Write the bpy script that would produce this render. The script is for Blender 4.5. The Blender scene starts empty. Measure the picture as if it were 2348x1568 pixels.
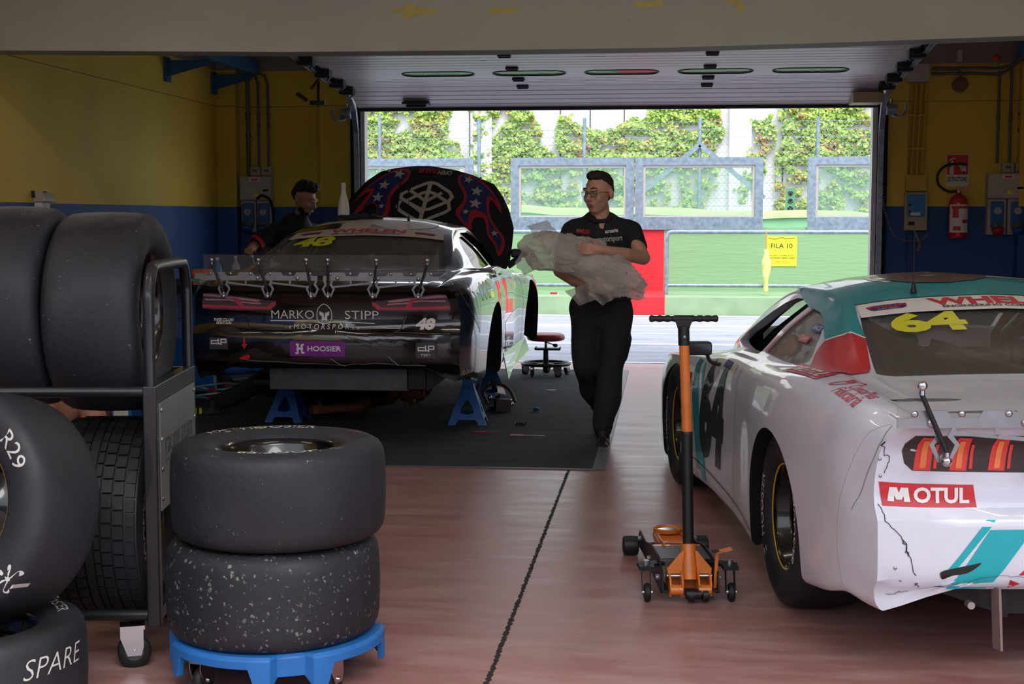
import bpy, bmesh, math, random
import numpy as np
from mathutils import Vector, Matrix, Euler, noise
from mathutils.bvhtree import BVHTree
R = math.radians
random.seed(7)
sc = bpy.context.scene
COL = sc.collection
V = Vector

# ------------------------------------------------------------------ materials
def lin(h):
    if isinstance(h, str):
        h = h.lstrip('#'); c = [int(h[i:i+2], 16)/255 for i in (0, 2, 4)]
        return tuple((x/12.92 if x <= .04045 else ((x+.055)/1.055)**2.4) for x in c) + (1,)
    return tuple(h)[:3] + (1,)
M = {}
def mat(name, col, rough=.5, metal=0, coat=0, var=0, vscale=8, bump=0, bscale=40, trans=0, alpha=1, emit=0, spec=None, var_col=None, vdetail=4):
    m = bpy.data.materials.new(name); m.use_nodes = True
    nt = m.node_tree; b = nt.nodes['Principled BSDF']
    c = lin(col)
    b.inputs['Base Color'].default_value = c
    b.inputs['Roughness'].default_value = rough
    b.inputs['Metallic'].default_value = metal
    if coat: b.inputs['Coat Weight'].default_value = coat; b.inputs['Coat Roughness'].default_value = .03
    if spec is not None: b.inputs['Specular IOR Level'].default_value = spec
    if trans: b.inputs['Transmission Weight'].default_value = trans
    if alpha < 1: b.inputs['Alpha'].default_value = alpha
    if emit: b.inputs['Emission Color'].default_value = c; b.inputs['Emission Strength'].default_value = emit
    if var or bump:
        tc = nt.nodes.new('ShaderNodeTexCoord')
    if var:
        n = nt.nodes.new('ShaderNodeTexNoise'); n.inputs['Scale'].default_value = vscale; n.inputs['Detail'].default_value = vdetail
        nt.links.new(tc.outputs['Object'], n.inputs['Vector'])
        mx = nt.nodes.new('ShaderNodeMix'); mx.data_type = 'RGBA'
        c2 = lin(var_col) if var_col else tuple(x*(1-var) for x in c[:3])+(1,)
        c1 = c if var_col else tuple(min(1, x*(1+var*.6)) for x in c[:3])+(1,)
        mx.inputs[6].default_value = c1; mx.inputs[7].default_value = c2
        rp = nt.nodes.new('ShaderNodeMapRange'); rp.inputs[1].default_value = .35; rp.inputs[2].default_value = .65
        nt.links.new(n.outputs['Fac'], rp.inputs[0]); nt.links.new(rp.outputs[0], mx.inputs[0])
        nt.links.new(mx.outputs[2], b.inputs['Base Color'])
    if bump:
        n2 = nt.nodes.new('ShaderNodeTexNoise'); n2.inputs['Scale'].default_value = bscale; n2.inputs['Detail'].default_value = 5
        nt.links.new(tc.outputs['Object'], n2.inputs['Vector'])
        bp = nt.nodes.new('ShaderNodeBump'); bp.inputs['Strength'].default_value = bump; bp.inputs['Distance'].default_value = .01
        nt.links.new(n2.outputs['Fac'], bp.inputs['Height']); nt.links.new(bp.outputs[0], b.inputs['Normal'])
    M[name] = m
    return m

class NT:
    """small helper to write node maths"""
    def __init__(s, m): s.t = m.node_tree; s.b = s.t.nodes['Principled BSDF']; s.tc = s.t.nodes.new('ShaderNodeTexCoord')
    def lk(s, a, b): s.t.links.new(a, b)
    def sep(s, out='Object'):
        n = s.t.nodes.new('ShaderNodeSeparateXYZ'); s.lk(s.tc.outputs[out], n.inputs[0]); return n.outputs
    def math(s, op, a, b=None, clamp=False):
        n = s.t.nodes.new('ShaderNodeMath'); n.operation = op; n.use_clamp = clamp
        for i, q in enumerate((a, b)):
            if q is None: continue
            if isinstance(q, (int, float)): n.inputs[i].default_value = q
            else: s.lk(q, n.inputs[i])
        return n.outputs[0]
    def noise(s, scale, detail=4, vec=None, rough=.5):
        n = s.t.nodes.new('ShaderNodeTexNoise'); n.inputs['Scale'].default_value = scale; n.inputs['Detail'].default_value = detail
        n.inputs['Roughness'].default_value = rough
        s.lk(vec if vec is not None else s.tc.outputs['Object'], n.inputs['Vector']); return n.outputs['Fac']
    def scaled(s, x, y, z):
        n = s.t.nodes.new('ShaderNodeMapping'); n.inputs['Scale'].default_value = (x, y, z)
        s.lk(s.tc.outputs['Object'], n.inputs['Vector']); return n.outputs[0]
    def ramp(s, f, a, b, lo=0., hi=1.):
        n = s.t.nodes.new('ShaderNodeMapRange'); n.inputs[1].default_value = a; n.inputs[2].default_value = b
        n.inputs[3].default_value = lo; n.inputs[4].default_value = hi
        s.lk(f, n.inputs[0]); return n.outputs[0]
    def mix(s, f, a, b):
        n = s.t.nodes.new('ShaderNodeMix'); n.data_type = 'RGBA'
        if isinstance(f, (int, float)): n.inputs[0].default_value = f
        else: s.lk(f, n.inputs[0])
        for i, q in ((6, a), (7, b)):
            if isinstance(q, (str, tuple)): n.inputs[i].default_value = lin(q)
            else: s.lk(q, n.inputs[i])
        return n.outputs[2]
    def bump(s, h, strength=.3, dist=.01):
        n = s.t.nodes.new('ShaderNodeBump'); n.inputs['Strength'].default_value = strength; n.inputs['Distance'].default_value = dist
        s.lk(h, n.inputs['Height']); s.lk(n.outputs[0], s.b.inputs['Normal'])
    def color(s, c): s.lk(c, s.b.inputs['Base Color'])
    def rough(s, c): s.lk(c, s.b.inputs['Roughness'])

# floor: worn red-brown floor paint with saw joints
m = mat('floor_paint', '#7a5450', .3); n = NT(m); x, y, z = n.sep()
big = n.noise(.7, 5); fine = n.noise(22, 6, n.scaled(1, 5, 1)); mid = n.noise(3.5, 6, n.scaled(.5, 2.2, 1), .65)
c = n.mix(n.ramp(big, .35, .65), '#9a645e', '#93706d')
c = n.mix(n.ramp(mid, .42, .68), c, '#ab8a86')
c = n.mix(n.ramp(fine, .55, .8, 0, .35), c, '#b49b97')
spots = n.noise(9, 8, None, .7)
c = n.mix(n.ramp(spots, .66, .74, 0, .7), c, '#5a4848')
jn = n.noise(45, 6)
jx = n.math('LESS_THAN', n.math('ABSOLUTE', n.math('ADD', n.math('ADD', x, .56), n.math('MULTIPLY', n.math('SUBTRACT', jn, .5), .03))), .0085)
yj = n.math('ADD', y, n.math('MULTIPLY', n.math('SUBTRACT', n.noise(20, 3), .5), .01))
ym = n.math('ABSOLUTE', n.math('SUBTRACT', n.math('MODULO', n.math('ADD', yj, 1.8), 3.6), 1.58))
jy = n.math('LESS_THAN', ym, .004)
c = n.mix(n.math('MAXIMUM', jx, n.math('MULTIPLY', jy, .55)), c, '#241d1d')
n.color(c)
n.rough(n.math('ADD', n.ramp(mid, .3, .7, .30, .44), n.math('MULTIPLY', jx, .5)))
n.bump(n.math('ADD', n.math('MULTIPLY', big, 1.5), n.math('MULTIPLY', fine, .06)), .12, .02)

# plaster wall: yellow above, blue below, grey on top
m = mat('wall_paint', '#b08f2c', .62); n = NT(m); x, y, z = n.sep()
wob = n.math('MULTIPLY', n.math('SUBTRACT', n.noise(3, 2), .5), .012)
zz = n.math('ADD', z, wob)
yel = n.mix(n.ramp(n.noise(1.3, 4), .35, .65), '#dcbc46', '#cfae3c')
blu = n.mix(n.ramp(n.noise(1.8, 4), .35, .65), '#2a5290', '#264a84')
c = n.mix(n.math('GREATER_THAN', zz, 1.605), blu, yel)
c = n.mix(n.math('GREATER_THAN', z, 2.98), c, '#8b8079')
c = n.mix(n.math('LESS_THAN', n.math('ABSOLUTE', n.math('SUBTRACT', z, 2.62)), .004), c, '#8f7323')
n.color(c); n.bump(n.noise(60, 5), .12, .004)

# grey-painted concrete beam
m = mat('beam_paint', '#8f8c84', .7); n = NT(m)
c = n.mix(n.ramp(n.noise(.8, 4), .35, .65), '#a0a499', '#95938a')
c = n.mix(n.ramp(n.noise(11, 6), .68, .76, 0, .5), c, '#6a5d55'); n.color(c); n.bump(n.noise(30, 4), .08, .004)
mat('ceiling_paint', '#d8d2ca', .8, var=.06)
mat('reflection_block_grey', '#5a5c60', .8, var=.1, vscale=.6)
mat('mirror_dark', '#4a4c50', .08, 1)
mat('soffit', '#7d716b', .8)
# carpet
m = mat('carpet', '#1c1c1f', .95); n = NT(m)
c = n.mix(n.ramp(n.noise(2.5, 6, n.scaled(.6, 3, 1)), .4, .7), '#232326', '#34343a')
c = n.mix(n.ramp(n.noise(140, 2), .55, .8, 0, .6), c, '#4a4a50')
n.color(c); n.bump(n.noise(160, 3), .6, .006)
mat('carpet_tape', '#5c5c5e', .5, var=.15, vscale=20)
# asphalt
m = mat('asphalt', '#8a8a96', .75); n = NT(m)
c = n.mix(n.ramp(n.noise(3, 7, n.scaled(.25, 1.5, 1), .65), .4, .65), '#a2a2ae', '#85858f')
c = n.mix(n.ramp(n.noise(6, 7, n.scaled(.5, 2.2, 1), .7), .6, .68, 0, .8), c, '#d8d8dd')
n.color(c); n.bump(n.noise(120, 4), .4, .006)
mat('white_line', '#eeeeee', .6, var=.12, vscale=10)
mat('threshold_red', '#b58a8a', .6, var=.1, vscale=14, var_col='#c9a5a2')
# outside walls
def stained(name, col, dark):
    m = mat(name, col, .8); n = NT(m)
    c = n.mix(n.ramp(n.noise(.9, 5, n.scaled(.3, 1, 2)), .4, .7, 0, .5), col, dark)
    c = n.mix(n.ramp(n.noise(16, 7, None, .65), .64, .72, 0, .7), c, '#5f8060' if 'green' in name else '#7a2028')
    n.color(c); n.bump(n.noise(9, 5, n.scaled(.3, 1, 3)), .3, .03)
stained('green_paint', '#86a77c', '#7a9a70'); stained('red_paint', '#d0222e', '#b81c28')
mat('green_kerb', '#8ca580', .85, var=.1, vscale=3, bump=.2)
mat('green_foam', '#7db585', .6, var=.08, vscale=2); mat('lime_cover', '#a2b578', .6, var=.12, vscale=2, bump=.2, bscale=4)
m = mat('concrete_white', '#e6e0de', .85); n = NT(m)
c = n.mix(n.ramp(n.noise(1.2, 6, n.scaled(1, 1, .3), .6), .5, .7, 0, .6), '#efebe8', '#a9a2a0'); n.color(c)
mat('seam_dark', '#6a6668', .9)
mat('galvanised', '#8f9cab', .42, .65, var=.22, vscale=14)
mat('fence_wire', '#8f98a2', .5, .4)
mat('leaf_a', '#a8c058', .6); mat('leaf_b', '#7fa345', .6); mat('leaf_c', '#b5ca62', .6); mat('leaf_d', '#b0705a', .6); mat('leaf_e', '#658c40', .6); mat('leaf_f', '#bfae52', .6)
for k in 'abcdef':
    b = M['leaf_'+k].node_tree.nodes['Principled BSDF']; b.inputs['Subsurface Weight'].default_value = 0
def glassmat(name, tint, alpha, rough=.03, spec=.5):
    """thin sheet: part clear, part tinted film, with a glossy surface"""
    m = bpy.data.materials.new(name); m.use_nodes = True; t = m.node_tree
    b = t.nodes['Principled BSDF']; out = t.nodes['Material Output']
    b.inputs['Base Color'].default_value = lin(tint); b.inputs['Roughness'].default_value = rough; b.inputs['Specular IOR Level'].default_value = spec
    tr = t.nodes.new('ShaderNodeBsdfTransparent'); mx = t.nodes.new('ShaderNodeMixShader')
    fr = t.nodes.new('ShaderNodeFresnel'); fr.inputs[0].default_value = 1.45
    ad = t.nodes.new('ShaderNodeMath'); ad.operation = 'ADD'; ad.use_clamp = True; ad.inputs[1].default_value = alpha
    t.links.new(fr.outputs[0], ad.inputs[0]); t.links.new(ad.outputs[0], mx.inputs[0])
    t.links.new(tr.outputs[0], mx.inputs[1]); t.links.new(b.outputs[0], mx.inputs[2]); t.links.new(mx.outputs[0], out.inputs[0])
    M[name] = m; return m
glassmat('pane_glass', '#9fc9b8', .16); glassmat('clear_blade', '#9a938c', .10); glassmat('tinted_glass', '#6d675f', .42, .05, .8)
glassmat('quarter_glass', '#8a857e', .22, .02); glassmat('lamp_cover', '#c8b8c0', .22)
# rubber
def rubber(name, speck, base='#1a1b21', treadlines=False):
    m = mat(name, base, .62); n = NT(m)
    c = n.mix(n.ramp(n.noise(4, 5), .35, .7), base, '#25262e')
    v = n.t.nodes.new('ShaderNodeTexVoronoi'); v.inputs['Scale'].default_value = 80; dn = n.t.nodes.new('ShaderNodeTexNoise'); dn.inputs['Scale'].default_value = 110; n.lk(n.tc.outputs['Object'], dn.inputs['Vector']); dm = n.t.nodes.new('ShaderNodeVectorMath'); dm.operation = 'MULTIPLY_ADD'; dm.inputs[1].default_value = (.02, .02, .02); n.lk(dn.outputs['Color'], dm.inputs[0]); n.lk(n.tc.outputs['Object'], dm.inputs[2]); n.lk(dm.outputs[0], v.inputs['Vector'])
    sp = n.t.nodes.new('ShaderNodeSeparateColor'); n.lk(v.outputs['Color'], sp.inputs[0])
    rad = n.math('MULTIPLY', n.math('POWER', n.math('MAXIMUM', n.math('SUBTRACT', sp.outputs[0], 1-speck), 0.0), 2.0), 1.3)
    hit = n.math('LESS_THAN', v.outputs['Distance'], rad)
    c2 = n.mix(sp.outputs[1], '#7d7a76', '#4a4846')
    c = n.mix(hit, c, c2)
    n.color(c); n.bump(n.math('ADD', n.noise(55, 4), n.math('MULTIPLY', hit, .8)), .35, .004)
    n.rough(n.ramp(n.noise(6, 3), .3, .7, .5, .72))
rubber('rubber_worn', .42); rubber('rubber_speckled', .62); rubber('rubber_clean', .12, '#19191b'); rubber('rubber_light', .3, '#232226')
mat('rubber_black', '#141416', .6)
mat('tread_groove', '#0c0c0d', .9)
mat('rim_black', '#0c0c10', .22, .3, coat=.5); mat('rim_yellow', '#c9a21c', .4)
mat('chalk_white', '#c9c7c2', .8); mat('chalk_yellow', '#8f9a3a', .8); mat('chalk_pink', '#a83a5c', .8)
# car paints
def carpaint(name, col, rough=.25, coat=1, dirt=.0):
    m = mat(name, col, rough, coat=coat); b = m.node_tree.nodes['Principled BSDF']
    if dirt:
        n = NT(m); n.color(n.mix(n.ramp(n.noise(2.2, 7, None, .65), .5, .75, 0, dirt), col, '#8a8583'))
    return m
carpaint('paint_white', '#d9dcea', .3, .7, .25); carpaint('paint_black', '#08080a', .18, 1); carpaint('paint_teal', '#0f8f96', .3, .6); carpaint('paint_red', '#c01a28', .3, .6)
carpaint('paint_silver', '#a0a0a4', .2, .8); mat('panel_gap', '#15151a', .6); mat('well_black', '#0a0a0b', .9)
carpaint('vinyl_white', '#e4e2e0', .35, .3); carpaint('vinyl_cream', '#d0c4ae', .35, .3); carpaint('vinyl_red', '#c4202c', .35, .3); carpaint('vinyl_teal', '#10a8b4', .35, .3)
carpaint('vinyl_yellow', '#d6d61c', .35, .3); carpaint('vinyl_purple', '#7a1a8e', .35, .3); carpaint('vinyl_black', '#101014', .35, .3); carpaint('vinyl_blue', '#1f2e8c', .35, .3)
carpaint('vinyl_navy', '#1c2a6a', .35, .3); carpaint('vinyl_grey', '#3e4048', .35, .3); carpaint('vinyl_pink', '#c8485c', .3, .5); carpaint('vinyl_lightpink', '#c99aa4', .3, .5)
carpaint('vinyl_mauve', '#5e4a56', .3, .5); carpaint('vinyl_orange', '#e8702c', .35, .3); carpaint('vinyl_brown', '#54403c', .35, .4); carpaint('vinyl_green', '#5a9a60', .35, .3)
mat('lamp_red', '#e03a38', .3, coat=.5); mat('lamp_orange', '#f08448', .3, coat=.5); mat('lamp_dark', '#2a2226', .3, coat=.5)
mat('aluminium', '#9a9ca0', .38, .85, var=.1, vscale=12); mat('chrome', '#c8c8cc', .15, 1); mat('bolt_steel', '#b0b0b4', .28, .9)
mat('steel_dark', '#2c2c30', .45, .6, var=.2, vscale=20); mat('steel_mid', '#5a5c60', .4, .8, var=.15, vscale=20)
mat('orange_paint', '#d8762a', .4, coat=.3, var=.1, vscale=15); mat('black_plastic', '#18181b', .45); mat('black_matte', '#0d0d0f', .8)
mat('blue_paint', '#1760ae', .45, coat=.2, var=.1, vscale=12); mat('blue_plastic', '#2266ac', .5, var=.08, vscale=12); mat('blue_light', '#7aa8b8', .4, .3)
mat('blue_steel', '#1f5680', .5, var=.12, vscale=8); mat('frame_black', '#1b1c20', .38, coat=.3)
mat('plate_grey', '#9a9c9a', .35, .7, var=.08, vscale=4)
mat('door_panel', '#cfcbce', .42, .1, var=.05, vscale=3); mat('door_seal', '#22222a', .6); mat('door_groove', '#7d797c', .6)
mat('jamb_white', '#c9c4c8', .6); mat('tape_yellow', '#aca055', .6, var=.1, vscale=18)
mat('box_grey', '#b2aaa4', .55, var=.05); mat('box_beige', '#a89a78', .55); mat('conduit_grey', '#5e6064', .45, .2); mat('socket_blue', '#1c5c9e', .4)
mat('paint_yellow', '#c2a032', .6); mat('control_blue', '#1a78b4', .4); mat('ext_red', '#b4161e', .3, coat=.5); mat('sign_red', '#c8222c', .5)
mat('paper_white', '#d8d6cc', .7); mat('paper_yellow', '#e6e030', .7); mat('ink_black', '#181818', .7); mat('orange_cord', '#e88a50', .6); mat('ribbon_yellow', '#e8e48a', .6)
mat('red_vinyl_seat', '#a82838', .45); mat('red_plastic', '#b81c24', .4); mat('cardboard', '#7c5234', .8)
mat('skin', '#c59681', .55, var=.06, vscale=14); mat('skin_tan', '#ac7a62', .55, var=.06, vscale=14); mat('skin_dark', '#8a5238', .6)
mat('hair_dark', '#17110e', .7, bump=.8, bscale=90); mat('hair_brown', '#2a1d17', .7, bump=.8, bscale=90); mat('lip', '#8e4c44', .5)
mat('cloth_black', '#1b1b1f', .85, var=.2, vscale=5, bump=.25, bscale=14); mat('cloth_trousers', '#222226', .88, var=.2, vscale=4, bump=.3, bscale=9)
mat('shoe', '#1f1a17', .6); mat('sole', '#0d0c0b', .8); mat('eye_white', '#a89e94', .3); mat('eye_dark', '#1e140f', .3); mat('tan_stripe', '#d07a2c', .6)
mat('green_bottle', '#d8cec4', .5); mat('cable_grey', '#77757a', .5)
# plastic film
m = bpy.data.materials.new('plastic_film'); m.use_nodes = True; t = m.node_tree
b = t.nodes['Principled BSDF']; b.inputs['Base Color'].default_value = lin('#ebe7e3'); b.inputs['Roughness'].default_value = .28
tl = t.nodes.new('ShaderNodeBsdfTranslucent'); tl.inputs[0].default_value = lin('#f2eeea')
tr = t.nodes.new('ShaderNodeBsdfTransparent'); m1 = t.nodes.new('ShaderNodeMixShader'); m2 = t.nodes.new('ShaderNodeMixShader')
m1.inputs[0].default_value = .55; m2.inputs[0].default_value = .7
t.links.new(b.outputs[0], m1.inputs[1]); t.links.new(tl.outputs[0], m1.inputs[2])
t.links.new(tr.outputs[0], m2.inputs[1]); t.links.new(m1.outputs[0], m2.inputs[2]); t.links.new(m2.outputs[0], t.nodes['Material Output'].inputs[0])
M['plastic_film'] = m

# ------------------------------------------------------------------ scene helpers
def props(o, label=None, cat=None, group=None, kind=None):
    if label: o['label'] = label
    if cat: o['category'] = cat
    if group: o['group'] = group
    if kind: o['kind'] = kind
    return o
def thing(name, label, cat, loc=(0, 0, 0), rotz=0, group=None, rot=None):
    o = bpy.data.objects.new(name, None); COL.objects.link(o); o.empty_display_size = .1
    o.location = loc; o.rotation_euler = rot if rot else (0, 0, rotz)
    return props(o, label, cat, group)
def copytree(o, parent=None):
    c = o.copy(); COL.objects.link(c)
    if parent: c.parent = parent
    for ch in list(o.children): copytree(ch, c)
    return c

class MB:
    def __init__(s, mt=None): s.v = []; s.f = []; s.m = []; s.s = []; s.mats = []; s.cur = mt; s.X = Matrix()
    def mi(s, mt):
        mt = mt or s.cur
        if mt not in s.mats: s.mats.append(mt)
        return s.mats.index(mt)
    def add(s, vs, fs, mt=None, smooth=False):
        b = len(s.v); k = s.mi(mt)
        s.v += [s.X @ V(p) for p in vs]
        for f in fs: s.f.append([i+b for i in f]); s.m.append(k); s.s.append(smooth)
        return s
    def box(s, lo, hi, mt=None):
        (a, b, c), (d, e, f) = lo, hi
        return s.add([(a, b, c), (d, b, c), (d, e, c), (a, e, c), (a, b, f), (d, b, f), (d, e, f), (a, e, f)],
              [(3, 2, 1, 0), (4, 5, 6, 7), (0, 1, 5, 4), (1, 2, 6, 5), (2, 3, 7, 6), (3, 0, 4, 7)], mt)
    def bar(s, p0, p1, w, h, mt=None, up=(0, 0, 1)):
        p0 = V(p0); p1 = V(p1); d = (p1-p0).normalized(); u = V(up)
        if abs(d.dot(u)) > .98: u = V((0, 1, 0))
        a = d.cross(u).normalized()*w/2; b = a.cross(d).normalized()*h/2
        vs = [p+q for p in (p0, p1) for q in (-a-b, a-b, a+b, -a+b)]
        return s.add(vs, [(3, 2, 1, 0), (4, 5, 6, 7), (0, 1, 5, 4), (1, 2, 6, 5), (2, 3, 7, 6), (3, 0, 4, 7)], mt)
    def cyl(s, p0, p1, r0, r1=None, n=16, mt=None, cap=True, smooth=True):
        r1 = r0 if r1 is None else r1; p0 = V(p0); p1 = V(p1); d = (p1-p0).normalized()
        a = d.orthogonal().normalized(); b = d.cross(a)
        ring = [(a*math.cos(2*math.pi*i/n)+b*math.sin(2*math.pi*i/n)) for i in range(n)]
        vs = [p0+q*r0 for q in ring]+[p1+q*r1 for q in ring]
        s.add(vs, [(i, (i+1) % n, n+(i+1) % n, n+i) for i in range(n)], mt, smooth)
        if cap:
            s.add(vs[:n], [tuple(range(n))[::-1]], mt); s.add(vs[n:], [tuple(range(n))], mt)
        return s
    def tube(s, pts, r, n=10, mt=None, closed=False, cap=True):
        pts = [V(p) for p in pts]; N = len(pts); rs = r if isinstance(r, (list, tuple)) else [r]*N
        prev = None; vs = []
        for i, p in enumerate(pts):
            if closed: d = (pts[(i+1) % N]-pts[i-1])
            else: d = pts[min(i+1, N-1)]-pts[max(i-1, 0)]
            d.normalize()
            if prev is None: a = d.orthogonal().normalized()
            else: a = (prev-d*prev.dot(d)).normalized()
            prev = a; b = d.cross(a)
            vs += [p+(a*math.cos(2*math.pi*j/n)+b*math.sin(2*math.pi*j/n))*rs[i] for j in range(n)]
        fs = []
        for i in range(N if closed else N-1):
            for j in range(n): k = (i+1) % N; fs.append((i*n+j, i*n+(j+1) % n, k*n+(j+1) % n, k*n+j))
        s.add(vs, fs, mt, True)
        if cap and not closed:
            s.add(vs[:n], [tuple(range(n))[::-1]], mt); s.add(vs[-n:], [tuple(range(n))], mt)
        return s
    def lathe(s, prof, n=48, mt=None, origin=(0, 0, 0), axis='Z', closed=False, mts=None, smooth=True):
        """prof: (r, h) pairs"""
        o = V(origin); vs = []
        for r, h in prof:
            for j in range(n):
                c, q = math.cos(2*math.pi*j/n)*r, math.sin(2*math.pi*j/n)*r
                p = {'Z': (c, q, h), 'X': (h, c, q), 'Y': (q, h, c)}[axis]
                vs.append(o+V(p))
        N = len(prof); b = len(s.v); s.v += [s.X @ p for p in vs]
        for i in range(N if closed else N-1):
            k = s.mi(mts[i] if mts else mt)
            for j in range(n):
                q = (i+1) % N
                s.f.append([b+i*n+j, b+i*n+(j+1) % n, b+q*n+(j+1) % n, b+q*n+j]); s.m.append(k); s.s.append(smooth)
        return s
    def prism(s, poly, d0, d1, plane='XZ', mt=None, smooth=False):
        """poly: 2D outline; extruded along the third axis from d0 to d1"""
        def P(p, d): return {'XZ': (p[0], d, p[1]), 'XY': (p[0], p[1], d), 'YZ': (d, p[0], p[1])}[plane]
        n = len(poly); vs = [P(p, d0) for p in poly]+[P(p, d1) for p in poly]
        s.add(vs, [tuple(range(n)), tuple(range(n, 2*n))[::-1]], mt)
        s.add(vs, [(i, n+i, n+(i+1) % n, (i+1) % n) for i in range(n)], mt, smooth)
        return s
    def sphere(s, c, r, n=16, mt=None, sx=1, sy=1, sz=1, rot=None):
        c = V(c); vs = []; fs = []; m = n//2
        for i in range(m+1):
            t = math.pi*i/m
            for j in range(n):
                f = 2*math.pi*j/n; p = V((r*sx*math.sin(t)*math.cos(f), r*sy*math.sin(t)*math.sin(f), r*sz*math.cos(t)))
                if rot is not None: p = rot @ p
                vs.append(c+p)
        for i in range(m):
            for j in range(n): fs.append((i*n+j, (i+1)*n+j, (i+1)*n+(j+1) % n, i*n+(j+1) % n))
        return s.add(vs, fs, mt, True)
    def build(s, name, parent=None, label=None, cat=None, group=None, kind=None, loc=None, rot=None, bevel=0, fix=True, weld=False):
        me = bpy.data.meshes.new(name); me.from_pydata([tuple(p) for p in s.v], [], s.f)
        for k in s.mats: me.materials.append(M[k])
        me.polygons.foreach_set('material_index', s.m); me.polygons.foreach_set('use_smooth', s.s)
        if fix or weld:
            bm = bmesh.new(); bm.from_mesh(me)
            bmesh.ops.remove_doubles(bm, verts=bm.verts, dist=1e-5)
            bmesh.ops.recalc_face_normals(bm, faces=bm.faces); bm.to_mesh(me); bm.free()
        me.validate(); me.update()
        o = bpy.data.objects.new(name, me); COL.objects.link(o)
        if any(s.s) and not all(s.s): me.set_sharp_from_angle(angle=R(40))
        elif all(s.s): me.set_sharp_from_angle(angle=R(50))
        if bevel:
            md = o.modifiers.new('bevel', 'BEVEL'); md.width = bevel; md.segments = 2; md.limit_method = 'ANGLE'; md.angle_limit = R(40)
        if parent: o.parent = parent
        if loc: o.location = loc
        if rot: o.rotation_euler = rot
        return props(o, label, cat, group, kind)

def boxobj(name, lo, hi, mt, kind=None, **k): return MB(mt).box(lo, hi).build(name, kind=kind, **k)

_tc = {}
def text2d(s, size=1., bold=.0, shear=0., xs=1., align='CENTER', space=1.):
    """lettering as 2D verts and faces, height of capitals = size"""
    key = (s, bold, shear, space)
    if key not in _tc:
        cu = bpy.data.curves.new('t', 'FONT'); cu.body = s; cu.size = 1; cu.offset = bold; cu.shear = shear; cu.space_character = space; cu.resolution_u = 3
        ob = bpy.data.objects.new('t', cu); COL.objects.link(ob)
        dg = bpy.context.evaluated_depsgraph_get(); me = bpy.data.meshes.new_from_object(ob.evaluated_get(dg))
        _tc[key] = ([(v.co.x, v.co.y) for v in me.vertices], [tuple(p.vertices) for p in me.polygons])
        bpy.data.objects.remove(ob); bpy.data.curves.remove(cu); bpy.data.meshes.remove(me)
    vs, fs = _tc[key]
    k = size/.69
    x0 = min(v[0] for v in vs); x1 = max(v[0] for v in vs)
    ox = {'CENTER': (x0+x1)/2, 'LEFT': x0, 'RIGHT': x1}[align]
    return [((v[0]-ox)*k*xs, v[1]*k) for v in vs], fs
def textwidth(s, size, **k):
    v, f = text2d(s, size, **k); return max(p[0] for p in v)-min(p[0] for p in v)
def fit(s, width, size, **k):
    """lettering stretched to a given width"""
    w = textwidth(s, size, **k); v, f = text2d(s, size, **k); q = width/w
    return [(p[0]*q, p[1]) for p in v], f
def xf(pf, dx=0, dy=0, rot=0, sx=1, sy=1):
    v, f = pf; c, s = math.cos(rot), math.sin(rot)
    return [((x*sx)*c-(y*sy)*s+dx, (x*sx)*s+(y*sy)*c+dy) for x, y in v], f
def poly(*pts): pts = list(pts); return pts, [tuple(range(len(pts)))]
def rect(x0, y0, x1, y1, sk=0): return poly((x0, y0), (x1, y0), (x1+sk, y1), (x0+sk, y1))
def stroke(pts, w, closed=False):
    """a line of a given width as quads"""
    vs = []; fs = []; N = len(pts)
    for i in range(N):
        a = V(pts[i-1]) if (i or closed) else V(pts[0]); c = V(pts[(i+1) % N]) if (i < N-1 or closed) else V(pts[-1]); b = V(pts[i])
        d1 = (b-a); d2 = (c-b)
        d1 = d1.normalized() if d1.length > 1e-9 else d2.normalized(); d2 = d2.normalized() if d2.length > 1e-9 else d1
        d = (d1+d2); d = d.normalized() if d.length > 1e-6 else d1
        n = V((-d.y, d.x)); k = 1/max(.35, n.dot(V((-d1.y, d1.x))))
        vs += [tuple(b+n*w/2*k), tuple(b-n*w/2*k)]
    for i in range(N if closed else N-1):
        j = (i+1) % N; fs.append((2*i, 2*i+1, 2*j+1, 2*j))
    return vs, fs
def star(cx, cy, r, rot=0, k=.42):
    return poly(*[(cx+math.sin(rot+i*math.pi/5)*(r if i % 2 == 0 else r*k), cy+math.cos(rot+i*math.pi/5)*(r if i % 2 == 0 else r*k)) for i in range(10)])
def flat2d(mb, pf, O, U, W, mt, off=0):
    """lay a 2D shape on a plane in the scene"""
    O, U, W = V(O), V(U).normalized(), V(W).normalized(); N = U.cross(W)
    mb.add([O+U*x+W*y+N*off for x, y in pf[0]], pf[1], mt)
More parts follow.
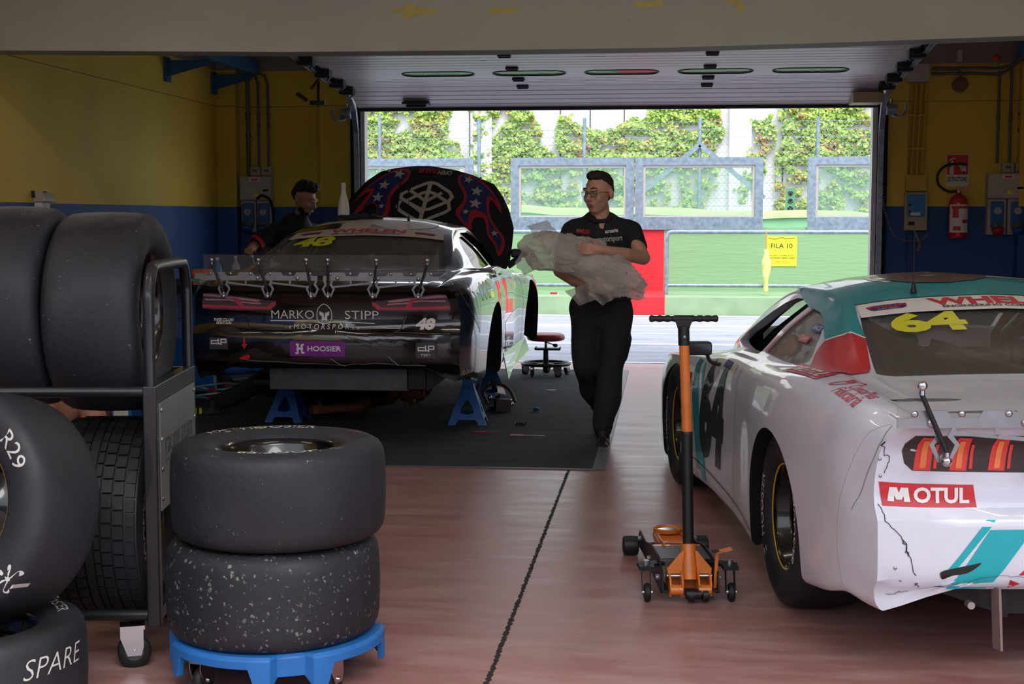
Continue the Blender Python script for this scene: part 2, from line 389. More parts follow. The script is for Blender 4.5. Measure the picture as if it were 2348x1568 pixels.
def project(mb, pf, bvh, O, U, W, D, mt, off=.0015, step=.03, maxd=3):
    """drape a 2D shape over a surface along direction D"""
    O, U, W, D = V(O), V(U), V(W), V(D).normalized()
    bm = bmesh.new(); vv = [bm.verts.new((x, y, 0)) for x, y in pf[0]]
    for f in pf[1]:
        try: bm.faces.new([vv[i] for i in f])
        except ValueError: pass
    for ax in (0, 1):
        lo = min(p[ax] for p in pf[0]); hi = max(p[ax] for p in pf[0]); k = int((hi-lo)/step)
        for i in range(1, k+1):
            co = [0, 0, 0]; no = [0, 0, 0]; co[ax] = lo+(hi-lo)*i/(k+1); no[ax] = 1
            bmesh.ops.bisect_plane(bm, geom=bm.verts[:]+bm.edges[:]+bm.faces[:], plane_co=co, plane_no=no, dist=1e-6)
    bm.verts.ensure_lookup_table(); out = {}; vs = []
    for v in bm.verts:
        p = O+U*v.co.x+W*v.co.y
        h, n, i, d = bvh.ray_cast(p, D, maxd)
        if h is None: continue
        if n.dot(D) > 0: n = -n
        out[v.index] = len(vs); vs.append(h-D*off*.6+n*off*.6)
    fs = [[out[v.index] for v in f.verts] for f in bm.faces if all(v.index in out for v in f.verts)]
    bm.free(); mb.add(vs, fs, mt, True)
def cr(pts, k=8, closed=False):
    """Catmull-Rom through points"""
    P = [V(p) for p in pts]; N = len(P); out = []
    for i in range(N if closed else N-1):
        a = P[(i-1) % N] if closed or i else P[0]; b = P[i]; c = P[(i+1) % N]; d = P[(i+2) % N] if closed or i < N-2 else P[-1]
        for j in range(k):
            t = j/k; out.append(.5*((2*b)+(c-a)*t+(2*a-5*b+4*c-d)*t*t+(3*b-a-3*c+d)*t**3))
    if not closed: out.append(P[-1])
    return [tuple(p) for p in out]
def smoothpoly(pts, k=6): return poly(*cr(pts, k, True))
def boolean(o, cutter, solver='EXACT'):
    md = o.modifiers.new('cut', 'BOOLEAN'); md.operation = 'DIFFERENCE'; md.object = cutter; md.solver = solver
    try: md.material_mode = 'TRANSFER'
    except Exception: pass
    dg = bpy.context.evaluated_depsgraph_get(); me = bpy.data.meshes.new_from_object(o.evaluated_get(dg))
    o.modifiers.clear(); o.data = me
    bpy.data.objects.remove(cutter)
# ------------------------------------------------------------------ the garage shell
XL, XR, YB, YD = -4.54, 3.53, -3.0, 14.3   # left wall, right wall, rear opening, door wall
boxobj('floor', (XL-.3, YB, -.1), (XR+.3, YD+.02, 0), 'floor_paint', 'structure')
boxobj('wall_left', (XL-.3, -1.6, 0), (XL, YD+.4, 3.6), 'wall_paint', 'structure')
boxobj('wall_right', (XR, 2.6, 0), (XR+.3, YD+.4, 3.6), 'wall_paint', 'structure')
DL, DR = -3.06, 2.03   # door opening
mb = MB('wall_paint'); mb.box((XL, YD, 0), (DL-.0, YD+.15, 3.6)).box((DR, YD, 0), (XR, YD+.15, 3.6)).box((DL, YD, 2.75), (DR, YD+.15, 3.6))
mb.box((DL-.42, YD-.1, 0), (DL-.06, YD, 3.0)).box((XL, YD-.14, 0), (XL+.2, YD, 3.6))
mb.box((DR+.05, YD-.06, 0), (DR+.3, YD, 3.0)).box((XR-.16, YD-.14, 0), (XR, YD, 3.6))
mb.build('wall_back', kind='structure', fix=False)
boxobj('ceiling', (XL-.3, 2.0, 3.2), (XR+.3, YD+.35, 3.35), 'ceiling_paint', 'structure')
# the cambered concrete beam across the bays
bx = [-4.54, -3.6, -2.4, -1.2, 0, .9, 1.8, 2.7, 3.53]
bz = [2.565, 2.55, 2.528, 2.523, 2.525, 2.54, 2.56, 2.583, 2.61]
vs = []; fs = []
for x, z in zip(bx, bz): vs += [(x, 8.8, z), (x, 8.8, 3.2), (x, 9.05, 3.2), (x, 9.05, z)]
for i in range(len(bx)-1):
    a, b = 4*i, 4*i+4
    fs += [(a, b, b+1, a+1), (a+1, b+1, b+2, a+2), (a+2, b+2, b+3, a+3), (a+3, b+3, b, a)]
fs += [(0, 1, 2, 3), (len(vs)-1, len(vs)-2, len(vs)-3, len(vs)-4)]
MB('beam_paint').add(vs, fs).build('trim_1', kind='structure')
def tape(poly2, lab):
    mb = MB('tape_yellow'); mb.prism(poly2, 8.797, 8.7998, 'XZ'); mb.build('masking_tape', label=lab, cat='tape', group='old yellow tape pieces on the concrete beam')
def bp(px, py): return ((px-1525)/3261*8.8, 1.5+(498-py)/3261*8.8)
tape([bp(*p) for p in ((895, 22), (925, 22), (928, 12), (950, 14), (965, 22), (1000, 24), (1005, 34), (960, 36), (935, 48), (920, 45), (928, 34), (900, 30))], 'torn crossed pieces of yellow tape at the left on the beam')
tape([bp(*p) for p in ((1120, 24), (1180, 24), (1192, 37), (1124, 37))], 'short straight strip of yellow tape right of the crossed pieces on the beam')
tape([bp(*p) for p in ((1448, 17), (1512, 14), (1516, 26), (1462, 30))], 'tilted short strip of yellow tape in the middle of the beam')
tape([bp(*p) for p in ((1615, 2), (1660, -4), (1680, 10), (1698, 36), (1688, 44), (1660, 18), (1622, 12))], 'curling bent yellow tape at the right on the beam')
# carpet
mb = MB('carpet'); mb.box((XL+.02, 8.38, .0), (-.42, 13.92, .006)); mb.box((-.42, 8.38, 0), (-.345, 13.92, .007), 'carpet_tape'); mb.box((XL+.02, 8.36, 0), (-.345, 8.385, .0072), 'carpet_tape')
mb.build('carpet', label='black carpet laid under the dark car, grey tape along its edge', cat='carpet')
# ------------------------------------------------------------------ overhead door
door = thing('sectional_door', 'grey sectional overhead door rolled up under the ceiling with oval windows', 'garage door', (0, 0, 0))
PR = [(14.02, 2.57), (13.5, 2.735), (13.1, 2.765), (12.55, 2.805), (11.95, 2.85), (11.3, 2.90), (10.7, 2.945), (10.1, 2.99)]
for i in range(len(PR)-1):
    (y0, z0), (y1, z1) = PR[i], PR[i+1]
    d = V((0, y1-y0, z1-z0)); L = d.length; d.normalize(); nrm = V((0, -d.z, d.y))
    if nrm.z > 0: nrm = -nrm
    mb = MB('door_panel'); g = .006; hasw = (i == 2)
    o0 = V((0, y0, z0))
    def P(x, s, h=0): q = o0+d*s-nrm*h; return (x, q.y, q.z)
    # ribbed sheet: shallow ribs running across
    k = 5; ss = [g]
    for r in range(1, k): c = g+(L-2*g)*r/k; ss += [c-.008, c-.003, c+.003, c+.008]
    ss.append(L-g); hs = [0]+[0, .004, .004, 0]*(k-1)+[0]
    if not hasw:
        vs = [P(x, s, h) for s, h in zip(ss, hs) for x in (DL+.02, DR-.02)]
        mb.add(vs, [(2*j, 2*j+1, 2*j+3, 2*j+2) for j in range(len(ss)-1)])
    else:   # leave openings for the windows
        cxs = [(-2.05, .0), (-1.225, 0), (-.4, 0), (.425, 0), (1.25, 0)]; hw = .32; hh = .11
        sm = L/2; xs = [DL+.02]
        mb.add([P(DL+.02, g), P(DR-.02, g), P(DR-.02, sm-hh-.02), P(DL+.02, sm-hh-.02)], [(0, 1, 2, 3)])
        mb.add([P(DL+.02, sm+hh+.02), P(DR-.02, sm+hh+.02), P(DR-.02, L-g), P(DL+.02, L-g)], [(0, 1, 2, 3)])
        edge = DL+.02
        def oval(cx, sgn, grow=0):
            return [(cx+sgn*((hw-hh)+(hh+grow)*math.sin(t)), sm-(hh+grow)*math.cos(t)) for t in [math.pi*q/14 for q in range(15)]]
        for cx, _ in cxs:
            for sgn in (-1, 1):
                ov = oval(cx, sgn); ex = cx+sgn*(hw+.02)
                pts = [(cx, sm-hh-.02), (ex, sm-hh-.02), (ex, sm+hh+.02), (cx, sm+hh+.02), (cx, sm+hh)]+ov[::-1]+[(cx, sm-hh)]
                mb.add([P(a, b) for a, b in pts], [tuple(range(len(pts)))])
            mb.add([P(edge, sm-hh-.02), P(cx-hw-.02, sm-hh-.02), P(cx-hw-.02, sm+hh+.02), P(edge, sm+hh+.02)], [(0, 1, 2, 3)]); edge = cx+hw+.02
        mb.add([P(edge, sm-hh-.02), P(DR-.02, sm-hh-.02), P(DR-.02, sm+hh+.02), P(edge, sm+hh+.02)], [(0, 1, 2, 3)])
    po = mb.build('door_panel', door, fix=False)
    bm = bmesh.new(); bm.from_mesh(po.data); bm.normal_update(); bmesh.ops.reverse_faces(bm, faces=[f for f in bm.faces if f.normal.dot(nrm) < 0]); bmesh.ops.remove_doubles(bm, verts=bm.verts, dist=1e-5); bm.to_mesh(po.data); bm.free()
    md = po.modifiers.new('t', 'SOLIDIFY'); md.thickness = .035; md.offset = 1 if False else -1
    if hasw:
        for cx, _ in cxs:
            ring = [P(a, b, -.001) for a, b in oval(cx, 1, .008)+oval(cx, -1, .008)[::-1]]
            fr = MB('door_seal').tube(ring, .006, 8, closed=True); ring2 = [P(a, b, .03) for a, b in oval(cx, 1, .0)+oval(cx, -1, .0)[::-1]]
            N_ = len(ring); fr.add([P(a, b, -.001) for a, b in oval(cx, 1)+oval(cx, -1)[::-1]]+ring2, [(q, (q+1) % N_, N_+(q+1) % N_, N_+q) for q in range(N_)])
            w = fr.build('door_window', po, fix=False)
            pn = MB('pane_glass').add([P(a, b, .004) for a, b in oval(cx, 1)+oval(cx, -1)[::-1]], [tuple(range(N_))]).build('pane', w, fix=False)
    # hinges at the joint
    if i < 5:
        for hx in (-1.35+.0, .37):
            mb = MB('steel_dark'); q = V(P(hx, L, -.006)); mb.box((q.x-.055, q.y-.045, q.z-.012), (q.x+.055, q.y+.045, q.z+.004)); mb.cyl((q.x-.05, q.y, q.z-.014), (q.x+.05, q.y, q.z-.014), .01)
            mb.build('hinge', door)
mb = MB('door_seal'); mb.box((DL+.02, 14.0, 2.545), (DR-.02, 14.05, 2.575)); mb.build('bottom_seal', door)
mb = MB('black_plastic'); mb.box((-2.56, 13.78, 2.595), (-2.3, 13.98, 2.62)); mb.bar((-2.52, 13.84, 2.58), (-2.34, 13.84, 2.58), .02, .03).bar((-2.52, 13.84, 2.58), (-2.52, 13.88, 2.61), .02, .02).bar((-2.34, 13.84, 2.58), (-2.34, 13.88, 2.61), .02, .02)
mb.build('pull_handle', door, bevel=.004)
mb = MB('box_beige'); mb.box((1.72, 13.6, 2.56), (2.0, 13.95, 2.66)); mb.build('safety_switch', door, bevel=.008)
for sgn, X in ((-1, DL-.03), (1, DR+.03)):
    mb = MB('galvanised')
    for j in range(1, len(PR)-1):
        (y0, z0), (y1, z1) = PR[j], PR[j+1]
        for off in (-.035, .035): mb.bar((X, y0, z0+off), (X, y1, z1+off), .035, .012)
        mb.bar((X+sgn*.02, y0, z0), (X+sgn*.02, y1, z1), .006, .09)
    arc = [(X, 14.16-.66*math.sin(t)**1.2 if t else 14.16, 2.1+.63*(1-math.cos(t))) for t in [math.pi/2*q/8 for q in range(9)]]
    arc = [(X, 14.16, 0.02), (X, 14.16, 2.1), (X, 14.13, 2.35), (X, 14.03, 2.56), (X, 13.85, 2.68), (X, 13.5, 2.735)]
    for j in range(len(arc)-1): mb.bar(arc[j], arc[j+1], .06, .05, 'galvanised', up=(1, 0, 0))
    mb.build('door_track', door)
    for j in range(1, 6):
        y, z = PR[j]; mb = MB('steel_dark'); x = X-sgn*.06
        mb.box((x-.06, y-.06, z-.07), (x+.06, y+.06, z+.03)).cyl((x-.02, y, z-.03), (X+sgn*.02, y, z-.03), .035).box((x-.045, y-.11, z-.05), (x+.02, y-.03, z-.035)).cyl((x-.05*sgn, y+.05, z-.06), (x-.05*sgn, y-.1, z-.1), .008)
        mb.build('roller_bracket', door)
    mb = MB('galvanised'); x = X+sgn*.07
    hk = cr([(x, 14.0, 2.62), (x, 14.0, 2.5), (x+sgn*.03, 13.98, 2.46), (x+sgn*.1, 13.95, 2.46), (x+sgn*.13, 13.95, 2.52), (x+sgn*.13, 13.95, 2.58)], 5)
    mb.tube(hk, .012, 8); mb.cyl((x-.05, 13.98, 2.52), (x+.05, 13.98, 2.52), .05); mb.build('cable_hook', door)
    mb = MB('jamb_white'); a = DL if sgn < 0 else DR; mb.box((min(a, a-sgn*.045), 14.18, 0), (max(a, a-sgn*.045), 14.32, 2.62)); mb.build('trim_2' if sgn < 0 else 'trim_3', kind='structure')
    mb = MB('black_matte'); mb.box((min(a, a+sgn*.1), 14.17, 0), (max(a, a+sgn*.1), 14.3, 2.6)); mb.build('trim_4' if sgn < 0 else 'trim_5', kind='structure')
mb = MB('frame_black'); mb.bar((DL-.3, 13.4, 2.72), (DL-.1, 13.0, 2.8), .02, .02).cyl((DL-.22, 13.35, 2.55), (DL-.22, 13.35, 2.8), .014).box((DL-.3, 13.33, 2.56), (DL-.16, 13.38, 2.6)).bar((DL-.32, 13.3, 2.6), (DL-.4, 13.25, 2.66), .04, .03)
mb.build('track_hanger', door)
# coiled cable on the right jamb
mb = MB('cable_grey'); base = cr([(DR+.04, 14.14, 2.5), (DR+.05, 14.13, 1.8), (DR+.1, 14.12, 1.5), (DR+.2, 14.1, 1.3), (DR+.42, 14.12, 1.28), (DR+.5, 14.2, 1.36)], 30); pts = []
acc = 0
for i in range(len(base)-1):
    a, b = V(base[i]), V(base[i+1]); k = max(2, int((b-a).length/.006))
    for j in range(k):
        p = a.lerp(b, j/k); acc += (b-a).length/k; w = acc*2*math.pi/.03
        pts.append(p+V((math.cos(w)*.012, 0, math.sin(w)*.006)) + V((0, math.sin(w)*.012, 0)))
mb.tube(pts[::2], .004, 5); mb.build('coiled_cable', label='long coiled grey cable hanging down the right door jamb to the control box', cat='cable')
# ------------------------------------------------------------------ wall fittings
def wx(px, Y=14.3): return (px-1525)/3261*Y
def wz(py, Y=14.3): return 1.5+(498-py)/3261*Y
Yw = 14.3
def socket_station(x0, x1, px0, zt, zb, loc_label, conduits, sign):
    """grey breaker box above two blue sockets, small boxes above, steel conduits up the wall"""
    xm = (x0+x1)/2
    t = thing('power_outlet_station', loc_label, 'outlet box', (xm, Yw, zb)); w = (x1-x0)
    mb = MB('box_grey'); mb.box((-w/2, -.13, zt-zb-.24), (w/2, 0, zt-zb)); mb.box((-w/2+.01, -.138, zt-zb-.23), (w/2-.01, -.13, zt-zb-.01)); 
    bb = mb.build('breaker_box', t, bevel=.006)
    mb = MB('paper_white'); mb.box((-.06, -.1405, zt-zb-.05), (.05, -.139, zt-zb-.015)); mb.box((-.04, -.141, zt-zb-.042), (.03, -.14, zt-zb-.024), 'sign_red'); mb.add([(-.02, -.1395, zt-zb-.2), (.04, -.1395, zt-zb-.2), (.01, -.1395, zt-zb-.15)], [(0, 1, 2)], 'paper_yellow'); mb.box((.08, -.14, zt-zb-.15), (.14, -.139, zt-zb-.13), 'ink_black')
    mb.build('sticker', bb)
    for s in (-1, 1):
        mb = MB('box_grey'); cx = s*w/4; mb.box((cx-w/4+.006, -.1, -.02), (cx+w/4-.006, 0, zt-zb-.245))
        b = mb.build('socket_box', t, bevel=.006)
        mb = MB('socket_blue'); mb.box((cx-.06, -.13, .04), (cx+.06, -.1, zt-zb-.27)); mb.build('socket_cover', b, bevel=.01)
        mb = MB('box_grey'); zc = zt-zb-.36; mb.cyl((cx, -.15, zc), (cx, -.125, zc), .035, n=20).box((cx-.008, -.165, zc-.03), (cx+.008, -.14, zc+.03)); mb.build('switch_knob', b)
        mb = MB('aluminium'); mb.cyl((cx, -.13, .06), (cx, -.17, .02), .058, n=20); mb.cyl((cx, -.165, .03), (cx, -.18, -.01), .05, n=20, mt='red_plastic' if s == sign else 'socket_blue'); mb.build('plug', b)
    for k in (0, 1):
        mb = MB('box_grey'); cx = w/2-.06-k*.12; mb.box((cx-.052, -.07, zt-zb+.015), (cx+.052, 0, zt-zb+.1)); mb.box((cx-.03, -.076, zt-zb+.035), (cx+.03, -.07, zt-zb+.08), 'box_beige'); mb.cyl((cx-.01, -.08, zt-zb+.06), (cx-.01, -.07, zt-zb+.06), .008, mt='ink_black').cyl((cx+.012, -.08, zt-zb+.06), (cx+.012, -.07, zt-zb+.06), .008, mt='ink_black')
        mb.build('wall_socket', t, bevel=.004)
    for k, (cx, r, top, bend) in enumerate(conduits):
        cx -= xm; z0 = zt-zb+(.1 if k else 0); mb = MB('conduit_grey')
        pts = [(cx, -.04, z0), (cx, -.04, top-.12-zb), (cx+bend*.03, -.04, top-.04-zb), (cx+bend*.12, -.04, top-zb), (cx+bend*.25, -.05, top-zb)] if bend else [(cx, -.04, z0), (cx, -.04, top-zb)]
        mb.tube(pts, r, 10)
        for zz in (z0+.4, top-.45-zb): mb.cyl((cx, -.04, zz), (cx, -.04, zz+.03), r*1.4)
        mb.build('conduit', t)
    return t
socket_station(wx(542), wx(616), 0, wz(404), wz(528), 'grey breaker box with two blue sockets on the back wall left of the door', [(wx(558), .02, 2.98, 0), (wx(583), .013, 2.98, -1), (wx(606), .013, 2.97, -1)], 9)
socket_station(wx(2228), wx(2314), 0, wz(402), wz(532), 'grey breaker box with two blue sockets on the back wall right of the fire extinguisher', [(wx(2298), .02, 2.92, 0), (wx(2276), .013, 2.92, 0), (wx(2250), .013, 2.9, 0)], -1)
# left hanging black cable at the socket station
MB('black_matte').tube(cr([(wx(585), 14.14, wz(455)), (wx(600), 14.1, wz(448)), (wx(620), 14.08, wz(460)), (wx(628), 14.06, wz(500)), (wx(618), 14.1, wz(560)), (wx(600), 14.1, .3)], 8), .014, 8).build('power_cable', label='thick black power cable looping down from the blue sockets left of the door', cat='cable')
# control unit
t = thing('door_control_unit', 'blue and white door control box with yellow-painted box above it, right of the door', 'control box', (wx(2075), Yw, wz(527)))
mb = MB('box_beige'); mb.box((-.11, -.12, 0), (.11, 0, .37)); hb = mb.build('housing', t, bevel=.008)
mb = MB('control_blue'); mb.box((-.085, -.125, .13), (.085, -.12, .35)); mb.build('front_plate', hb)
mb = MB('ink_black')
for q in range(3): mb.cyl((-.06, -.135, .18+.035*q), (-.06, -.12, .18+.035*q), .011, mt='ink_black' if q != 1 else 'red_plastic')
mb.box((-.07, -.123, .05), (-.01, -.12, .085)); mb.box((-.05, -.128, .145), (.04, -.1255, .175), 'paper_white'); mb.build('button', hb)
mb = MB('paint_yellow'); mb.box((-.1, -.1, .38), (.1, 0, .54)); mb.build('junction_box', t, bevel=.006)
for q in (-.04, .01, .06):
    mb = MB('paint_yellow'); mb.cyl((q, -.03, .54), (q+.03, -.03, 1.42), .014); mb.build('conduit', t)
mb = MB('paint_yellow')
for zz in (.78, 1.1): mb.box((-.08, -.055, zz), (.12, 0, zz+.02))
mb.build('clamp', t)
MB('box_grey').box((-.12, -.1, 1.43), (.1, 0, 1.6)).build('junction_box', t, bevel=.006)
mb = MB('cable_grey'); mb.tube(cr([(0, -.06, 0), (.02, -.1, -.06), (.05, -.08, -.14), (.03, -.06, -.2)], 6), .015, 8); mb.build('cable', t)
# horn and pipework near the ceiling right
t = thing('alarm_horn', 'round wall sounder with grey cable above the extinguisher', 'sounder', (wx(2167), Yw, wz(207)))
MB('vinyl_brown').cyl((0, 0, 0), (0, -.06, 0), .075, .07, n=28).cyl((0, -.06, 0), (0, -.075, 0), .06, .045, n=28, mt='cardboard').build('body', t)
MB('conduit_grey').tube(cr([(0, -.03, .07), (0, -.03, .12), (-.06, -.03, .14), (-.25, -.03, .14)], 5), .009, 8).build('cable', t)
mb = MB('conduit_grey')
for zo, yo in ((0, 0), (-.05, .01)): mb.tube(cr([(wx(2105), 14.25+yo, 2.93+zo), (wx(2190), 14.25+yo, 2.93+zo), (wx(2255), 14.25+yo, 2.93+zo), (wx(2290), 14.2, 3.0), (wx(2312), 14.15, 3.08)], 6), .014, 8)
mb.build('cable_conduit', label='pair of grey conduits running along the top of the back wall at the right', cat='conduit')
# sign
t = thing('fire_extinguisher_sign', 'red and white fire extinguisher sign reading ESTINTORE on the right of the back wall', 'sign', (wx(2167), Yw-.002, wz(430)))
w = .215; h = .31
mb = MB('paper_white'); mb.box((-w/2, -.004, 0), (w/2, 0, h)); pl = mb.build('sign_plate', t)
mb = MB('sign_red'); mb.box((-w/2+.008, -.0055, .115), (w/2-.008, -.004, h-.006)); mb.build('red_field', t)
mb = MB('paper_white')
O = (0, -.0062, 0)
for sh in (rect(-.075, .12, -.035, .185), rect(-.068, .19, -.03, .235), poly((-.075, .245), (-.05, .262), (-.02, .265), (-.02, .275), (-.055, .275), (-.085, .25)), rect(-.06, .235, -.04, .25)): flat2d(mb, sh, O, (1, 0, 0), (0, 0, 1), 'paper_white')
for q in range(5): flat2d(mb, stroke(cr([(.0+.016*q, .24-.01*q), (.02+.014*q, .2), (.035+.01*q, .16), (.07, .125)], 4), .009), O, (1, 0, 0), (0, 0, 1), 'paper_white')
flat2d(mb, xf(fit('ESTINTORE', .185, .042, bold=.008), 0, .05), (0, -.006, 0), (1, 0, 0), (0, 0, 1), 'ink_black')
for q in (-.012, .012): flat2d(mb, rect(q-.006, .016, q+.006, .028), (0, -.006, 0), (1, 0, 0), (0, 0, 1), 'paper_yellow')
mb.build('lettering', t, fix=False)
# fire extinguisher
t = thing('fire_extinguisher', 'red fire extinguisher with black hose hanging on the back wall under its sign', 'fire extinguisher', (wx(2166), 14.18, wz(545)))
prof = [(0, 0), (.07, 0), (.088, .012), (.09, .03), (.09, .34), (.085, .38), (.06, .41), (.03, .425), (.025, .44), (0, .44)]
mb = MB('ext_red').lathe(prof, 32); cyl_ = mb.build('cylinder', t)
mb = MB('paper_white')
for a0, a1, z0, z1, mt in ((200, 340, .06, .33, 'paper_white'), (225, 262, .2, .3, 'sign_red'), (270, 315, .22, .31, 'paper_white'), (215, 330, .29, .315, 'sign_red'), (230, 275, .08, .12, 'sign_red'), (285, 330, .15, .185, 'sign_red')):
    k = 12; rr = .0905 if mt == 'paper_white' else .0912
    vs = [(rr*math.cos(R(a0+(a1-a0)*q/k)), rr*math.sin(R(a0+(a1-a0)*q/k)), z) for q in range(k+1) for z in (z0, z1)]
    mb.add(vs, [(2*q, 2*q+2, 2*q+3, 2*q+1) for q in range(k)], mt, True)
mb.build('paper_label', cyl_, fix=False)
mb = MB('ext_red'); mb.cyl((0, 0, .43), (0, 0, .47), .02, mt='aluminium'); mb.bar((-.03, 0, .475), (.12, -.02, .52), .02, .012).bar((-.03, 0, .46), (.12, -.02, .455), .02, .01); mb.build('lever', t)
mb = MB('black_plastic'); mb.tube(cr([(-.02, 0, .46), (-.1, 0, .455), (-.19, 0, .52), (-.2, 0, .62), (-.13, 0, .7), (-.02, 0, .72), (.07, 0, .71)], 8), .013, 10); mb.build('hose', t)
MB('steel_mid').box((-.03, .07, .3), (.03, .12, .36)).build('wall_bracket', t)
# small hanging lamp pendant near the ceiling
t = thing('hanging_switch', 'small red and green pull switch hanging under the ceiling at the right', 'switch', (wx(2224), 13.9, 2.98))
MB('cable_grey').cyl((0, 0, .0), (0, 0, .22), .004).build('cord', t); MB('red_plastic').sphere((0, 0, .0), .04, 14).build('knob', t); MB('vinyl_green').sphere((0, 0, -.045), .03, 12).build('knob', t)
MB('box_grey').box((wx(2157), 14.23, 2.99), (wx(2168), 14.3, 3.1)).build('emergency_lamp', label='small grey box fixed high on the back wall at the right', cat='lamp')
# blue crane-rail brackets
def rail(x_wall, x_rail, ys, z, label):
    t = thing('blue_beam_bracket', label, 'bracket', (x_wall, ys[0], z)); s = 1 if x_rail > x_wall else -1; dx = x_rail-x_wall
    mb = MB('blue_steel'); mb.bar((dx, ys[0]-ys[0]-.25, .06), (dx, ys[1]-ys[0], .06), .1, .14); mb.build('beam', t, bevel=.006)
    for yy in ys[:2]:
        mb = MB('blue_steel'); mb.prism([(0, -.02), (dx, -.02), (dx, -.05), (0, -.16)], yy-ys[0]-.06, yy-ys[0]-.05, 'XZ'); mb.box((min(0, dx), yy-ys[0]-.09, -.02), (max(0, dx), yy-ys[0]+.0, -.01)); mb.box((min(0, s*.03), yy-ys[0]-.1, -.2), (max(0, s*.03), yy-ys[0]+.02, .02)); mb.build('bracket_arm', t)
rail(XL, -4.12, (12.75, 14.1), 2.93, 'blue steel beam on triangular brackets high on the left wall')
rail(XR, 3.3, (13.0, 13.9), 2.98, 'blue steel beam on brackets high on the right wall')
t = thing('emergency_light', 'small white wall lamp on the left wall above the upper tyre', 'lamp', (XL, 9.97, 1.52))
MB('paper_white').box((0, -.07, -.01), (.06, .07, .09)).build('housing', t, bevel=.006)
MB('box_grey').prism([(0, .09), (.1, .09), (.1, .12), (.06, .16), (0, .16)], -.09, .09, 'XZ').build('cover', t, bevel=.006)
mb = MB('frame_black'); mb.box((0, -.11, .12), (.02, -.09, .17)).box((0, .09, .12), (.02, .11, .17)); mb.build('bracket', t)

# ------------------------------------------------------------------ outside
boxobj('ground', (-60, YD+.02, -.12), (60, 60, -.004), 'asphalt', 'structure')
boxobj('ground_rear', (-40, -40, -.12), (40, YB, -.01), 'asphalt', 'structure')
boxobj('wall_reflection_block', (-16, -14, 0), (18, -13.5, 4.6), 'reflection_block_grey', 'structure')  # unseen wall added behind the camera to darken reflections in the black car
boxobj('threshold', (-20, YD+.02, -.1), (20, 14.62, .0), 'threshold_red', 'structure')
for i, (y, w) in enumerate(((14.72, .09), (16.9, .12), (19.8, .12), (21.85, .14))):
    boxobj('trim_%d' % (10+i), (-20, y-w/2, -.004), (20, y+w/2, .002), 'white_line', 'structure')
def stripe_wall(name, y0, y1, z0, z1, m1, m2, xa=-.78, xb=0.0):
    mb = MB(m1); mb.box((-20, y0, z0), (xa, y1, z1)).box((xb, y0, z0), (20, y1, z1)).box((xa, y0, z0), (xb, y1, z1), m2); return mb.build(name, kind='structure', fix=False)
stripe_wall('platform', 22.02, 24.3, 0, .27, 'green_kerb', 'red_paint')
stripe_wall('wall_pit', 24.0, 24.35, .27, 1.335, 'green_paint', 'red_paint', -.9, -.02)
# railings
def railing(x0, x1, label):
    t = thing('railing', label, 'railing', (x0, 22.8, .27)); L = x1-x0; mb = MB('galvanised')
    k = [(0, 0, 0), (0, 0, .9), (.03, 0, .98), (.1, 0, 1.0)] ; e = [(L-.1, 0, 1.0), (L-.03, 0, .98), (L, 0, .9), (L, 0, 0)]
    mb.tube(cr(k[:2], 2)[:-1]+cr(k[1:], 6)+cr(e[:3], 6)+[e[3]], .033, 14); mb.build('top_rail', t)
    mb = MB('galvanised'); mb.cyl((0, 0, .15), (L, 0, .15), .03, n=14); mb.build('lower_rail', t)
    n = int(L/3.2)
    for i in range(1, n):
        x = L*i/n; MB('galvanised').cyl((x, 0, 0), (x, 0, .98), .028, n=12).build('post', t)
railing(.02, 9.4, 'galvanised tube railing in front of the pit wall, right of the red section')
railing(-9.4, -.78, 'galvanised tube railing in front of the pit wall, left of the red section')
# glazed screens
def screen(bays, label):
    x0 = bays[0][0]; t = thing('glazed_screen', label, 'screen', (x0, 24.05, 1.335))
    for a, b in bays:
        mb = MB('galvanised'); a -= x0; b -= x0; w = .13
        mb.box((a, -.08, .09), (a+w, .02, 1.16)).box((b-w, -.08, .09), (b, .02, 1.16)).box((a+w, -.08, 1.03), (b-w, .02, 1.16)).box((a+w, -.08, .09), (b-w, .02, .17))
        mb.box((a+w+.001, -.05, .171), (a+w+.04, 0, 1.029), 'box_grey').box((b-w-.04, -.05, .171), (b-w-.001, 0, 1.029), 'box_grey').box((a+w+.041, -.05, .99), (b-w-.041, 0, 1.029), 'box_grey').box((a+w+.041, -.05, .171), (b-w-.041, 0, .195), 'box_grey')
        f = mb.build('frame', t, fix=False); MB('pane_glass').box((a+w+.03, -.03, .19), (b-w-.03, -.02, 1.0)).build('pane', f)
    mb = MB('galvanised'); L = bays[-1][1]-x0; mb.box((0, -.1, -.04), (L, -.051, .09)); x = .4
    while x < L: mb.cyl((x, -.11, .07), (x, -.09, .07), .035, n=12); x += 1.0
    mb.build('base_rail', t, fix=False)
screen([(-7.4, -5.3), (-5.28, -3.24)], 'galvanised glazed screen on the pit wall behind the raised bonnet')
screen([(-2.6, -.53), (-.51, 1.6)], 'galvanised two-bay glazed screen on the pit wall behind the walking man')
screen([(2.33, 4.4), (4.42, 6.5)], 'galvanised glazed screen on the pit wall nearest the right door jamb')
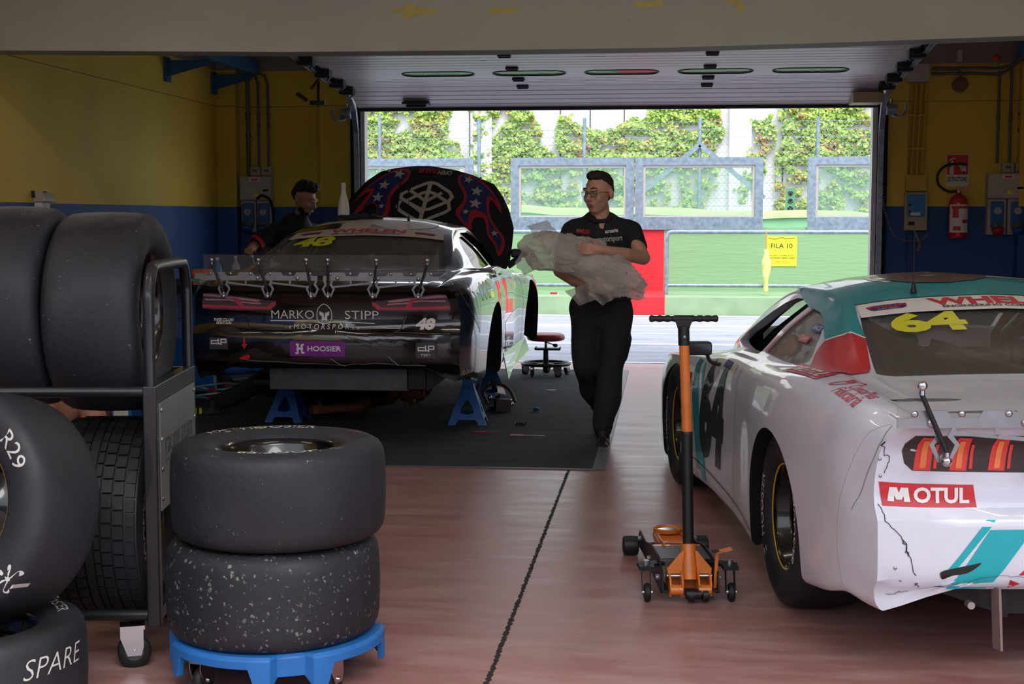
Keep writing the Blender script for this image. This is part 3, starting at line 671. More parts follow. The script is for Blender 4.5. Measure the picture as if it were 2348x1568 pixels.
# FILA 10 notice
t = thing('yellow_notice', 'yellow notice reading FILA 10 on the green pit wall', 'sign', (wx(1786, 23.99), 23.985, wz(608, 23.99)))
MB('paper_yellow').box((-.25, 0, 0), (.25, .012, .5)).build('sheet', t)
mb = MB('ink_black'); Oq = (0, -.003, 0); U = (1, 0, 0); W = (0, 0, 1)
flat2d(mb, xf(fit('FILA 10', .35, .075, bold=.006), 0, .3), Oq, U, W, 'ink_black'); flat2d(mb, xf(fit('ROW 10', .2, .03), 0, .235), Oq, U, W, 'tape_yellow')
for s_, w_, z_ in (('IN CASO DI GARE AUTO', .4, .165), ('MANTENERE LIBERA L\'AREA', .44, .125)): flat2d(mb, xf(fit(s_, w_, .024, bold=.004), 0, z_), Oq, U, W, 'ink_black')
for s_, w_, z_ in (('DURING CAR RELAY', .22, .075), ('PLEASE KEEP THIS AREA FREE', .28, .05)): flat2d(mb, xf(fit(s_, w_, .013), 0, z_), Oq, U, W, 'ink_black')
flat2d(mb, stroke(cr([(-.22, .46), (-.1, .45), (0, .475), (.08, .455), (.22, .465)], 5), .008), Oq, U, W, 'ink_black')
mb.build('lettering', t, fix=False)
t = thing('rope_and_ribbon', 'orange cord with yellow cloth tied to it, hanging at the yellow notice', 'ribbon', (wx(1743, 23.6), 22.72, .28))
MB('orange_cord').cyl((0, 0, .4), (0, 0, 1.0), .012).build('cord', t)
mb = MB('ribbon_yellow'); k = 14; vs = []
for i in range(k+1):
    z = .72-.68*i/k; w = .03+.035*math.sin(math.pi*min(1, i/k*1.3))**2; vs += [(-w, -.02*math.sin(i), z), (0, -.05-.02*math.cos(i*1.3), z), (w*1.2, -.01*math.cos(i), z)]
mb.add(vs, [(3*i+j, 3*i+j+1, 3*i+j+4, 3*i+j+3) for i in range(k) for j in (0, 1)], smooth=True); o = mb.build('ribbon', t, fix=False); o.modifiers.new('s', 'SOLIDIFY').thickness = .006
MB('paper_white').box((wx(1262, 22.5), 22.45, .271), (wx(1282, 22.5), 22.55, .30)).box((wx(1263, 22.5), 22.44, .29), (wx(1280, 22.5), 22.5, .315), 'red_plastic').build('crushed_packet', label='small red and white packet lying on the green ledge', cat='packet', rot=(0, 0, 0))
# far barrier
mb = MB('green_foam'); n_ = 60; vs = []
for i in range(n_+1):
    x = -16+32*i/n_; zt = 1.86-.019*(x+8)+.03*math.sin(i*.9); 
    vs += [(x, 33.5, 0), (x, 33.5, zt-.17)]
mb.add(vs, [(2*i, 2*i+2, 2*i+3, 2*i+1) for i in range(n_)])
vs = []
for i in range(n_+1):
    x = -16+32*i/n_; zt = 1.86-.019*(x+8)+.03*math.sin(i*.9)+.012*math.sin(i*2.7)
    for j in range(7):
        a = math.pi*j/6; vs.append((x, 33.75-.33*math.cos(a), zt-.18+.18*math.sin(a)**.6))
mb.add(vs, [(7*i+j, 7*i+7+j, 7*i+8+j, 7*i+j+1) for i in range(n_) for j in range(6)], 'lime_cover', True)
mb.box((-16, 33.55, 0), (16, 34.1, 1.5)); mb.build('foam_barrier', label='long green padded barrier with lime green top beyond the pit straight', cat='barrier')
# far concrete wall
mb = MB('concrete_white'); mb.box((-22, 40, 0), (20, 40.4, 9))
mb.build('wall_far', kind='structure'); mb = MB('seam_dark')
for px in (1077, 1285, 1353, 1430, 1708, 1785): x = wx(px, 40); mb.box((x-.02, 39.985, 0), (x+.02, 40.0, 9))
for px in (1105, 1690): x = wx(px, 40); mb.box((x-.3, 39.8, 0), (x+.3, 40, 9), 'concrete_white')
mb.build('wall_far_joints', kind='structure', fix=False)
# fence
t = thing('chain_link_fence', 'tall chain link fence with galvanised posts in front of the ivy wall', 'fence', (0, 36, 0))
for px in (637, 867, 1098, 1340, 1600, 1862, 2120):
    MB('galvanised').cyl((wx(px, 36), 0, 0), (wx(px, 36), 0, 3.98 if px > 1000 else 4.1), .045, n=10).build('post', t)
for s in (-1, 1): MB('galvanised').bar((wx(1600, 36), -.08, wz(335, 36)), (wx(1600+s*145, 36), -.08, wz(455, 36)), .07, .12).build('brace', t)
mb = MB('fence_wire')
for i in range(14):
    z = 1.4+i*.19; mb.bar((-11, 0, z), (8, 0, z), .008, .008)
for s in (-1, 1):
    x = -13.5
    while x < 10:
        a = (x, .0, 1.2); h = 2.65; b = (x+s*h*.9, .0, 1.2+h)
        mb.bar(a, b, .0055, .0055); x += .13
mb.build('wire_mesh', t, fix=False)
t = thing('traffic_signal', 'small dark signal lamp standing before the ivy wall', 'traffic light', (wx(1803, 38), 38, 0))
MB('galvanised').cyl((0, 0, 0), (0, 0, 1.9), .03).build('post', t); mb = MB('vinyl_green'); mb.box((-.12, -.08, 1.6), (.12, .08, 2.25)); 
for q in (0, 1, 2): mb.cyl((0, -.09, 1.72+.2*q), (0, -.08, 1.72+.2*q), .07, mt='ink_black', n=14)
mb.build('housing', t)
# ivy
def inpoly(x, y, P):
    c = False; j = len(P)-1
    for i in range(len(P)):
        if (P[i][1] > y) != (P[j][1] > y) and x < (P[j][0]-P[i][0])*(y-P[i][1])/(P[j][1]-P[i][1])+P[i][0]: c = not c
        j = i
    return c
IV = [('ivy mass covering the far wall beside the left door jamb', [(640, 200), (1040, 200), (1046, 260), (1010, 280), (1050, 330), (1052, 380), (1065, 560), (640, 560)], [(897, 255), (925, 255), (945, 300), (925, 300)]),
      ('ivy mass shaped like a broad cone behind the raised bonnet', [(1076, 200), (1230, 200), (1228, 290), (1245, 330), (1272, 372), (1290, 420), (1300, 560), (1080, 560), (1090, 340)], [(1130, 270), (1180, 270), (1120, 330), (1100, 350)]),
      ('ivy mass spreading low and then rising behind the walking man', [(1283, 262), (1310, 290), (1420, 300), (1475, 275), (1500, 245), (1480, 200), (1655, 200), (1650, 330), (1640, 420), (1600, 470), (1560, 560), (1280, 560), (1276, 300)], [(1500, 300), (1540, 280), (1520, 310)]),
      ('sparse ivy strand between the two thick masses on the far wall', [(1722, 285), (1770, 270), (1760, 330), (1740, 400), (1700, 470), (1720, 560), (1650, 560), (1700, 400), (1712, 330)], []),
      ('ivy mass covering the far wall beside the right door jamb', [(1775, 200), (2260, 200), (2260, 560), (1770, 560), (1768, 380), (1780, 330)], [(1955, 262), (1990, 250), (1990, 290)])]
rng = random.Random(3)
for lab, P, hole in IV:
    xs = [p[0] for p in P]; ys = [p[1] for p in P]; A = (max(xs)-min(xs))*(max(ys)-min(ys)); N_ = int(A/4.2)
    mats = ['leaf_a', 'leaf_b', 'leaf_c', 'leaf_e', 'leaf_f', 'leaf_d']
    vs = []; fs = []; mi = []
    for _ in range(N_):
        px = rng.uniform(min(xs), max(xs)); py = rng.uniform(min(ys), max(ys))
        nx = noise.noise(V((px/38, py/38, 1)))*26+noise.noise(V((px/13, py/13, 4)))*10; ny = noise.noise(V((px/38, py/38, 7)))*24+noise.noise(V((px/13, py/13, 9)))*10
        if not inpoly(px+nx, py+ny, P) or (hole and inpoly(px+nx*.6, py+ny*.6, hole)): continue
        h = noise.noise(V((px/30, py/22, 20)))+.5*noise.noise(V((px/11, py/9, 30)))
        if h < (-.38 if py < 385 else -.02): continue
        c = V((wx(px, 40), 39.92-rng.random()*.12-max(0, h)*.3, wz(py, 40))); s = rng.uniform(.026, .052)
        n = V((rng.gauss(0, .5), -1, rng.gauss(.35, .4))).normalized(); a = n.orthogonal().normalized(); a.rotate(Matrix.Rotation(rng.random()*6.28, 3, n)); b = n.cross(a)
        k = len(vs); vs += [c-b*s*1.3, c+a*s, c+b*s, c-a*s]; fs.append(tuple(range(k, k+4)))
        hue = noise.noise(V((px/45, py/45, 50))); r = rng.random()
        mi.append(5 if (hue > .32 and r < .25) or r < .015 else 4 if (hue > .15 and r < .4) else (0 if r < .4 else 1 if r < .6 else 2 if r < .85 else 3))
    me = bpy.data.meshes.new('ivy'); me.from_pydata([tuple(v) for v in vs], [], fs)
    for q in mats: me.materials.append(M[q])
    me.polygons.foreach_set('material_index', mi); me.update(); o = bpy.data.objects.new('climbing_ivy', me); COL.objects.link(o)
    props(o, lab, 'ivy', 'ivy on the far wall')
# ------------------------------------------------------------------ tyres
TPROF = [(.200, -.112), (.206, -.124), (.235, -.139), (.275, -.148), (.308, -.146), (.330, -.134), (.341, -.116), (.3455, -.09), (.348, -.04), (.3485, 0), (.348, .04), (.3455, .09), (.341, .116), (.330, .134), (.308, .146), (.275, .148), (.235, .139), (.206, .124), (.200, .112)]
def sidewall_h(r):
    P = TPROF[9:]
    for (r0, h0), (r1, h1) in zip(P[:-1], P[1:]):
        if (r0-r)*(r1-r) <= 0 and r0 != r1: return h0+(h1-h0)*(r-r0)/(r1-r0)
    return .148
def side_text(mb, s, size, rc, ang, mt, bold=.01, width=None, flip=1):
    pf = fit(s, width, size, bold=bold) if width else text2d(s, size, bold=bold)
    bm = bmesh.new(); vv = [bm.verts.new((x, y, 0)) for x, y in pf[0]]
    for f in pf[1]:
        try: bm.faces.new([vv[i] for i in f])
        except ValueError: pass
    vs = []
    for v in bm.verts:
        r = rc+v.co.y; a = ang-v.co.x/rc; vs.append((r*math.cos(a), r*math.sin(a), flip*(sidewall_h(r)+.0012)))
    bm.verts.index_update(); mb.add(vs, [[v.index for v in f.verts] for f in bm.faces], mt); bm.free()
def make_tyre(label, rubber_name, loc, rot, group, sides=(1,), tread=False, rim=True, chalk=None, text=True, yellow=True, zs=1.0):
    t = thing('racing_tyre', label, 'tyre', loc, group=group, rot=rot); t.scale = (1, 1, zs)
    mb = MB(rubber_name)
    if tread:
        prof = [(min(r, .337), h) for r, h in TPROF]; mb.lathe(prof, 72, mts=None)
        NA = 44; xs = [-.132, -.098, -.062, -.026, .004, .026, .062, .098, .132]; r0, r1 = .333, .3475
        for i in range(NA):
            for j in range(len(xs)-1):
                if j == 3: a0, a1 = 0, 1.0
                else: a0, a1 = .06, .9
                sk = (j-3.5)*.16 if j > 3 else -(j-3.5)*.16
                aa = [(i+sk+q)*2*math.pi/NA for q in (a0, a1)]; x0, x1 = xs[j]+.003, xs[j+1]-.003
                dr = .006 if j in (0, 7) else 0
                vs = [(r*math.cos(a), r*math.sin(a), x) for r in (r0-dr, r1-dr) for a in aa for x in (x0, x1)]
                mb.add(vs, [(4, 5, 7, 6), (0, 1, 5, 4), (2, 6, 7, 3), (0, 4, 6, 2), (1, 3, 7, 5)])
    else: mb.lathe(TPROF, 96)
    ty = mb.build('tyre', t, fix=not tread)
    if rim:
        s = 1
        mb = MB('rim_black'); mb.lathe([(.2, -.113), (.208, -.121), (.2, -.118), (.188, -.1), (.182, -.06), (.172, -.05), (.172, .05), (.182, .06), (.188, .1), (.2, .118), (.208, .121), (.2, .113)], 64)
        mb.lathe([(.172, .0), (.15, .012), (.12, -.005), (.085, .01), (.07, .03), (.035, .032), (.034, -.02)], 48)
        for q in range(5): a = q*2*math.pi/5; mb.cyl((.055*math.cos(a), .055*math.sin(a), .02), (.055*math.cos(a), .055*math.sin(a), .045), .009, n=8, mt='steel_mid')
        for q in range(10): a = q*2*math.pi/10; mb.cyl((.137*math.cos(a), .137*math.sin(a), .0), (.137*math.cos(a), .137*math.sin(a), .013), .014, n=12, mt='well_black')
        rm = mb.build('rim', t, fix=False)
        if yellow:
            mb = MB('rim_yellow')
            for sd in sides: mb.lathe([(.2005, sd*.1185), (.2035, sd*.1215), (.2065, sd*.1225)], 64)
            mb.build('rim_stripe', rm, fix=False)
    if text:
        mb = MB('chalk_white')
        for sd in sides:
            for k in (0, 1):
                side_text(mb, 'HOOSIER', .032, .262, R(90+180*k), 'chalk_white', .01, .25, sd)
                a = R(128+180*k)
                for (ra, rb, da) in ((.258, .292, .09),):
                    vs = [(r*math.cos(a+q*da), r*math.sin(a+q*da), sd*(sidewall_h(r)+.001)) for q in (0, 1) for r in (ra, rb)]; mb.add(vs, [(0, 1, 3, 2)])
        mb.build('lettering', ty, fix=False)
    if chalk:
        mb = MB('chalk_white')
        for s_, size, rc, ang, mt in chalk: side_text(mb, s_, size, rc, R(ang), mt, .0, None, sides[0])
        mb.build('chalk_mark', ty, fix=False)
    return t
G1 = 'tyres at the left of the garage'
SX, SY = -1.262, 4.49
make_tyre('worn slick tyre on top of the two-tyre stack on the blue dolly', 'rubber_worn', (SX+.012, SY, .156+.469), (0, 0, R(15)), G1, zs=1.05, chalk=[('A9', .035, .268, 140, 'chalk_white'), ('T-40', .045, .262, 112, 'chalk_yellow'), ('R+', .03, .265, 22, 'chalk_pink')], yellow=False)
make_tyre('speckled slick tyre at the bottom of the stack, standing on the blue dolly', 'rubber_speckled', (SX-.01, SY, .152+.156), (0, 0, R(50)), G1, zs=1.05, text=False, yellow=False)
make_tyre('slick tyre lying flat on the floor under the leaning tyre at the left', 'rubber_clean', (-2.085, 4.0, .149), (0, 0, R(-40)), G1, text=True, yellow=False)
# handwritten chalk on the lying tyre's tread
o = [q for q in bpy.data.objects if q.get('label', '').startswith('slick tyre lying')][0]
mb = MB('chalk_white'); pf = text2d('SPARE', .085, shear=.25, bold=-.012)
def tread_text(mb, pf, ang, h, mt, r=.3487): mb.add([(r*math.cos(ang+x/r), r*math.sin(ang+x/r), h+y) for x, y in pf[0]], pf[1], mt)
tread_text(mb, text2d('SPARE', .06, shear=.25, bold=-.012), R(22), .03, 'chalk_white'); tread_text(mb, text2d('L.F', .05, shear=.2, bold=-.01), R(26), -.08, 'chalk_white')
mb.build('chalk_mark', o, fix=False)
# leaning tyre: axis points to the camera's left
ax = R(33)
make_tyre('upright slick tyre with yellow rim stripe, leaning on top of a flat-lying tyre at left', 'rubber_light', (-2.07, 4.1, .622), (R(78), R(0), -R(17)), G1, chalk=[('*', .11, .24, -38, 'chalk_white'), ('R29', .05, .26, 38, 'chalk_white')])
# ------------------------------------------------------------------ tyre rack
rk = thing('tyre_cart', 'black steel tyre cart on castors with a grey end panel, holding tyres', 'tyre rack', (-1.69, 4.52, 0), R(8))
def post(x, y):
    MB('frame_black').box((x-.022, y-.022, .135), (x+.022, y+.022, .945)).build('post', rk, bevel=.004)
L_ = 2.3
for x in (0, -L_):
    for y in (0, .64): post(x, y)
    mb = MB('frame_black'); mb.box((x-.02, .02, .88), (x+.02, .62, .945)); mb.build('cross_rail', rk, bevel=.003); MB('frame_black').box((x-.02, .02, .15), (x+.02, .62, .19)).build('cross_rail', rk, bevel=.003)
for y in (0, .64):
    for z in (.925, .172): MB('frame_black').cyl((-L_, y, z), (0, y, z), .019, n=16).build('shelf_rail', rk)
lo = cr([(0, 0, .94), (0, 0, 1.2), (0, .01, 1.26), (0, .05, 1.32), (0, .12, 1.335), (0, .52, 1.335), (0, .59, 1.32), (0, .63, 1.26), (0, .64, 1.2), (0, .64, .94)], 6)
MB('frame_black').tube(lo, .02, 14).build('push_handle', rk)
mb = MB('plate_grey'); mb.box((.0225, .02, .52), (.026, .62, .885)); pl = mb.build('end_panel', rk)
mb = MB('bolt_steel')
for y in (.035, .605):
    for z in (.56, .66, .76, .86): mb.sphere((.028, y, z), .009, 10, sx=.6)
mb.build('bolt', pl)
mb = MB('paper_white'); flat2d(mb, xf(fit('racing team', .46, .085, bold=-.01), .33, .7), (.0268, 0, 0), (0, 1, 0), (0, 0, 1), 'steel_mid'); flat2d(mb, rect(.1, .675, .56, .68), (.0268, 0, 0), (0, 1, 0), (0, 0, 1), 'steel_mid'); flat2d(mb, xf(fit('motorsport', .3, .03), .33, .63), (.0268, 0, 0), (0, 1, 0), (0, 0, 1), 'steel_mid')
mb.build('lettering', pl, fix=False)
def caster(parent, x, y, r, ztop, rz=0, w=.03, name='caster'):
    mb = MB('chrome'); X = Matrix.Translation((x, y, 0)) @ Matrix.Rotation(rz, 4, 'Z'); mb.X = X
    for s in (-1, 1): mb.prism([(-.022, r-.012), (.022, r-.012), (.03, r*1.3), (.03, ztop-.012), (-.045, ztop-.012), (-.045, r*1.9)], s*(w/2+.004), s*(w/2+.0065), 'YZ' if False else 'XZ')
    mb.box((-.045, -w/2-.008, ztop-.014), (.035, w/2+.008, ztop)); mb.cyl((0, -w/2-.012, r), (0, w/2+.012, r), .008, n=10)
    c = mb.build(name, parent, fix=False)
    m2 = MB('rubber_black'); m2.X = X; m2.lathe([(r*.55, -w/2), (r*.9, -w/2), (r, -w/2+.005), (r, w/2-.005), (r*.9, w/2), (r*.55, w/2)], 28, axis='Y', origin=(0, 0, r)); m2.lathe([(0, -w/2+.002), (r*.56, -w/2+.002), (r*.56, w/2-.002), (0, w/2-.002)], 20, mt='steel_mid', axis='Y', origin=(0, 0, r)); m2.build('wheel', c)
    return c
for x in (-.03, -L_+.03):
    for y in (.02, .62): caster(rk, x-.04, y-.03, .055, .145, R(14), .05)
def rack_tyre(label, x, z, rn, twist=0, **k):
    p = rk.matrix_basis if False else Matrix.Translation((-1.69, 4.52, 0)) @ Matrix.Rotation(R(8), 4, 'Z')
    w = p @ V((x, .32, z)); tt = make_tyre(label, rn, w, (0, R(90), R(8+twist)), G1, **k); tt.scale = (1, 1, 1.08)
rack_tyre('worn slick tyre at the right end of the upper shelf of the cart', -.195, 1.17, 'rubber_worn', -1, text=False, yellow=False)
rack_tyre('slick tyre at the left picture edge on the upper shelf of the cart', -.52, 1.19, 'rubber_worn', -1, text=False, yellow=False)
rack_tyre('treaded rain tyre at the right end of the lower shelf of the cart', -.20, .45, 'rubber_clean', 0, tread=True, yellow=False)
# ------------------------------------------------------------------ blue dolly
dl = thing('tyre_dolly', 'blue plastic tyre dolly on castors under the two-tyre stack', 'dolly', (SX, SY, 0), R(34))
mb = MB('blue_plastic'); N_ = 96; pr = []
vs = []; fs = []
for i in range(N_):
    a = 2*math.pi*i/N_; deep = (i % 24) in range(0, 19); leg = (i % 24) in (0, 1, 2, 16, 17, 18)
    ro = .352 if deep else .322; zb = .05 if leg else (.118 if deep else .085)
    c, s = math.cos(a), math.sin(a)
    for r, z in ((.2, .155), (ro-.012, .155), (ro, .145), (ro, zb), (ro-.02, zb), (ro-.022, .135), (.2, .135)): vs.append((r*c, r*s, z))
for i in range(N_):
    j = (i+1) % N_
    for k in range(7): fs.append((i*7+k, j*7+k, j*7+(k+1) % 7, i*7+(k+1) % 7))
mb.add(vs, fs)
for q in range(4):
    a = R(45+90*q); mb.bar((.0, 0, .125), (.3*math.cos(a), .3*math.sin(a), .125), .06, .05)
mb.build('platform', dl, bevel=.003)
for q in range(4):
    a = R(18+90*q); caster(dl, .29*math.cos(a), .29*math.sin(a), .045, .12, R(40), .028)
# ------------------------------------------------------------------ floor jack
jk = thing('floor_jack', 'orange and black trolley jack standing between the cars, handle upright', 'jack', (.105, 5.52, 0), R(7))
for s in (-1, 1):
    mb = MB('steel_dark'); P = [(-.06, .05), (.0, .03), (.62, .035), (.8, .03), (.84, .07), (.8, .105), (.55, .11), (.32, .15), (.1, .15), (-.04, .12)]
    mb.prism(P, s*.105, s*.112, 'YZ'); mb.prism([(-.06, .05), (.8, .03), (.8, .036), (-.06, .056)], s*.085, s*.112, 'YZ')
    for y in (.02, .33, .7): mb.cyl((s*.112, y, .09), (s*.13, y, .09), .012, n=6, mt='bolt_steel')
    mb.build('side_plate', jk, bevel=.002)
    mb = MB('black_plastic'); mb.lathe([(0, -.035), (.03, -.035), (.042, -.03), (.044, 0), (.042, .03), (.03, .035), (0, .035)], 24, axis='X', origin=(s*.155, .76, .044)); mb.build('front_roller', jk)
    # rear castor on its arm
    mb = MB('steel_dark'); mb.bar((s*.1, .1, .13), (s*.185, .04, .13), .05, .012); mb.box((s*.165-.03, .0, .12), (s*.165+.03, .07, .136)); mb.cyl((s*.165, .03, .13), (s*.165, .03, .155), .012, mt='bolt_steel', n=8)
    for q in (-1, 1): mb.bar((s*.165+q*.017, .03, .12), (s*.165+q*.017, .0, .04), .004, .035)
    a = mb.build('caster_arm', jk); mb = MB('rubber_black'); mb.lathe([(0, -.012), (.032, -.012), (.037, -.006), (.037, .006), (.032, .012), (0, .012)], 24, axis='X', origin=(s*.165, -.01, .037)); mb.cyl((s*.165-.02, -.01, .037), (s*.165+.02, -.01, .037), .01, mt='bolt_steel', n=10); mb.build('wheel', a)
mb = MB('steel_mid'); mb.add([(-.1, .1, .145), (.1, .1, .145), (.1, .36, .135), (-.1, .36, .135), (-.1, .1, .14), (.1, .1, .14), (.1, .36, .13), (-.1, .36, .13)], [(0, 1, 2, 3), (7, 6, 5, 4), (0, 4, 5, 1), (2, 6, 7, 3)]); mb.cyl((-.11, .76, .044), (.11, .76, .044), .014); mb.build('cover_plate', jk)
mb = MB('orange_paint')
for s in (-1, 1): mb.prism([(.3, .1), (.36, .145), (.72, .125), (.76, .09), (.7, .075)], s*.05, s*.058, 'YZ')
mb.box((-.1, .36, .118), (.1, .4, .132)); mb.box((-.06, .5, .11), (.06, .66, .118)); mb.build('lift_arm', jk, bevel=.002)
mb = MB('orange_paint'); mb.lathe([(.03, .125), (.06, .125), (.065, .14), (.055, .143), (.05, .132), (.03, .132)], 28, origin=(0, .68, 0)); mb.cyl((0, .68, .09), (0, .68, .128), .03); mb.lathe([(0, .1325), (.045, .1325), (.045, .136), (0, .136)], 24, mt='chrome', origin=(0, .68, 0)); mb.build('saddle', jk)
mb = MB('orange_paint')
mb.cyl((0, .0, .085), (0, .03, .22), .032, .028, n=20)
for s in (-1, 1):
    mb.prism([(-.05, .03), (-.065, .08), (-.03, .12), (.03, .13), (.07, .1), (.06, .04)], s*.028, s*.036, 'YZ'); mb.prism([(-.05, .03), (-.06, .075), (-.03, .11), (.03, .115), (.07, .09), (.06, .04)], s*.075, s*.083, 'YZ')
    mb.prism([(s*.02, .2), (s*.03, .2), (s*.088, .13), (s*.085, .11), (s*.03, .11)], -.01, .0, 'XZ'); mb.cyl((s*.03, -.045, .055), (s*.08, -.045, .055), .02, n=14)
mb.box((-.085, .04, .04), (.085, .06, .12)); mb.cyl((-.09, .0, .1), (.09, .0, .1), .009, mt='bolt_steel'); mb.cyl((-.02, -.055, .04), (.04, -.055, .04), .02, mt='steel_dark', n=16)
for q in (-.01, .045): mb.cyl((q, -.05, .035), (q+.022, -.05, .035), .026, mt='steel_dark', n=18)
mb.build('handle_socket', jk, bevel=.0015)
mb = MB('black_plastic'); mb.cyl((0, .03, .19), (-.008, .05, .66), .0215, .0225, n=24); mb.cyl((-.008, .05, .655), (-.008, .05, .665), .024, .022, n=24); lw = mb.build('lower_handle', jk)
mb = MB('orange_paint'); mb.cyl((-.008, .05, .66), (-.02, .075, 1.02), .0195, n=24); mb.cyl((-.008, .05, .662), (-.0085, .051, .69), .0205, n=24); mb.build('upper_handle', jk)
mb = MB('black_plastic'); mb.cyl((-.0195, .074, 1.0), (-.0215, .078, 1.075), .0225, n=24)
mb.prism([(-.0215-.03, 1.09), (-.0215-.02, 1.06), (-.0215+.02, 1.06), (-.0215+.03, 1.09), (-.0215+.05, 1.11), (-.0215-.05, 1.11)], .066, .09, 'XZ')
g = []
pts = [(-.0215+q*.0045, .078, 1.105) for q in range(-30, 31)]; rs = [.0125+(.0016*math.cos(q*.9) if abs(q) > 8 else .001) - (.003 if abs(q) == 30 else 0) for q in range(-30, 31)]
mb.tube(pts, rs, 14); mb.cyl((-.02, .052, 1.035), (-.02, .057, 1.035), .006, n=10, mt='bolt_steel'); mb.build('t_grip', jk, bevel=.002)
mb = MB('orange_paint'); mb.bar((.1, -.01, .05), (.105, -.02, .2), .012, .014); mb.bar((.1, -.03, .2), (.16, -.03, .215), .03, .008, 'orange_paint'); mb.box((.085, -.045, .2), (.13, -.01, .207), 'black_plastic'); mb.build('foot_pedal', jk)
# ------------------------------------------------------------------ jack stands
def jack_stand(label, x, y, h, rz=0):
    t = thing('jack_stand', label, 'jack stand', (x, y, 0), rz, group='blue stands under the dark car')
    mb = MB('blue_paint'); b = .14; tw = .035; H = .3
    for k in range(4):
        X = Matrix.Rotation(R(90*k), 4, 'Z'); mb.X = X; n = Vector((0, -1, 0))
        def q(u, z, o=0): w = b+(tw-b)*z/H; return (u*w, -w-o, z)
        # plate with an arched opening, rounded feet
        ot = [q(-1, 0), q(-.62, 0), q(-.56, .03), q(-.5, .045), q(0, .045), q(.5, .045), q(.56, .03), q(.62, 0), q(1, 0), q(1, H), q(0, H), q(-1, H)]
        hole = [q(0, .08), q(.42, .09), q(.46, .12), q(.2, .17), q(.1, .185), q(0, .19), q(-.1, .185), q(-.2, .17), q(-.46, .12), q(-.42, .09)]
        L1 = [ot[10], ot[9], ot[8], ot[7], ot[6], ot[5], ot[4], hole[0], hole[1], hole[2], hole[3], hole[4], hole[5]]
        L2 = [ot[10], hole[5], hole[6], hole[7], hole[8], hole[9], hole[0], ot[4], ot[3], ot[2], ot[1], ot[0], ot[11]]
        mb.add(L1, [tuple(range(13))]); mb.add(L2, [tuple(range(13))])
    mb.X = Matrix(); fr = mb.build('frame', t, fix=True); md = fr.modifiers.new('s', 'SOLIDIFY'); md.thickness = .008
    mb = MB('blue_paint'); mb.box((-.04, -.04, H-.01), (.04, .04, H+.03)); mb.cyl((.03, 0, H+.01), (.09, 0, H+.0), .008, n=8); mb.build('collar', t, bevel=.003)
    mb = MB('steel_dark'); mb.box((-.02, -.02, H-.1), (.02, .02, h-.02)); 
    for q in range(5): mb.box((-.024, .015, H+.035+q*.02), (.024, .024, H+.043+q*.02))
    mb.build('ratchet_post', t)
    MB('blue_paint').prism([(-.05, h), (-.05, h-.02), (.05, h-.02), (.05, h), (.03, h-.01), (-.03, h-.01)], -.03, .03, 'XZ').build('saddle', t)
jack_stand('blue jack stand under the right rear corner of the dark car', -1.42, 10.2, .41, R(4))
jack_stand('blue jack stand under the left rear corner of the dark car', -2.76, 10.2, .44, R(-3))
jack_stand('blue jack stand further forward under the right side of the dark car', -1.42, 11.45, .46, R(20))
jack_stand('blue jack stand under the left side of the dark car, partly hidden', -2.9, 12.2, .48, R(5))
# brake caliper hanging next to the stand
t = thing('brake_hub', 'rusty dark hub and brake parts lying by the blue stand', 'car part', (-1.27, 10.95, 0))
mb = MB('steel_dark'); mb.lathe([(.02, 0), (.09, 0), (.09, .03), (.05, .035), (.05, .09), (.02, .09)], 24); mb.build('hub', t)
mb = MB('vinyl_brown'); mb.box((-.02, -.13, 0), (.1, -.05, .1)); mb.tube(cr([(-.1, 0, .05), (-.14, .05, .14), (-.05, .08, .2), (.06, .05, .16), (.12, 0, .06)], 5), .014, 8); mb.build('caliper', t, bevel=.01)
mb = MB('chrome'); mb.sphere((.1, -.1, .06), .018, 10).sphere((-.08, -.03, .1), .02, 10).cyl((-.02, -.1, .11), (.02, -.12, .13), .012); mb.build('bolt', t)
# ------------------------------------------------------------------ mechanic's stool
st = thing('rolling_stool', 'rolling mechanic stool with a red round seat near the door opening', 'stool', (-1.12, 13.42, 0))
mb = MB('red_vinyl_seat'); mb.lathe([(0, .335), (.15, .335), (.175, .345), (.182, .365), (.175, .39), (.15, .402), (0, .405)], 36); mb.build('seat', st)
mb = MB('chrome'); mb.cyl((0, 0, .2), (0, 0, .335), .014); mb.build('gas_lift', st)
mb = MB('black_plastic'); mb.cyl((0, 0, .06), (0, 0, .24), .028, .024, n=20).sphere((0, 0, .05), .03, 12); mb.build('column', st)
mb = MB('black_plastic'); mb.box((-.1, -.07, .245), (.14, .07, .262)).box((-.1, -.07, .262), (-.09, .07, .275)).box((.13, -.07, .262), (.14, .07, .275)); mb.build('tool_tray', st, bevel=.004)
mb = MB('black_plastic'); mb.bar((.0, 0, .32), (.09, .0, .29), .012, .01).sphere((.09, 0, .288), .018, 10, sx=1.4); mb.build('height_lever', st)
mb = MB('black_plastic'); mb.tube([(.225*math.cos(2*math.pi*q/40), .225*math.sin(2*math.pi*q/40), .115) for q in range(40)], .015, 10, closed=True)
for q in range(5): a = R(72*q+20); mb.bar((0, 0, .11), (.22*math.cos(a), .22*math.sin(a), .11), .025, .02)
mb.build('ring_base', st)
for q in range(5): a = R(72*q+20); caster(st, .21*math.cos(a), .21*math.sin(a), .036, .105, a+R(50), .022)
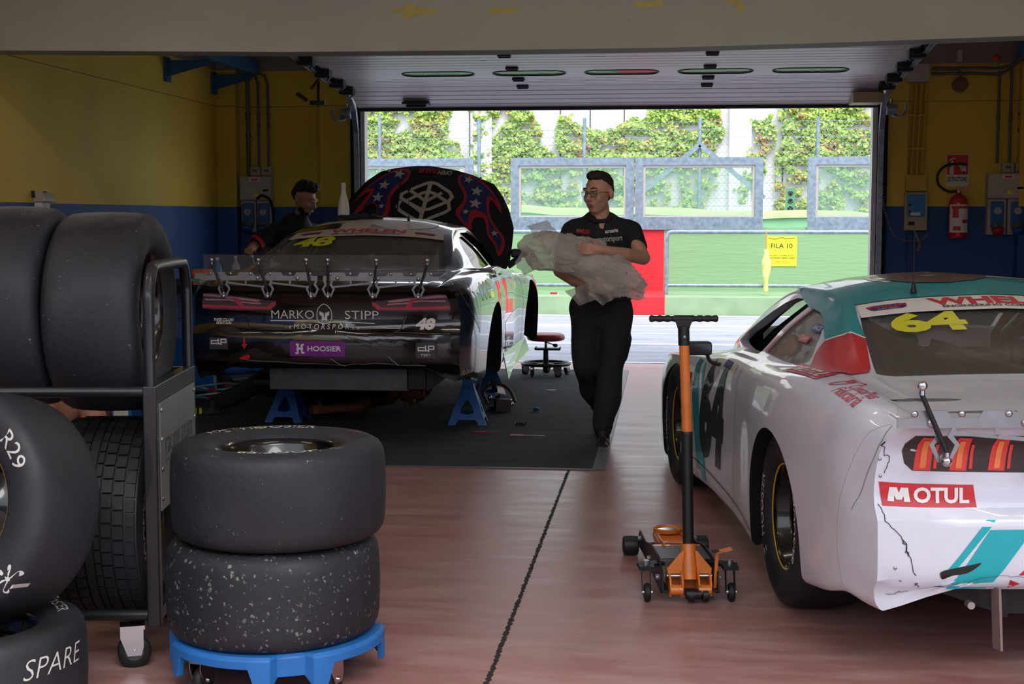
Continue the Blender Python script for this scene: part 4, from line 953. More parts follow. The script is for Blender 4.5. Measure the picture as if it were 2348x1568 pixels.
# ------------------------------------------------------------------ floor bits
def decal_strip(lab, x, y, L, mt1, mt2, a=0):
    t = thing('cable_tie', lab, 'cable tie', (x, y, .007), a); MB(mt1).box((-.0, -.016, 0), (.09, .016, .004)).build('tag', t); MB(mt2).box((.09, -.003, 0), (L, .003, .003)).build('tail', t)
decal_strip('red tag with a thin tail lying on the carpet nearest the blue stand', -1.32, 9.75, .2, 'vinyl_red', 'vinyl_red', R(6))
decal_strip('pink tag with a striped tail lying on the carpet below the red one', -1.05, 9.63, .24, 'vinyl_pink', 'vinyl_lightpink', R(0))
decal_strip('pale tag with a thin tail lying on the carpet before the stool', -1.02, 12.2, .26, 'vinyl_lightpink', 'tape_yellow', R(0))
mb = MB('chrome'); 
for q in range(4): mb.cyl((.02*q, .01*(q % 2), .006), (.02*q+.012, .01*(q % 2)+.012, .022), .008, n=8)
mb.build('loose_bolts', label='few chrome bolts lying loose on the carpet', cat='bolts', loc=(-1.06, 10.1, .004))
MB('blue_steel').sphere((0, 0, .018), .028, 10, sz=.6).build('crumpled_cloth', label='small crumpled blue scrap lying on the carpet', cat='scrap', loc=(-.98, 10.85, .007))
# ------------------------------------------------------------------ left background clutter
t = thing('hand_truck', 'blue tubular hand truck standing left behind the tyre cart', 'hand truck', (-4.0, 11.4, 0), R(-15))
mb = MB('blue_light'); mb.tube(cr([(-.05, 0, .05), (-.12, 0, .6), (-.18, 0, .93), (-.15, 0, .98), (-.05, 0, .98)], 6), .016, 10); mb.tube(cr([(.35, 0, .05), (.28, 0, .6), (.22, 0, .93), (.19, 0, .98), (.05, 0, .98)], 6), .016, 10); mb.build('frame', t)
mb = MB('blue_paint'); mb.box((-.1, -.01, .1), (.33, .01, .5)).bar((-.13, 0, .66), (.27, 0, .66), .03, .02); mb.build('back_plate', t)
for s in (-.12, .4): MB('rubber_black').cyl((s-.02, .05, .1), (s+.02, .05, .1), .1, n=24).cyl((s-.025, .05, .1), (s+.025, .05, .1), .05, n=16, mt='red_plastic').build('wheel', t)
mb = MB('box_beige'); mb.bar((-.02, -.15, .3), (-.08, -.1, .72), .02, .03); mb.build('lever', t)
t = thing('air_hose', 'coiled blue air hose lying on the floor left of the dark car', 'hose', (-3.75, 11.3, 0)); mb = MB('blue_light'); pts = []
for q in range(150): a = q*.2; r = .3+.06*math.sin(q*.13)+.03*math.sin(q*.7); pts.append((r*math.cos(a)*1.25, r*math.sin(a)*.8, .02+.0011*q+.012*math.sin(q*.9)))
mb.tube(pts, .009, 8); mb.build('hose', t)
mb = MB('red_plastic'); mb.cyl((.12, -.25, .08), (.14, -.22, .08), .045, n=20).cyl((-.3, -.25, .06), (-.28, -.22, .06), .045, n=20); mb.build('fitting', t)
t = thing('mechanic_creeper', 'blue mechanic creeper on white castors behind the left corner of the dark car', 'creeper', (-3.72, 11.9, 0), R(20))
MB('blue_paint').box((-.45, -.2, .16), (.35, .2, .24)).build('board', t, bevel=.03)
for sx in (-.35, .25):
    for sy in (-.15, .15): MB('paper_white').cyl((sx, sy-.02, .06), (sx, sy+.02, .06), .06, n=22).cyl((sx, sy-.024, .06), (sx, sy+.024, .06), .025, mt='steel_mid').box((sx-.015, sy-.03, .06), (sx+.015, sy+.03, .16), 'steel_dark').build('caster', t)
t = thing('workbench', 'dark workbench against the left wall behind the dark car', 'bench', (-4.18, 12.4, 0))
MB('black_matte').box((-.35, -.8, .86), (.45, 1.3, .93)).build('worktop', t)
for sx in (-.32, .42):
    for sy in (-.75, 1.25): MB('steel_dark').box((sx-.03, sy-.03, 0), (sx+.03, sy+.03, .86)).build('leg', t)
MB('vinyl_orange').box((0, 0, 0), (.14, .12, .13)).box((.02, -.001, .03), (.12, 0, .1), 'paper_white').build('cardboard_box', label='small orange and white box on the workbench at the left', cat='box', loc=(-3.98, 11.7, .93), bevel=.003)
for i, (x, y, mt, lab) in enumerate(((-3.86, 12.0, 'control_blue', 'clear bottle with blue liquid nearest the orange box'), (-3.82, 12.4, 'box_grey', 'grey spray bottle right of the blue one on the workbench'), (-3.82, 12.9, 'steel_mid', 'dark metal can on the workbench behind the spoiler'))):
    t = thing('bottle', lab, 'bottle', (x, y, .93), group='bottles on the workbench'); MB(mt).lathe([(0, 0), (.035, 0), (.038, .01), (.038, .13), (.02, .17), (.012, .18), (.012, .2), (0, .2)], 18).build('body', t); MB('paper_white').lathe([(0, .2), (.015, .2), (.015, .225), (0, .225)], 12).build('cap', t)
# things on the floor seen under the cart shelf
t = thing('open_parts_box', 'open carton of small parts on the floor behind the cart', 'carton', (-3.72, 9.0, 0)); MB('cardboard').box((-.10, -.12, 0), (.09, .12, .22)).build('carton', t)
mb = MB('paper_white')
for q in range(9): mb.bar((rng.uniform(-.08, .08), rng.uniform(-.1, .1), .2), (rng.uniform(-.1, .1), rng.uniform(-.12, .12), .3), .03, .02, rng.choice(['paper_white', 'box_grey', 'steel_mid', 'cable_grey']))
mb.build('parts', t, fix=False)
t = thing('parts_crate', 'blue crate with a white label on the floor behind the cart', 'crate', (-3.55, 9.05, 0)); MB('blue_paint').box((-.07, -.1, 0), (.07, .1, .30)).build('crate', t, bevel=.01); MB('paper_white').box((-.05, -.103, .17), (.05, -.1, .28)).build('paper_label', t)
# ------------------------------------------------------------------ race cars
YS = [0, .05, .2, .5, .8, 1.1, 1.5, 1.9, 2.3, 2.7, 3.1, 3.5, 3.9, 4.3, 4.6, 4.75]
TB = {
 'w':  [.872, .888, .925, .955, .972, .980, .968, .940, .928, .928, .940, .965, .968, .935, .87, .76],
 'zk': [.262, .262, .272, .225, .185, .160, .138, .135, .135, .135, .13, .12, .10, .09, .09, .11],
 'zb': [.335, .335, .33, .28, .24, .22, .19, .18, .18, .18, .18, .17, .16, .15, .15, .17],
 'zs': [.862, .872, .890, .908, .915, .905, .882, .868, .858, .835, .79, .755, .725, .68, .61, .55],
 'xb': [.78, .79, .80, .80, .785, .80, .815, .825, .825, .80, .74, .68, .60, .50, .45, .40],
 'xr': [.64, .66, .67, .67, .675, .655, .60, .575, .58, .62, .66, .58, .50, .42, .38, .34],
 'zr': [.868, .880, .893, .905, .930, 1.02, 1.13, 1.17, 1.165, 1.06, .90, .835, .79, .72, .64, .56],
 'zc': [.872, .885, .897, .910, .945, 1.055, 1.185, 1.245, 1.24, 1.12, .945, .875, .825, .75, .66, .57]}
def tab(k, y, T):
    X = YS; Y_ = T[k]; i = 0
    while i < len(X)-2 and y > X[i+1]: i += 1
    h = X[i+1]-X[i]; t = min(1, max(0, (y-X[i])/h))
    def sl(j):
        if j <= 0: return (Y_[1]-Y_[0])/(X[1]-X[0])
        if j >= len(X)-1: return (Y_[-1]-Y_[-2])/(X[-1]-X[-2])
        a = (Y_[j]-Y_[j-1])/(X[j]-X[j-1]); b = (Y_[j+1]-Y_[j])/(X[j+1]-X[j])
        return 0 if a*b <= 0 else 2*a*b/(a+b)
    m0, m1 = sl(i)*h, sl(i+1)*h
    return (2*t**3-3*t*t+1)*Y_[i]+(t**3-2*t*t+t)*m0+(-2*t**3+3*t*t)*Y_[i+1]+(t**3-t*t)*m1
def rear_shift(x, y, z):
    f = max(0, 1-y/.45); f = f*f*(3-2*f)
    s = .05*min(1.15, (abs(x)/.87))**9
    P = [(0, .09), (.33, .05), (.36, .01), (.42, 0), (.55, 0), (.575, .012), (.60, .045), (.68, .05), (.78, .035), (.84, -.005), (.875, -.02), (1.3, -.02)]
    for (a, u), (b, v) in zip(P[:-1], P[1:]):
        if a <= z <= b: s += u+(v-u)*(z-a)/(b-a); break
    return s*f
def half_ring(y, T):
    g = lambda k: tab(k, y, T)
    w, zk, zb, zs, xb, xr, zr, zc = [g(k) for k in ('w', 'zk', 'zb', 'zs', 'xb', 'xr', 'zr', 'zc')]
    gh = max(0, zr-zs); fl = .012*math.exp(-((y-1.1)/.5)**2)+.012*math.exp(-((y-3.6)/.5)**2)
    P = [(0, zb), (w*.5, zb), (w*.84, zb), (w-.05, zk+.0), (w-.02, zk+.006), (w-.006, zk+.06), (w+fl, zk+(zs-zk)*.42), (w+fl*.8, zs-.2), (w-.012, zs-.09), (w-.038, zs-.035), (w-.075, zs-.004-.0), (xb+.025, zs+.008), (xb-.015, zs+.012+gh*.08),
         (xb*.52+xr*.48+.018, zs+gh*.5), (xr+.03, zr-.13*gh), (xr+.008, zr-.01*gh+.002), (xr-.04, zr+(zc-zr)*.16), (xr*.55, zr+(zc-zr)*.72), (0, zc)]
    return P
def cr2(P, k):
    out = []
    for i in range(len(P)-1):
        a, b, c, d = P[max(0, i-1)], P[i], P[i+1], P[min(len(P)-1, i+2)]
        for j in range(k):
            t = j/k; out.append(tuple(.5*((2*b[q])+(c[q]-a[q])*t+(2*a[q]-5*b[q]+4*c[q]-d[q])*t*t+(3*b[q]-a[q]-3*c[q]+d[q])*t**3) for q in (0, 1)))
    out.append(P[-1]); return out
def body_solid(T, mt, k=4):
    st = [0, .012, .03, .06]+[.1+.045*i for i in range(103)]+[4.75]
    mb = MB(mt); rings = []
    for y in st:
        h = cr2(half_ring(y, T), k); full = [(x, z) for x, z in h]+[(-x, z) for x, z in h[-2:0:-1]]; rings.append([(x, y+rear_shift(x, y, z), z) for x, z in full])
    n = len(rings[0]); vs = [p for r in rings for p in r]; fs = []
    for i in range(len(rings)-1):
        for j in range(n): fs.append((i*n+j, i*n+(j+1) % n, (i+1)*n+(j+1) % n, (i+1)*n+j))
    def cap(y, sgn):
        h = cr2(half_ring(y, T), k); full = [(x, z) for x, z in h]+[(-x, z) for x, z in h[-2:0:-1]]; zc = .6 if y < 1 else .36
        base = len(vs)-n if sgn > 0 else 0; prev = list(range(base, base+n)) if sgn > 0 else list(range(n))
        for s in (.94, .85, .72, .58, .42, .25, .1):
            b = len(vs)
            for x, z in full: xx, zz = x*s, zc+(z-zc)*s; vs.append((xx, y+rear_shift(xx, y, zz)+(.04*(1-s) if sgn > 0 else 0), zz))
            cur = list(range(b, b+n))
            for j in range(n): fs.append((prev[j], prev[(j+1) % n], cur[(j+1) % n], cur[j]))
            prev = cur
        fs.append(tuple(prev))
    cap(0, -1); m_ = len(vs)
    # front cap needs the last ring indices
    lastb = (len(rings)-1)*n; h = cr2(half_ring(4.75, T), k); full = [(x, z) for x, z in h]+[(-x, z) for x, z in h[-2:0:-1]]; prev = list(range(lastb, lastb+n))
    for s in (.9, .7, .4, .1):
        b = len(vs)
        for x, z in full: vs.append((x*s, 4.75+.06*(1-s), .36+(z-.36)*s))
        cur = list(range(b, b+n))
        for j in range(n): fs.append((prev[j], prev[(j+1) % n], cur[(j+1) % n], cur[j]))
        prev = cur
    fs.append(tuple(prev)); mb.add(vs, fs, mt, True); return mb
def cabin_solid(T):
    mb = MB('well_black'); rings = []
    st = [.79+.06*i for i in range(38)]
    for y in st:
        g = lambda k: tab(k, y, T); zs, xb, xr, zr, zc = g('zs'), g('xb'), g('xr'), g('zr'), g('zc')
        zf = .73 if y < 1.62 else (.30 if y > 1.68 else .73-.43*(y-1.62)/.06)
        i = .03; P = [(xb-.07, zf), (xb-.05, min(zs-.03, zf+.4) if zf < .5 else zs-.08), (xb-.05, zs+.0), (.5*(xb+xr)-.018, (zs+zr)/2-.012), (xr-.03, zr-.035), (xr-.09, zr-.03+(zc-zr)*.2), (xr*.5, zr+(zc-zr)*.7-.03), (0, zc-.03)]
        full = [(0, zf)]+P+[(-x, z) for x, z in P[-2::-1]]; rings.append([(x, y, z) for x, z in full])
    n = len(rings[0]); vs = [p for r in rings for p in r]; fs = [(i*n+j, i*n+(j+1) % n, (i+1)*n+(j+1) % n, (i+1)*n+j) for i in range(len(rings)-1) for j in range(n)]
    fs += [tuple(range(n))[::-1], tuple(range(len(vs)-n, len(vs)))]
    return mb.add(vs, fs)
DOORWIN = [(2.90, .875), (2.66, .955), (2.48, 1.045), (2.36, 1.10), (2.24, 1.128), (1.93, 1.135), (1.99, 1.0), (2.06, .885), (2.4, .872)]
QWIN = [(2.0, .90), (1.93, 1.0), (1.86, 1.11), (1.72, 1.108), (1.55, 1.075), (1.40, 1.015), (1.31, .955), (1.30, .925), (1.38, .905), (1.6, .898)]
REARG = [(-.662, .80), (-.61, .76), (.61, .76), (.662, .80), (.60, 1.2), (.545, 1.47), (-.545, 1.47), (-.60, 1.2)]
WSCR = [(-.60, 3.02), (0, 3.1), (.60, 3.02), (.55, 2.7), (.53, 2.48), (0, 2.52), (-.53, 2.48), (-.55, 2.7)]
RW, FW = 1.10, 3.60
def rounded(P, k=4):
    """slightly rounded outline"""
    out = []
    n = len(P)
    for i in range(n):
        a, b, c = V(P[i-1]), V(P[i]), V(P[(i+1) % n]); r = .018
        p = b+(a-b).normalized()*min(r, (a-b).length*.4); q = b+(c-b).normalized()*min(r, (c-b).length*.4)
        for j in range(k+1): t = j/k; out.append(tuple(p*(1-t)**2+b*2*t*(1-t)+q*t*t))
    return out
def make_body(root, T, paint, hood=False):
    o = body_solid(T, paint).build('body', root, fix=True)
    root_inv = None; o.parent = None
    me = o.data; me.calc_loop_triangles()
    bv = BVHTree.FromPolygons([v.co.copy() for v in me.vertices], [tuple(p.vertices) for p in me.polygons])
    cut = MB('well_black')
    for s in (-1, 1):
        for yc, zc, r, sq in ((RW, .285, .405, 1.06), (FW, .285, .40, 1.1)):
            n = 48; P = [(yc+r*sq*math.cos(2*math.pi*i/n), zc+r*math.sin(2*math.pi*i/n)*(1.0 if math.sin(2*math.pi*i/n) > 0 else .5)) for i in range(n)]
            # open the arch down to the ground
            P = [(yc+r*sq*math.cos(math.pi*i/28), zc+r*math.sin(math.pi*i/28)) for i in range(29)]+[(yc-r*sq, -.1), (yc+r*sq, -.1)]
            a, b = (s*.56, s*1.3); cut.prism(P, min(a, b), max(a, b), 'YZ')
    if hood: cut.prism([(-.62, 3.32), (.62, 3.32), (.5, 4.3), (-.5, 4.3)], .45, 1.2, 'XY')
    c1 = cut.build('cutter', fix=True); boolean(o, c1)
    c2 = cabin_solid(T).build('cutter', fix=True); boolean(o, c2)
    cut = MB(paint)
    cut.prism(rounded(DOORWIN), -1.3, 1.3, 'YZ'); cut.prism(rounded(QWIN), -1.3, 1.3, 'YZ'); cut.prism(rounded(REARG), .90 if False else .76, 1.5, 'XY')
    c3 = cut.build('cutter', fix=True); boolean(o, c3)
    c4 = MB(paint).prism(rounded(WSCR), .83, 1.5, 'XY').build('cutter', fix=True); boolean(o, c4)
    for p in o.data.polygons: p.use_smooth = True
    o.data.set_sharp_from_angle(angle=R(32)); o.parent = root
    return o, bv
def drape(name, parent, bv, items, off=.0016):
    if parent.name == 'race_car.001': items = [((([(x*.935, z*.935+.0286) for x, z in it[0][0]], it[0][1]),)+tuple(it[1:])) if it[1] == 'rear' else it for it in items]
    """items: (shape2d, frame, material) with frame 'rear','left','right','top'"""
    mb = MB()
    FR = {'rear': ((0, -1, 0), (1, 0, 0), (0, 0, 1), (0, 1, 0)), 'left': ((-2, 0, 0), (0, 1, 0), (0, 0, 1), (1, 0, 0)), 'right': ((2, 0, 0), (0, 1, 0), (0, 0, 1), (-1, 0, 0)), 'top': ((0, 0, 2), (1, 0, 0), (0, 1, 0), (0, 0, -1))}
    for k, it in enumerate(items):
        O, U, W, D = FR[it[1]]; project(mb, it[0], bv, O, U, W, D, it[2], off*(it[3] if len(it) > 3 else 1), step=it[4] if len(it) > 4 else .03)
    return mb.build(name, parent, fix=False) if mb.v else None
def glass(name, root, bv, P, frame, mt, off=-.010):
    FR = {'left': ((-2, 0, 0), (0, 1, 0), (0, 0, 1), (1, 0, 0)), 'right': ((2, 0, 0), (0, 1, 0), (0, 0, 1), (-1, 0, 0)), 'top': ((0, 0, 2), (1, 0, 0), (0, 1, 0), (0, 0, -1))}
    O, U, W, D = FR[frame]; c = V((sum(p[0] for p in P)/len(P), sum(p[1] for p in P)/len(P)))
    Q = [tuple(c+(V(p)-c)*1.0+(V(p)-c).normalized()*.012) for p in P]; mb = MB(mt); project(mb, poly(*Q), bv, O, U, W, D, mt, off, step=.05); return mb.build(name, root, fix=False)
def cage(root):
    mb = MB('steel_mid'); r = .024
    hoop = [(-.60, 1.8, .32), (-.60, 1.8, .8), (-.52, 1.8, 1.07), (-.46, 1.8, 1.11), (.46, 1.8, 1.11), (.52, 1.8, 1.07), (.60, 1.8, .8), (.60, 1.8, .32)]
    mb.tube(hoop, r, 12); mb.tube([(-.5, 1.8, 1.08), (.58, 1.8, .55)], r, 12); mb.tube([(-.45, 1.78, 1.10), (-.5, 1.0, .76)], r, 12); mb.tube([(.45, 1.78, 1.10), (.5, 1.0, .76)], r, 12); mb.tube([(-.3, 1.3, 1.0), (.45, 1.02, .78)], r*.9, 12)
    for s in (-1, 1):
        mb.tube([(s*.5, 1.8, 1.08), (s*.52, 2.3, 1.09), (s*.58, 2.75, .93), (s*.64, 3.0, .8), (s*.66, 3.05, .32)], r, 12)
        for z in (.45, .58, .7): mb.tube([(s*.6, 1.8, z), (s*.72, 2.3, z+.02), (s*.66, 3.05, z)], r*.85, 10)
    mb.tube([(-.5, 2.32, 1.09), (.5, 2.32, 1.09)], r, 12); mb.tube([(-.64, 3.0, .76), (.64, 3.0, .76)], r, 12)
    mb.build('roll_cage', root, fix=False)
    mb = MB('black_plastic'); mb.box((-.55, 2.0, .33), (-.12, 2.45, .45)).box((-.53, 1.92, .4), (-.14, 2.02, .98)).box((-.56, 1.98, .78), (-.5, 2.2, .98)).box((-.17, 1.98, .78), (-.11, 2.2, .98)).box((-.66, 2.85, .66), (.66, 3.03, .80)); mb.build('seat', root, bevel=.03)
    mb = MB('black_plastic'); mb.tube([(-.33+.16*math.cos(a), 2.72+.05*math.sin(a), .78+.15*math.sin(a)) for a in [2*math.pi*q/24 for q in range(24)]], .014, 8, closed=True); mb.bar((-.33, 2.72, .78), (-.33, 2.95, .74), .04, .04); mb.build('steering_wheel', root)
def spoiler(root, z0=0.0, y0=-.045, kx=1.0, bt=0):
    X0 = Matrix.Diagonal((kx, 1, 1, 1))
    """rear spoiler: clear upright blade, aluminium bracket lattice and dark struts"""
    sp = MB('clear_blade'); sp.X = X0; sp.box((-.81, y0-.002, .895+z0), (.81, y0+.002, 1.005+z0+bt)); s = sp.build('spoiler', root)
    sp.v = []; 
    mb = MB('aluminium'); mb.X = X0
    for sg in (-1, 1):
        xa, xb_ = sg*.02, sg*.81
        lo, hi = min(xa, xb_), max(xa, xb_)
        mb.box((lo, y0-.006, .862+z0), (hi, y0-.003, .892+z0))
        for i in range(4): c = lo+(hi-lo)*(i+.5)/4-.0; mb.prism([(c-.06, .892+z0), (c+.06, .892+z0), (c+.045, .915+z0), (c-.045, .915+z0)], y0-.006, y0-.003, 'XZ')
        legs = [sg*.055, sg*.365, sg*.67]
        for L_ in legs:
            mb.prism([(L_-.035, .862+z0), (L_-.02, .862+z0), (L_-.008, .835+z0), (L_-.03, .81+z0), (L_-.012, .765+z0), (L_-.018, .755+z0), (L_-.045, .81+z0), (L_-.025, .838+z0)], y0-.006, y0-.002, 'XZ')
            mb.prism([(L_+.02, .862+z0), (L_+.035, .862+z0), (L_+.025, .838+z0), (L_+.045, .81+z0), (L_+.018, .755+z0), (L_+.012, .765+z0), (L_+.03, .81+z0), (L_+.008, .835+z0)], y0-.006, y0-.002, 'XZ')
            mb.cyl((L_, y0-.012, .77+z0), (L_, y0+.03, .77+z0), .016, n=14)
        for a, b in ((legs[0], legs[1]), (legs[1], legs[2])):
            mb.bar((a+sg*.03, y0-.004, .822+z0), (b-sg*.02, y0-.004, .848+z0), .003, .012, up=(0, 0, 1)); mb.bar(((a+b)/2, y0-.004, .835+z0), ((a+b)/2, y0-.004, .865+z0), .003, .012, up=(1, 0, 0))
    mb.build('spoiler_bracket', root, fix=False)
    mb = MB('bolt_steel'); mb.X = X0
    for i in range(12):
        x = -.76+1.52*i/11; mb.sphere((x, y0-.008, .905+z0), .011, 10, sy=.5)
        if i % 2 == 0: mb.sphere((x+.05, y0-.008, .877+z0), .014, 10, sy=.5)
    mb.build('spoiler_bolt', root, fix=False)
    for x0, x1 in ((-.668, -.745), (-.362, -.42), (-.061, -.09), (.055, .058), (.361, .39), (.672, .735)):
        mb = MB('black_plastic'); mb.X = X0; a, b = V((x0, y0-.022, .79+z0)), V((x1, y0-.022, .965+z0)); mb.cyl(a, b, .0075, n=10)
        for p, d in ((a, -1), (b, 1)):
            mb.cyl(p, p+V((0, 0, d*.02)), .0085, n=10, mt='chrome'); mb.sphere(p+V((0, -.004, d*.028)), .0155, 12, 'chrome', sy=.7)
        mb.build('strut', root, fix=False)
    return s
def add_wheel(root, x, y, z, side, rn='rubber_black', label=None):
    t = make_tyre('x', rn, (0, 0, 0), (0, 0, 0), None, sides=(1,)); ty = [c for c in t.children if c.name.startswith('tyre')][0]
    for c in list(t.children):
        if c != ty: c.parent = ty
    for c in list(ty.children):
        for d in list(c.children): d.parent = ty
    bpy.data.objects.remove(t); ty.parent = root; ty.name = 'wheel'; ty.location = (x, y, z); ty.rotation_euler = (R(25), side*R(90), 0) if False else (0, side*R(90), 0)
    if side < 0: ty.rotation_euler = (0, R(-90), 0)
    return ty
def badge(cx, cy, w, h, frame, sh=.08):
    """small oval-cornered series badge with red lettering"""
    P = [(cx-w/2+sh*h, cy+h*.35), (cx-w*.3, cy+h*.5), (cx+w*.3, cy+h*.5), (cx+w/2, cy+h*.3), (cx+w/2-.01, cy-h*.3), (cx+w*.33, cy-h*.5), (cx-w*.33, cy-h*.5), (cx-w/2+.015, cy-h*.35)]
    return [(poly(*P), frame, 'vinyl_navy', 2), (xf(fit('WHELEN', w*.96, h*.5, bold=.03, shear=.1), cx, cy-h*.22), frame, 'vinyl_red', 3), (xf(fit('EURO SERIES', w*.5, h*.14), cx, cy-h*.46), frame, 'vinyl_white', 3)]

# ================================================== car 64, white
h64 = R(8.4)
c64 = thing('race_car', 'white racing car number 64 with teal roof and red pillar, at the right', 'race car', (1.539, 4.552, 0), h64, group=None)
b64, bv64 = make_body(c64, TB, 'paint_white')
glass('rear_window', c64, bv64, REARG, 'top', 'tinted_glass'); glass('windscreen', c64, bv64, WSCR, 'top', 'pane_glass'); glass('quarter_window', c64, bv64, QWIN, 'left', 'quarter_glass'); glass('quarter_window', c64, bv64, QWIN, 'right', 'quarter_glass')
cage(c64); spoiler(c64, kx=1.05)
for s in (-1, 1):
    add_wheel(c64, s*.80, RW, .348, s, 'rubber_clean'); add_wheel(c64, s*.82, FW, .348, s, 'rubber_clean')
GB = [(-.565, 1.335), (-.53, 1.475), (.53, 1.475), (.565, 1.335)]
it = [(poly((-.572, 1.325), (-.548, 1.485), (.548, 1.485), (.572, 1.325)), 'top', 'vinyl_white', 1)]
it += [(xf(fit('WHELEN', .58, .075, bold=.045, shear=.0), 0.02, 1.385), 'top', 'vinyl_red', 2), (xf(fit('ENGINEERING COMPANY INC.', .52, .022, bold=.02), .03, 1.352), 'top', 'vinyl_black', 2)]
it += badge(-.445, 1.405, .17, .055, 'top')+badge(.46, 1.405, .17, .055, 'top')
drape('window_banner', c64, bv64, it)
drape('window_number', c64, bv64, [(xf(fit('64', .30, .15, bold=.05, shear=.0), -.335, 1.155), 'top', 'vinyl_yellow', 1), ])
# livery
WN = 'vinyl_white'
PT = [(-.612, 1.12), (-.72, 1.31), (-.695, 1.42), (-.66, 1.55), (-.64, 1.70), (-.635, 1.9), (-.60, 2.2), (-.56, 2.46)]
roof = [(poly(*([(-.553, 1.486)]+[(-.585, 1.33)]+PT+[(-x, y) for x, y in PT[::-1]]+[(.585, 1.33), (.553, 1.486)])), 'top', 'paint_teal', 2.6, .02), 
        (xf(fit('64', .98, .62, bold=.09), .12, 1.72), 'top', 'vinyl_white', 3.4), (xf(fit('64', .94, .58, bold=.06), .12, 1.74), 'top', 'vinyl_brown', 4.2)]
drape('roof_livery', c64, bv64, roof)
side = [(poly(*cr([(1.31, .985), (1.41, 1.06), (1.55, 1.125), (1.72, 1.148), (1.9, 1.155), (2.3, 1.16), (2.3, 1.22), (1.9, 1.24), (1.6, 1.22), (1.50, 1.165), (1.40, 1.13), (1.25, 1.09), (1.13, 1.05), (1.22, 1.02)], 3, True)), 'paint_teal'),
        (poly(*cr([(1.31, .985), (1.22, 1.02), (1.13, 1.05), (1.10, 1.04), (.96, .985), (.87, .955), (.93, .93), (1.1, .915), (1.29, .912), (1.285, .94)], 3, True)), 'paint_red')]
lv = []
for P, mt in side:
    for fr in ('left', 'right'): lv.append((P, fr, mt, .9, .025))
for fr in ('left', 'right'): lv.append((stroke(cr([(1.32, .99), (1.22, 1.025), (1.12, 1.055)], 5), .008), fr, 'vinyl_white', 1.6, .02))
lv = []
for f in (-1, 1):
    lv.append((poly(*[(-f*x, y) for x, y in ((-.612, 1.12), (-.72, 1.31), (-.765, 1.28), (-.80, 1.22), (-.825, 1.05), (-.80, .90), (-.75, .83), (-.685, .815), (-.664, .87))]), 'top', 'paint_red', 2.4, .02)); lv.append((stroke([(-f*-.612, 1.12), (-f*-.72, 1.31)], .009), 'top', 'vinyl_white', 3.2, .02))
drape('side_livery', c64, bv64, lv)
def motul_word(w, h, cx, cy, fr, lift, rot=0, flip=1):
    """heavy capitals: the M from four bars, the rest as lettering"""
    q = w*.27; t = q*.27; I = []
    for P in (((0, 0), (t, 0), (t*1.25, h), (t*.35, h)), ((q-t, 0), (q, 0), (q-t*.35, h), (q-t*1.25, h)), ((t*.5, h), (t*1.5, h), (q*.5+t*.45, h*.12), (q*.5-t*.45, h*.12)), ((q-t*.5, h), (q-t*1.5, h), (q*.5-t*.45, h*.12), (q*.5+t*.45, h*.12))):
        I.append((xf(xf(poly(*P), -w/2, 0), cx, cy, rot, flip, 1), fr, 'vinyl_white', lift, .02))
    v = xf(fit('OTUL', w*.69, h, bold=.035), w/2-w*.345, 0)
    I.append((xf(v, cx, cy, rot, flip, 1), fr, 'vinyl_white', lift, .02)); return I
def motul(cx, cy, w, h, fr, sk=.012, flip=1):
    return [(poly((cx-w/2-sk*flip, cy+h/2), (cx+w/2-sk*flip, cy+h/2-.004), (cx+w/2+sk*flip, cy-h/2), (cx-w/2+sk*flip, cy-h/2+.004)) if False else poly((cx-w/2, cy+h/2), (cx+w/2-.01, cy+h/2-.004), (cx+w/2, cy-h/2), (cx-w/2+.008, cy-h/2)), fr, 'vinyl_red', 1)]+motul_word(w*.84, h*.6, cx, cy-h*.3, fr, 2.5)
drape('sticker', c64, bv64, motul(-.712, .635, .295, .074, 'rear'))
drape('sticker', c64, bv64, [(poly((-.895, 1.30), (-.80, 1.36), (-.79, .86), (-.885, .80)), 'top', 'vinyl_red', 1.6, .02)]+motul_word(.42, .06, -.87, 1.07, 'top', 2.6, R(-89)))
drape('sticker', c64, bv64, [(xf(fit('ContaPlus', .25, .05, bold=.01), -.835, .43, R(-88)), 'top', 'vinyl_pink', 1), (xf(fit('Fiduciaria', .25, .05, bold=.01), -.89, .43, R(-88)), 'top', 'vinyl_pink', 1), (stroke(cr([(-.84, .62), (-.80, .61), (-.79, .65), (-.83, .67), (-.87, .66), (-.86, .63)], 4, True), .012, True), 'top', 'vinyl_red', 1), (stroke(cr([(-.80, .62), (-.76, .62), (-.75, .65), (-.78, .67), (-.81, .65)], 4, True), .010, True), 'top', 'vinyl_red', 1)])
def side_text2(s, w, h, y, z, mt, fr='left', rot=0, **k):
    f = -1 if fr == 'left' else 1
    return (xf(fit(s, w, h, **k), y, z, rot, f, 1), fr, mt, 2)
dl_ = []
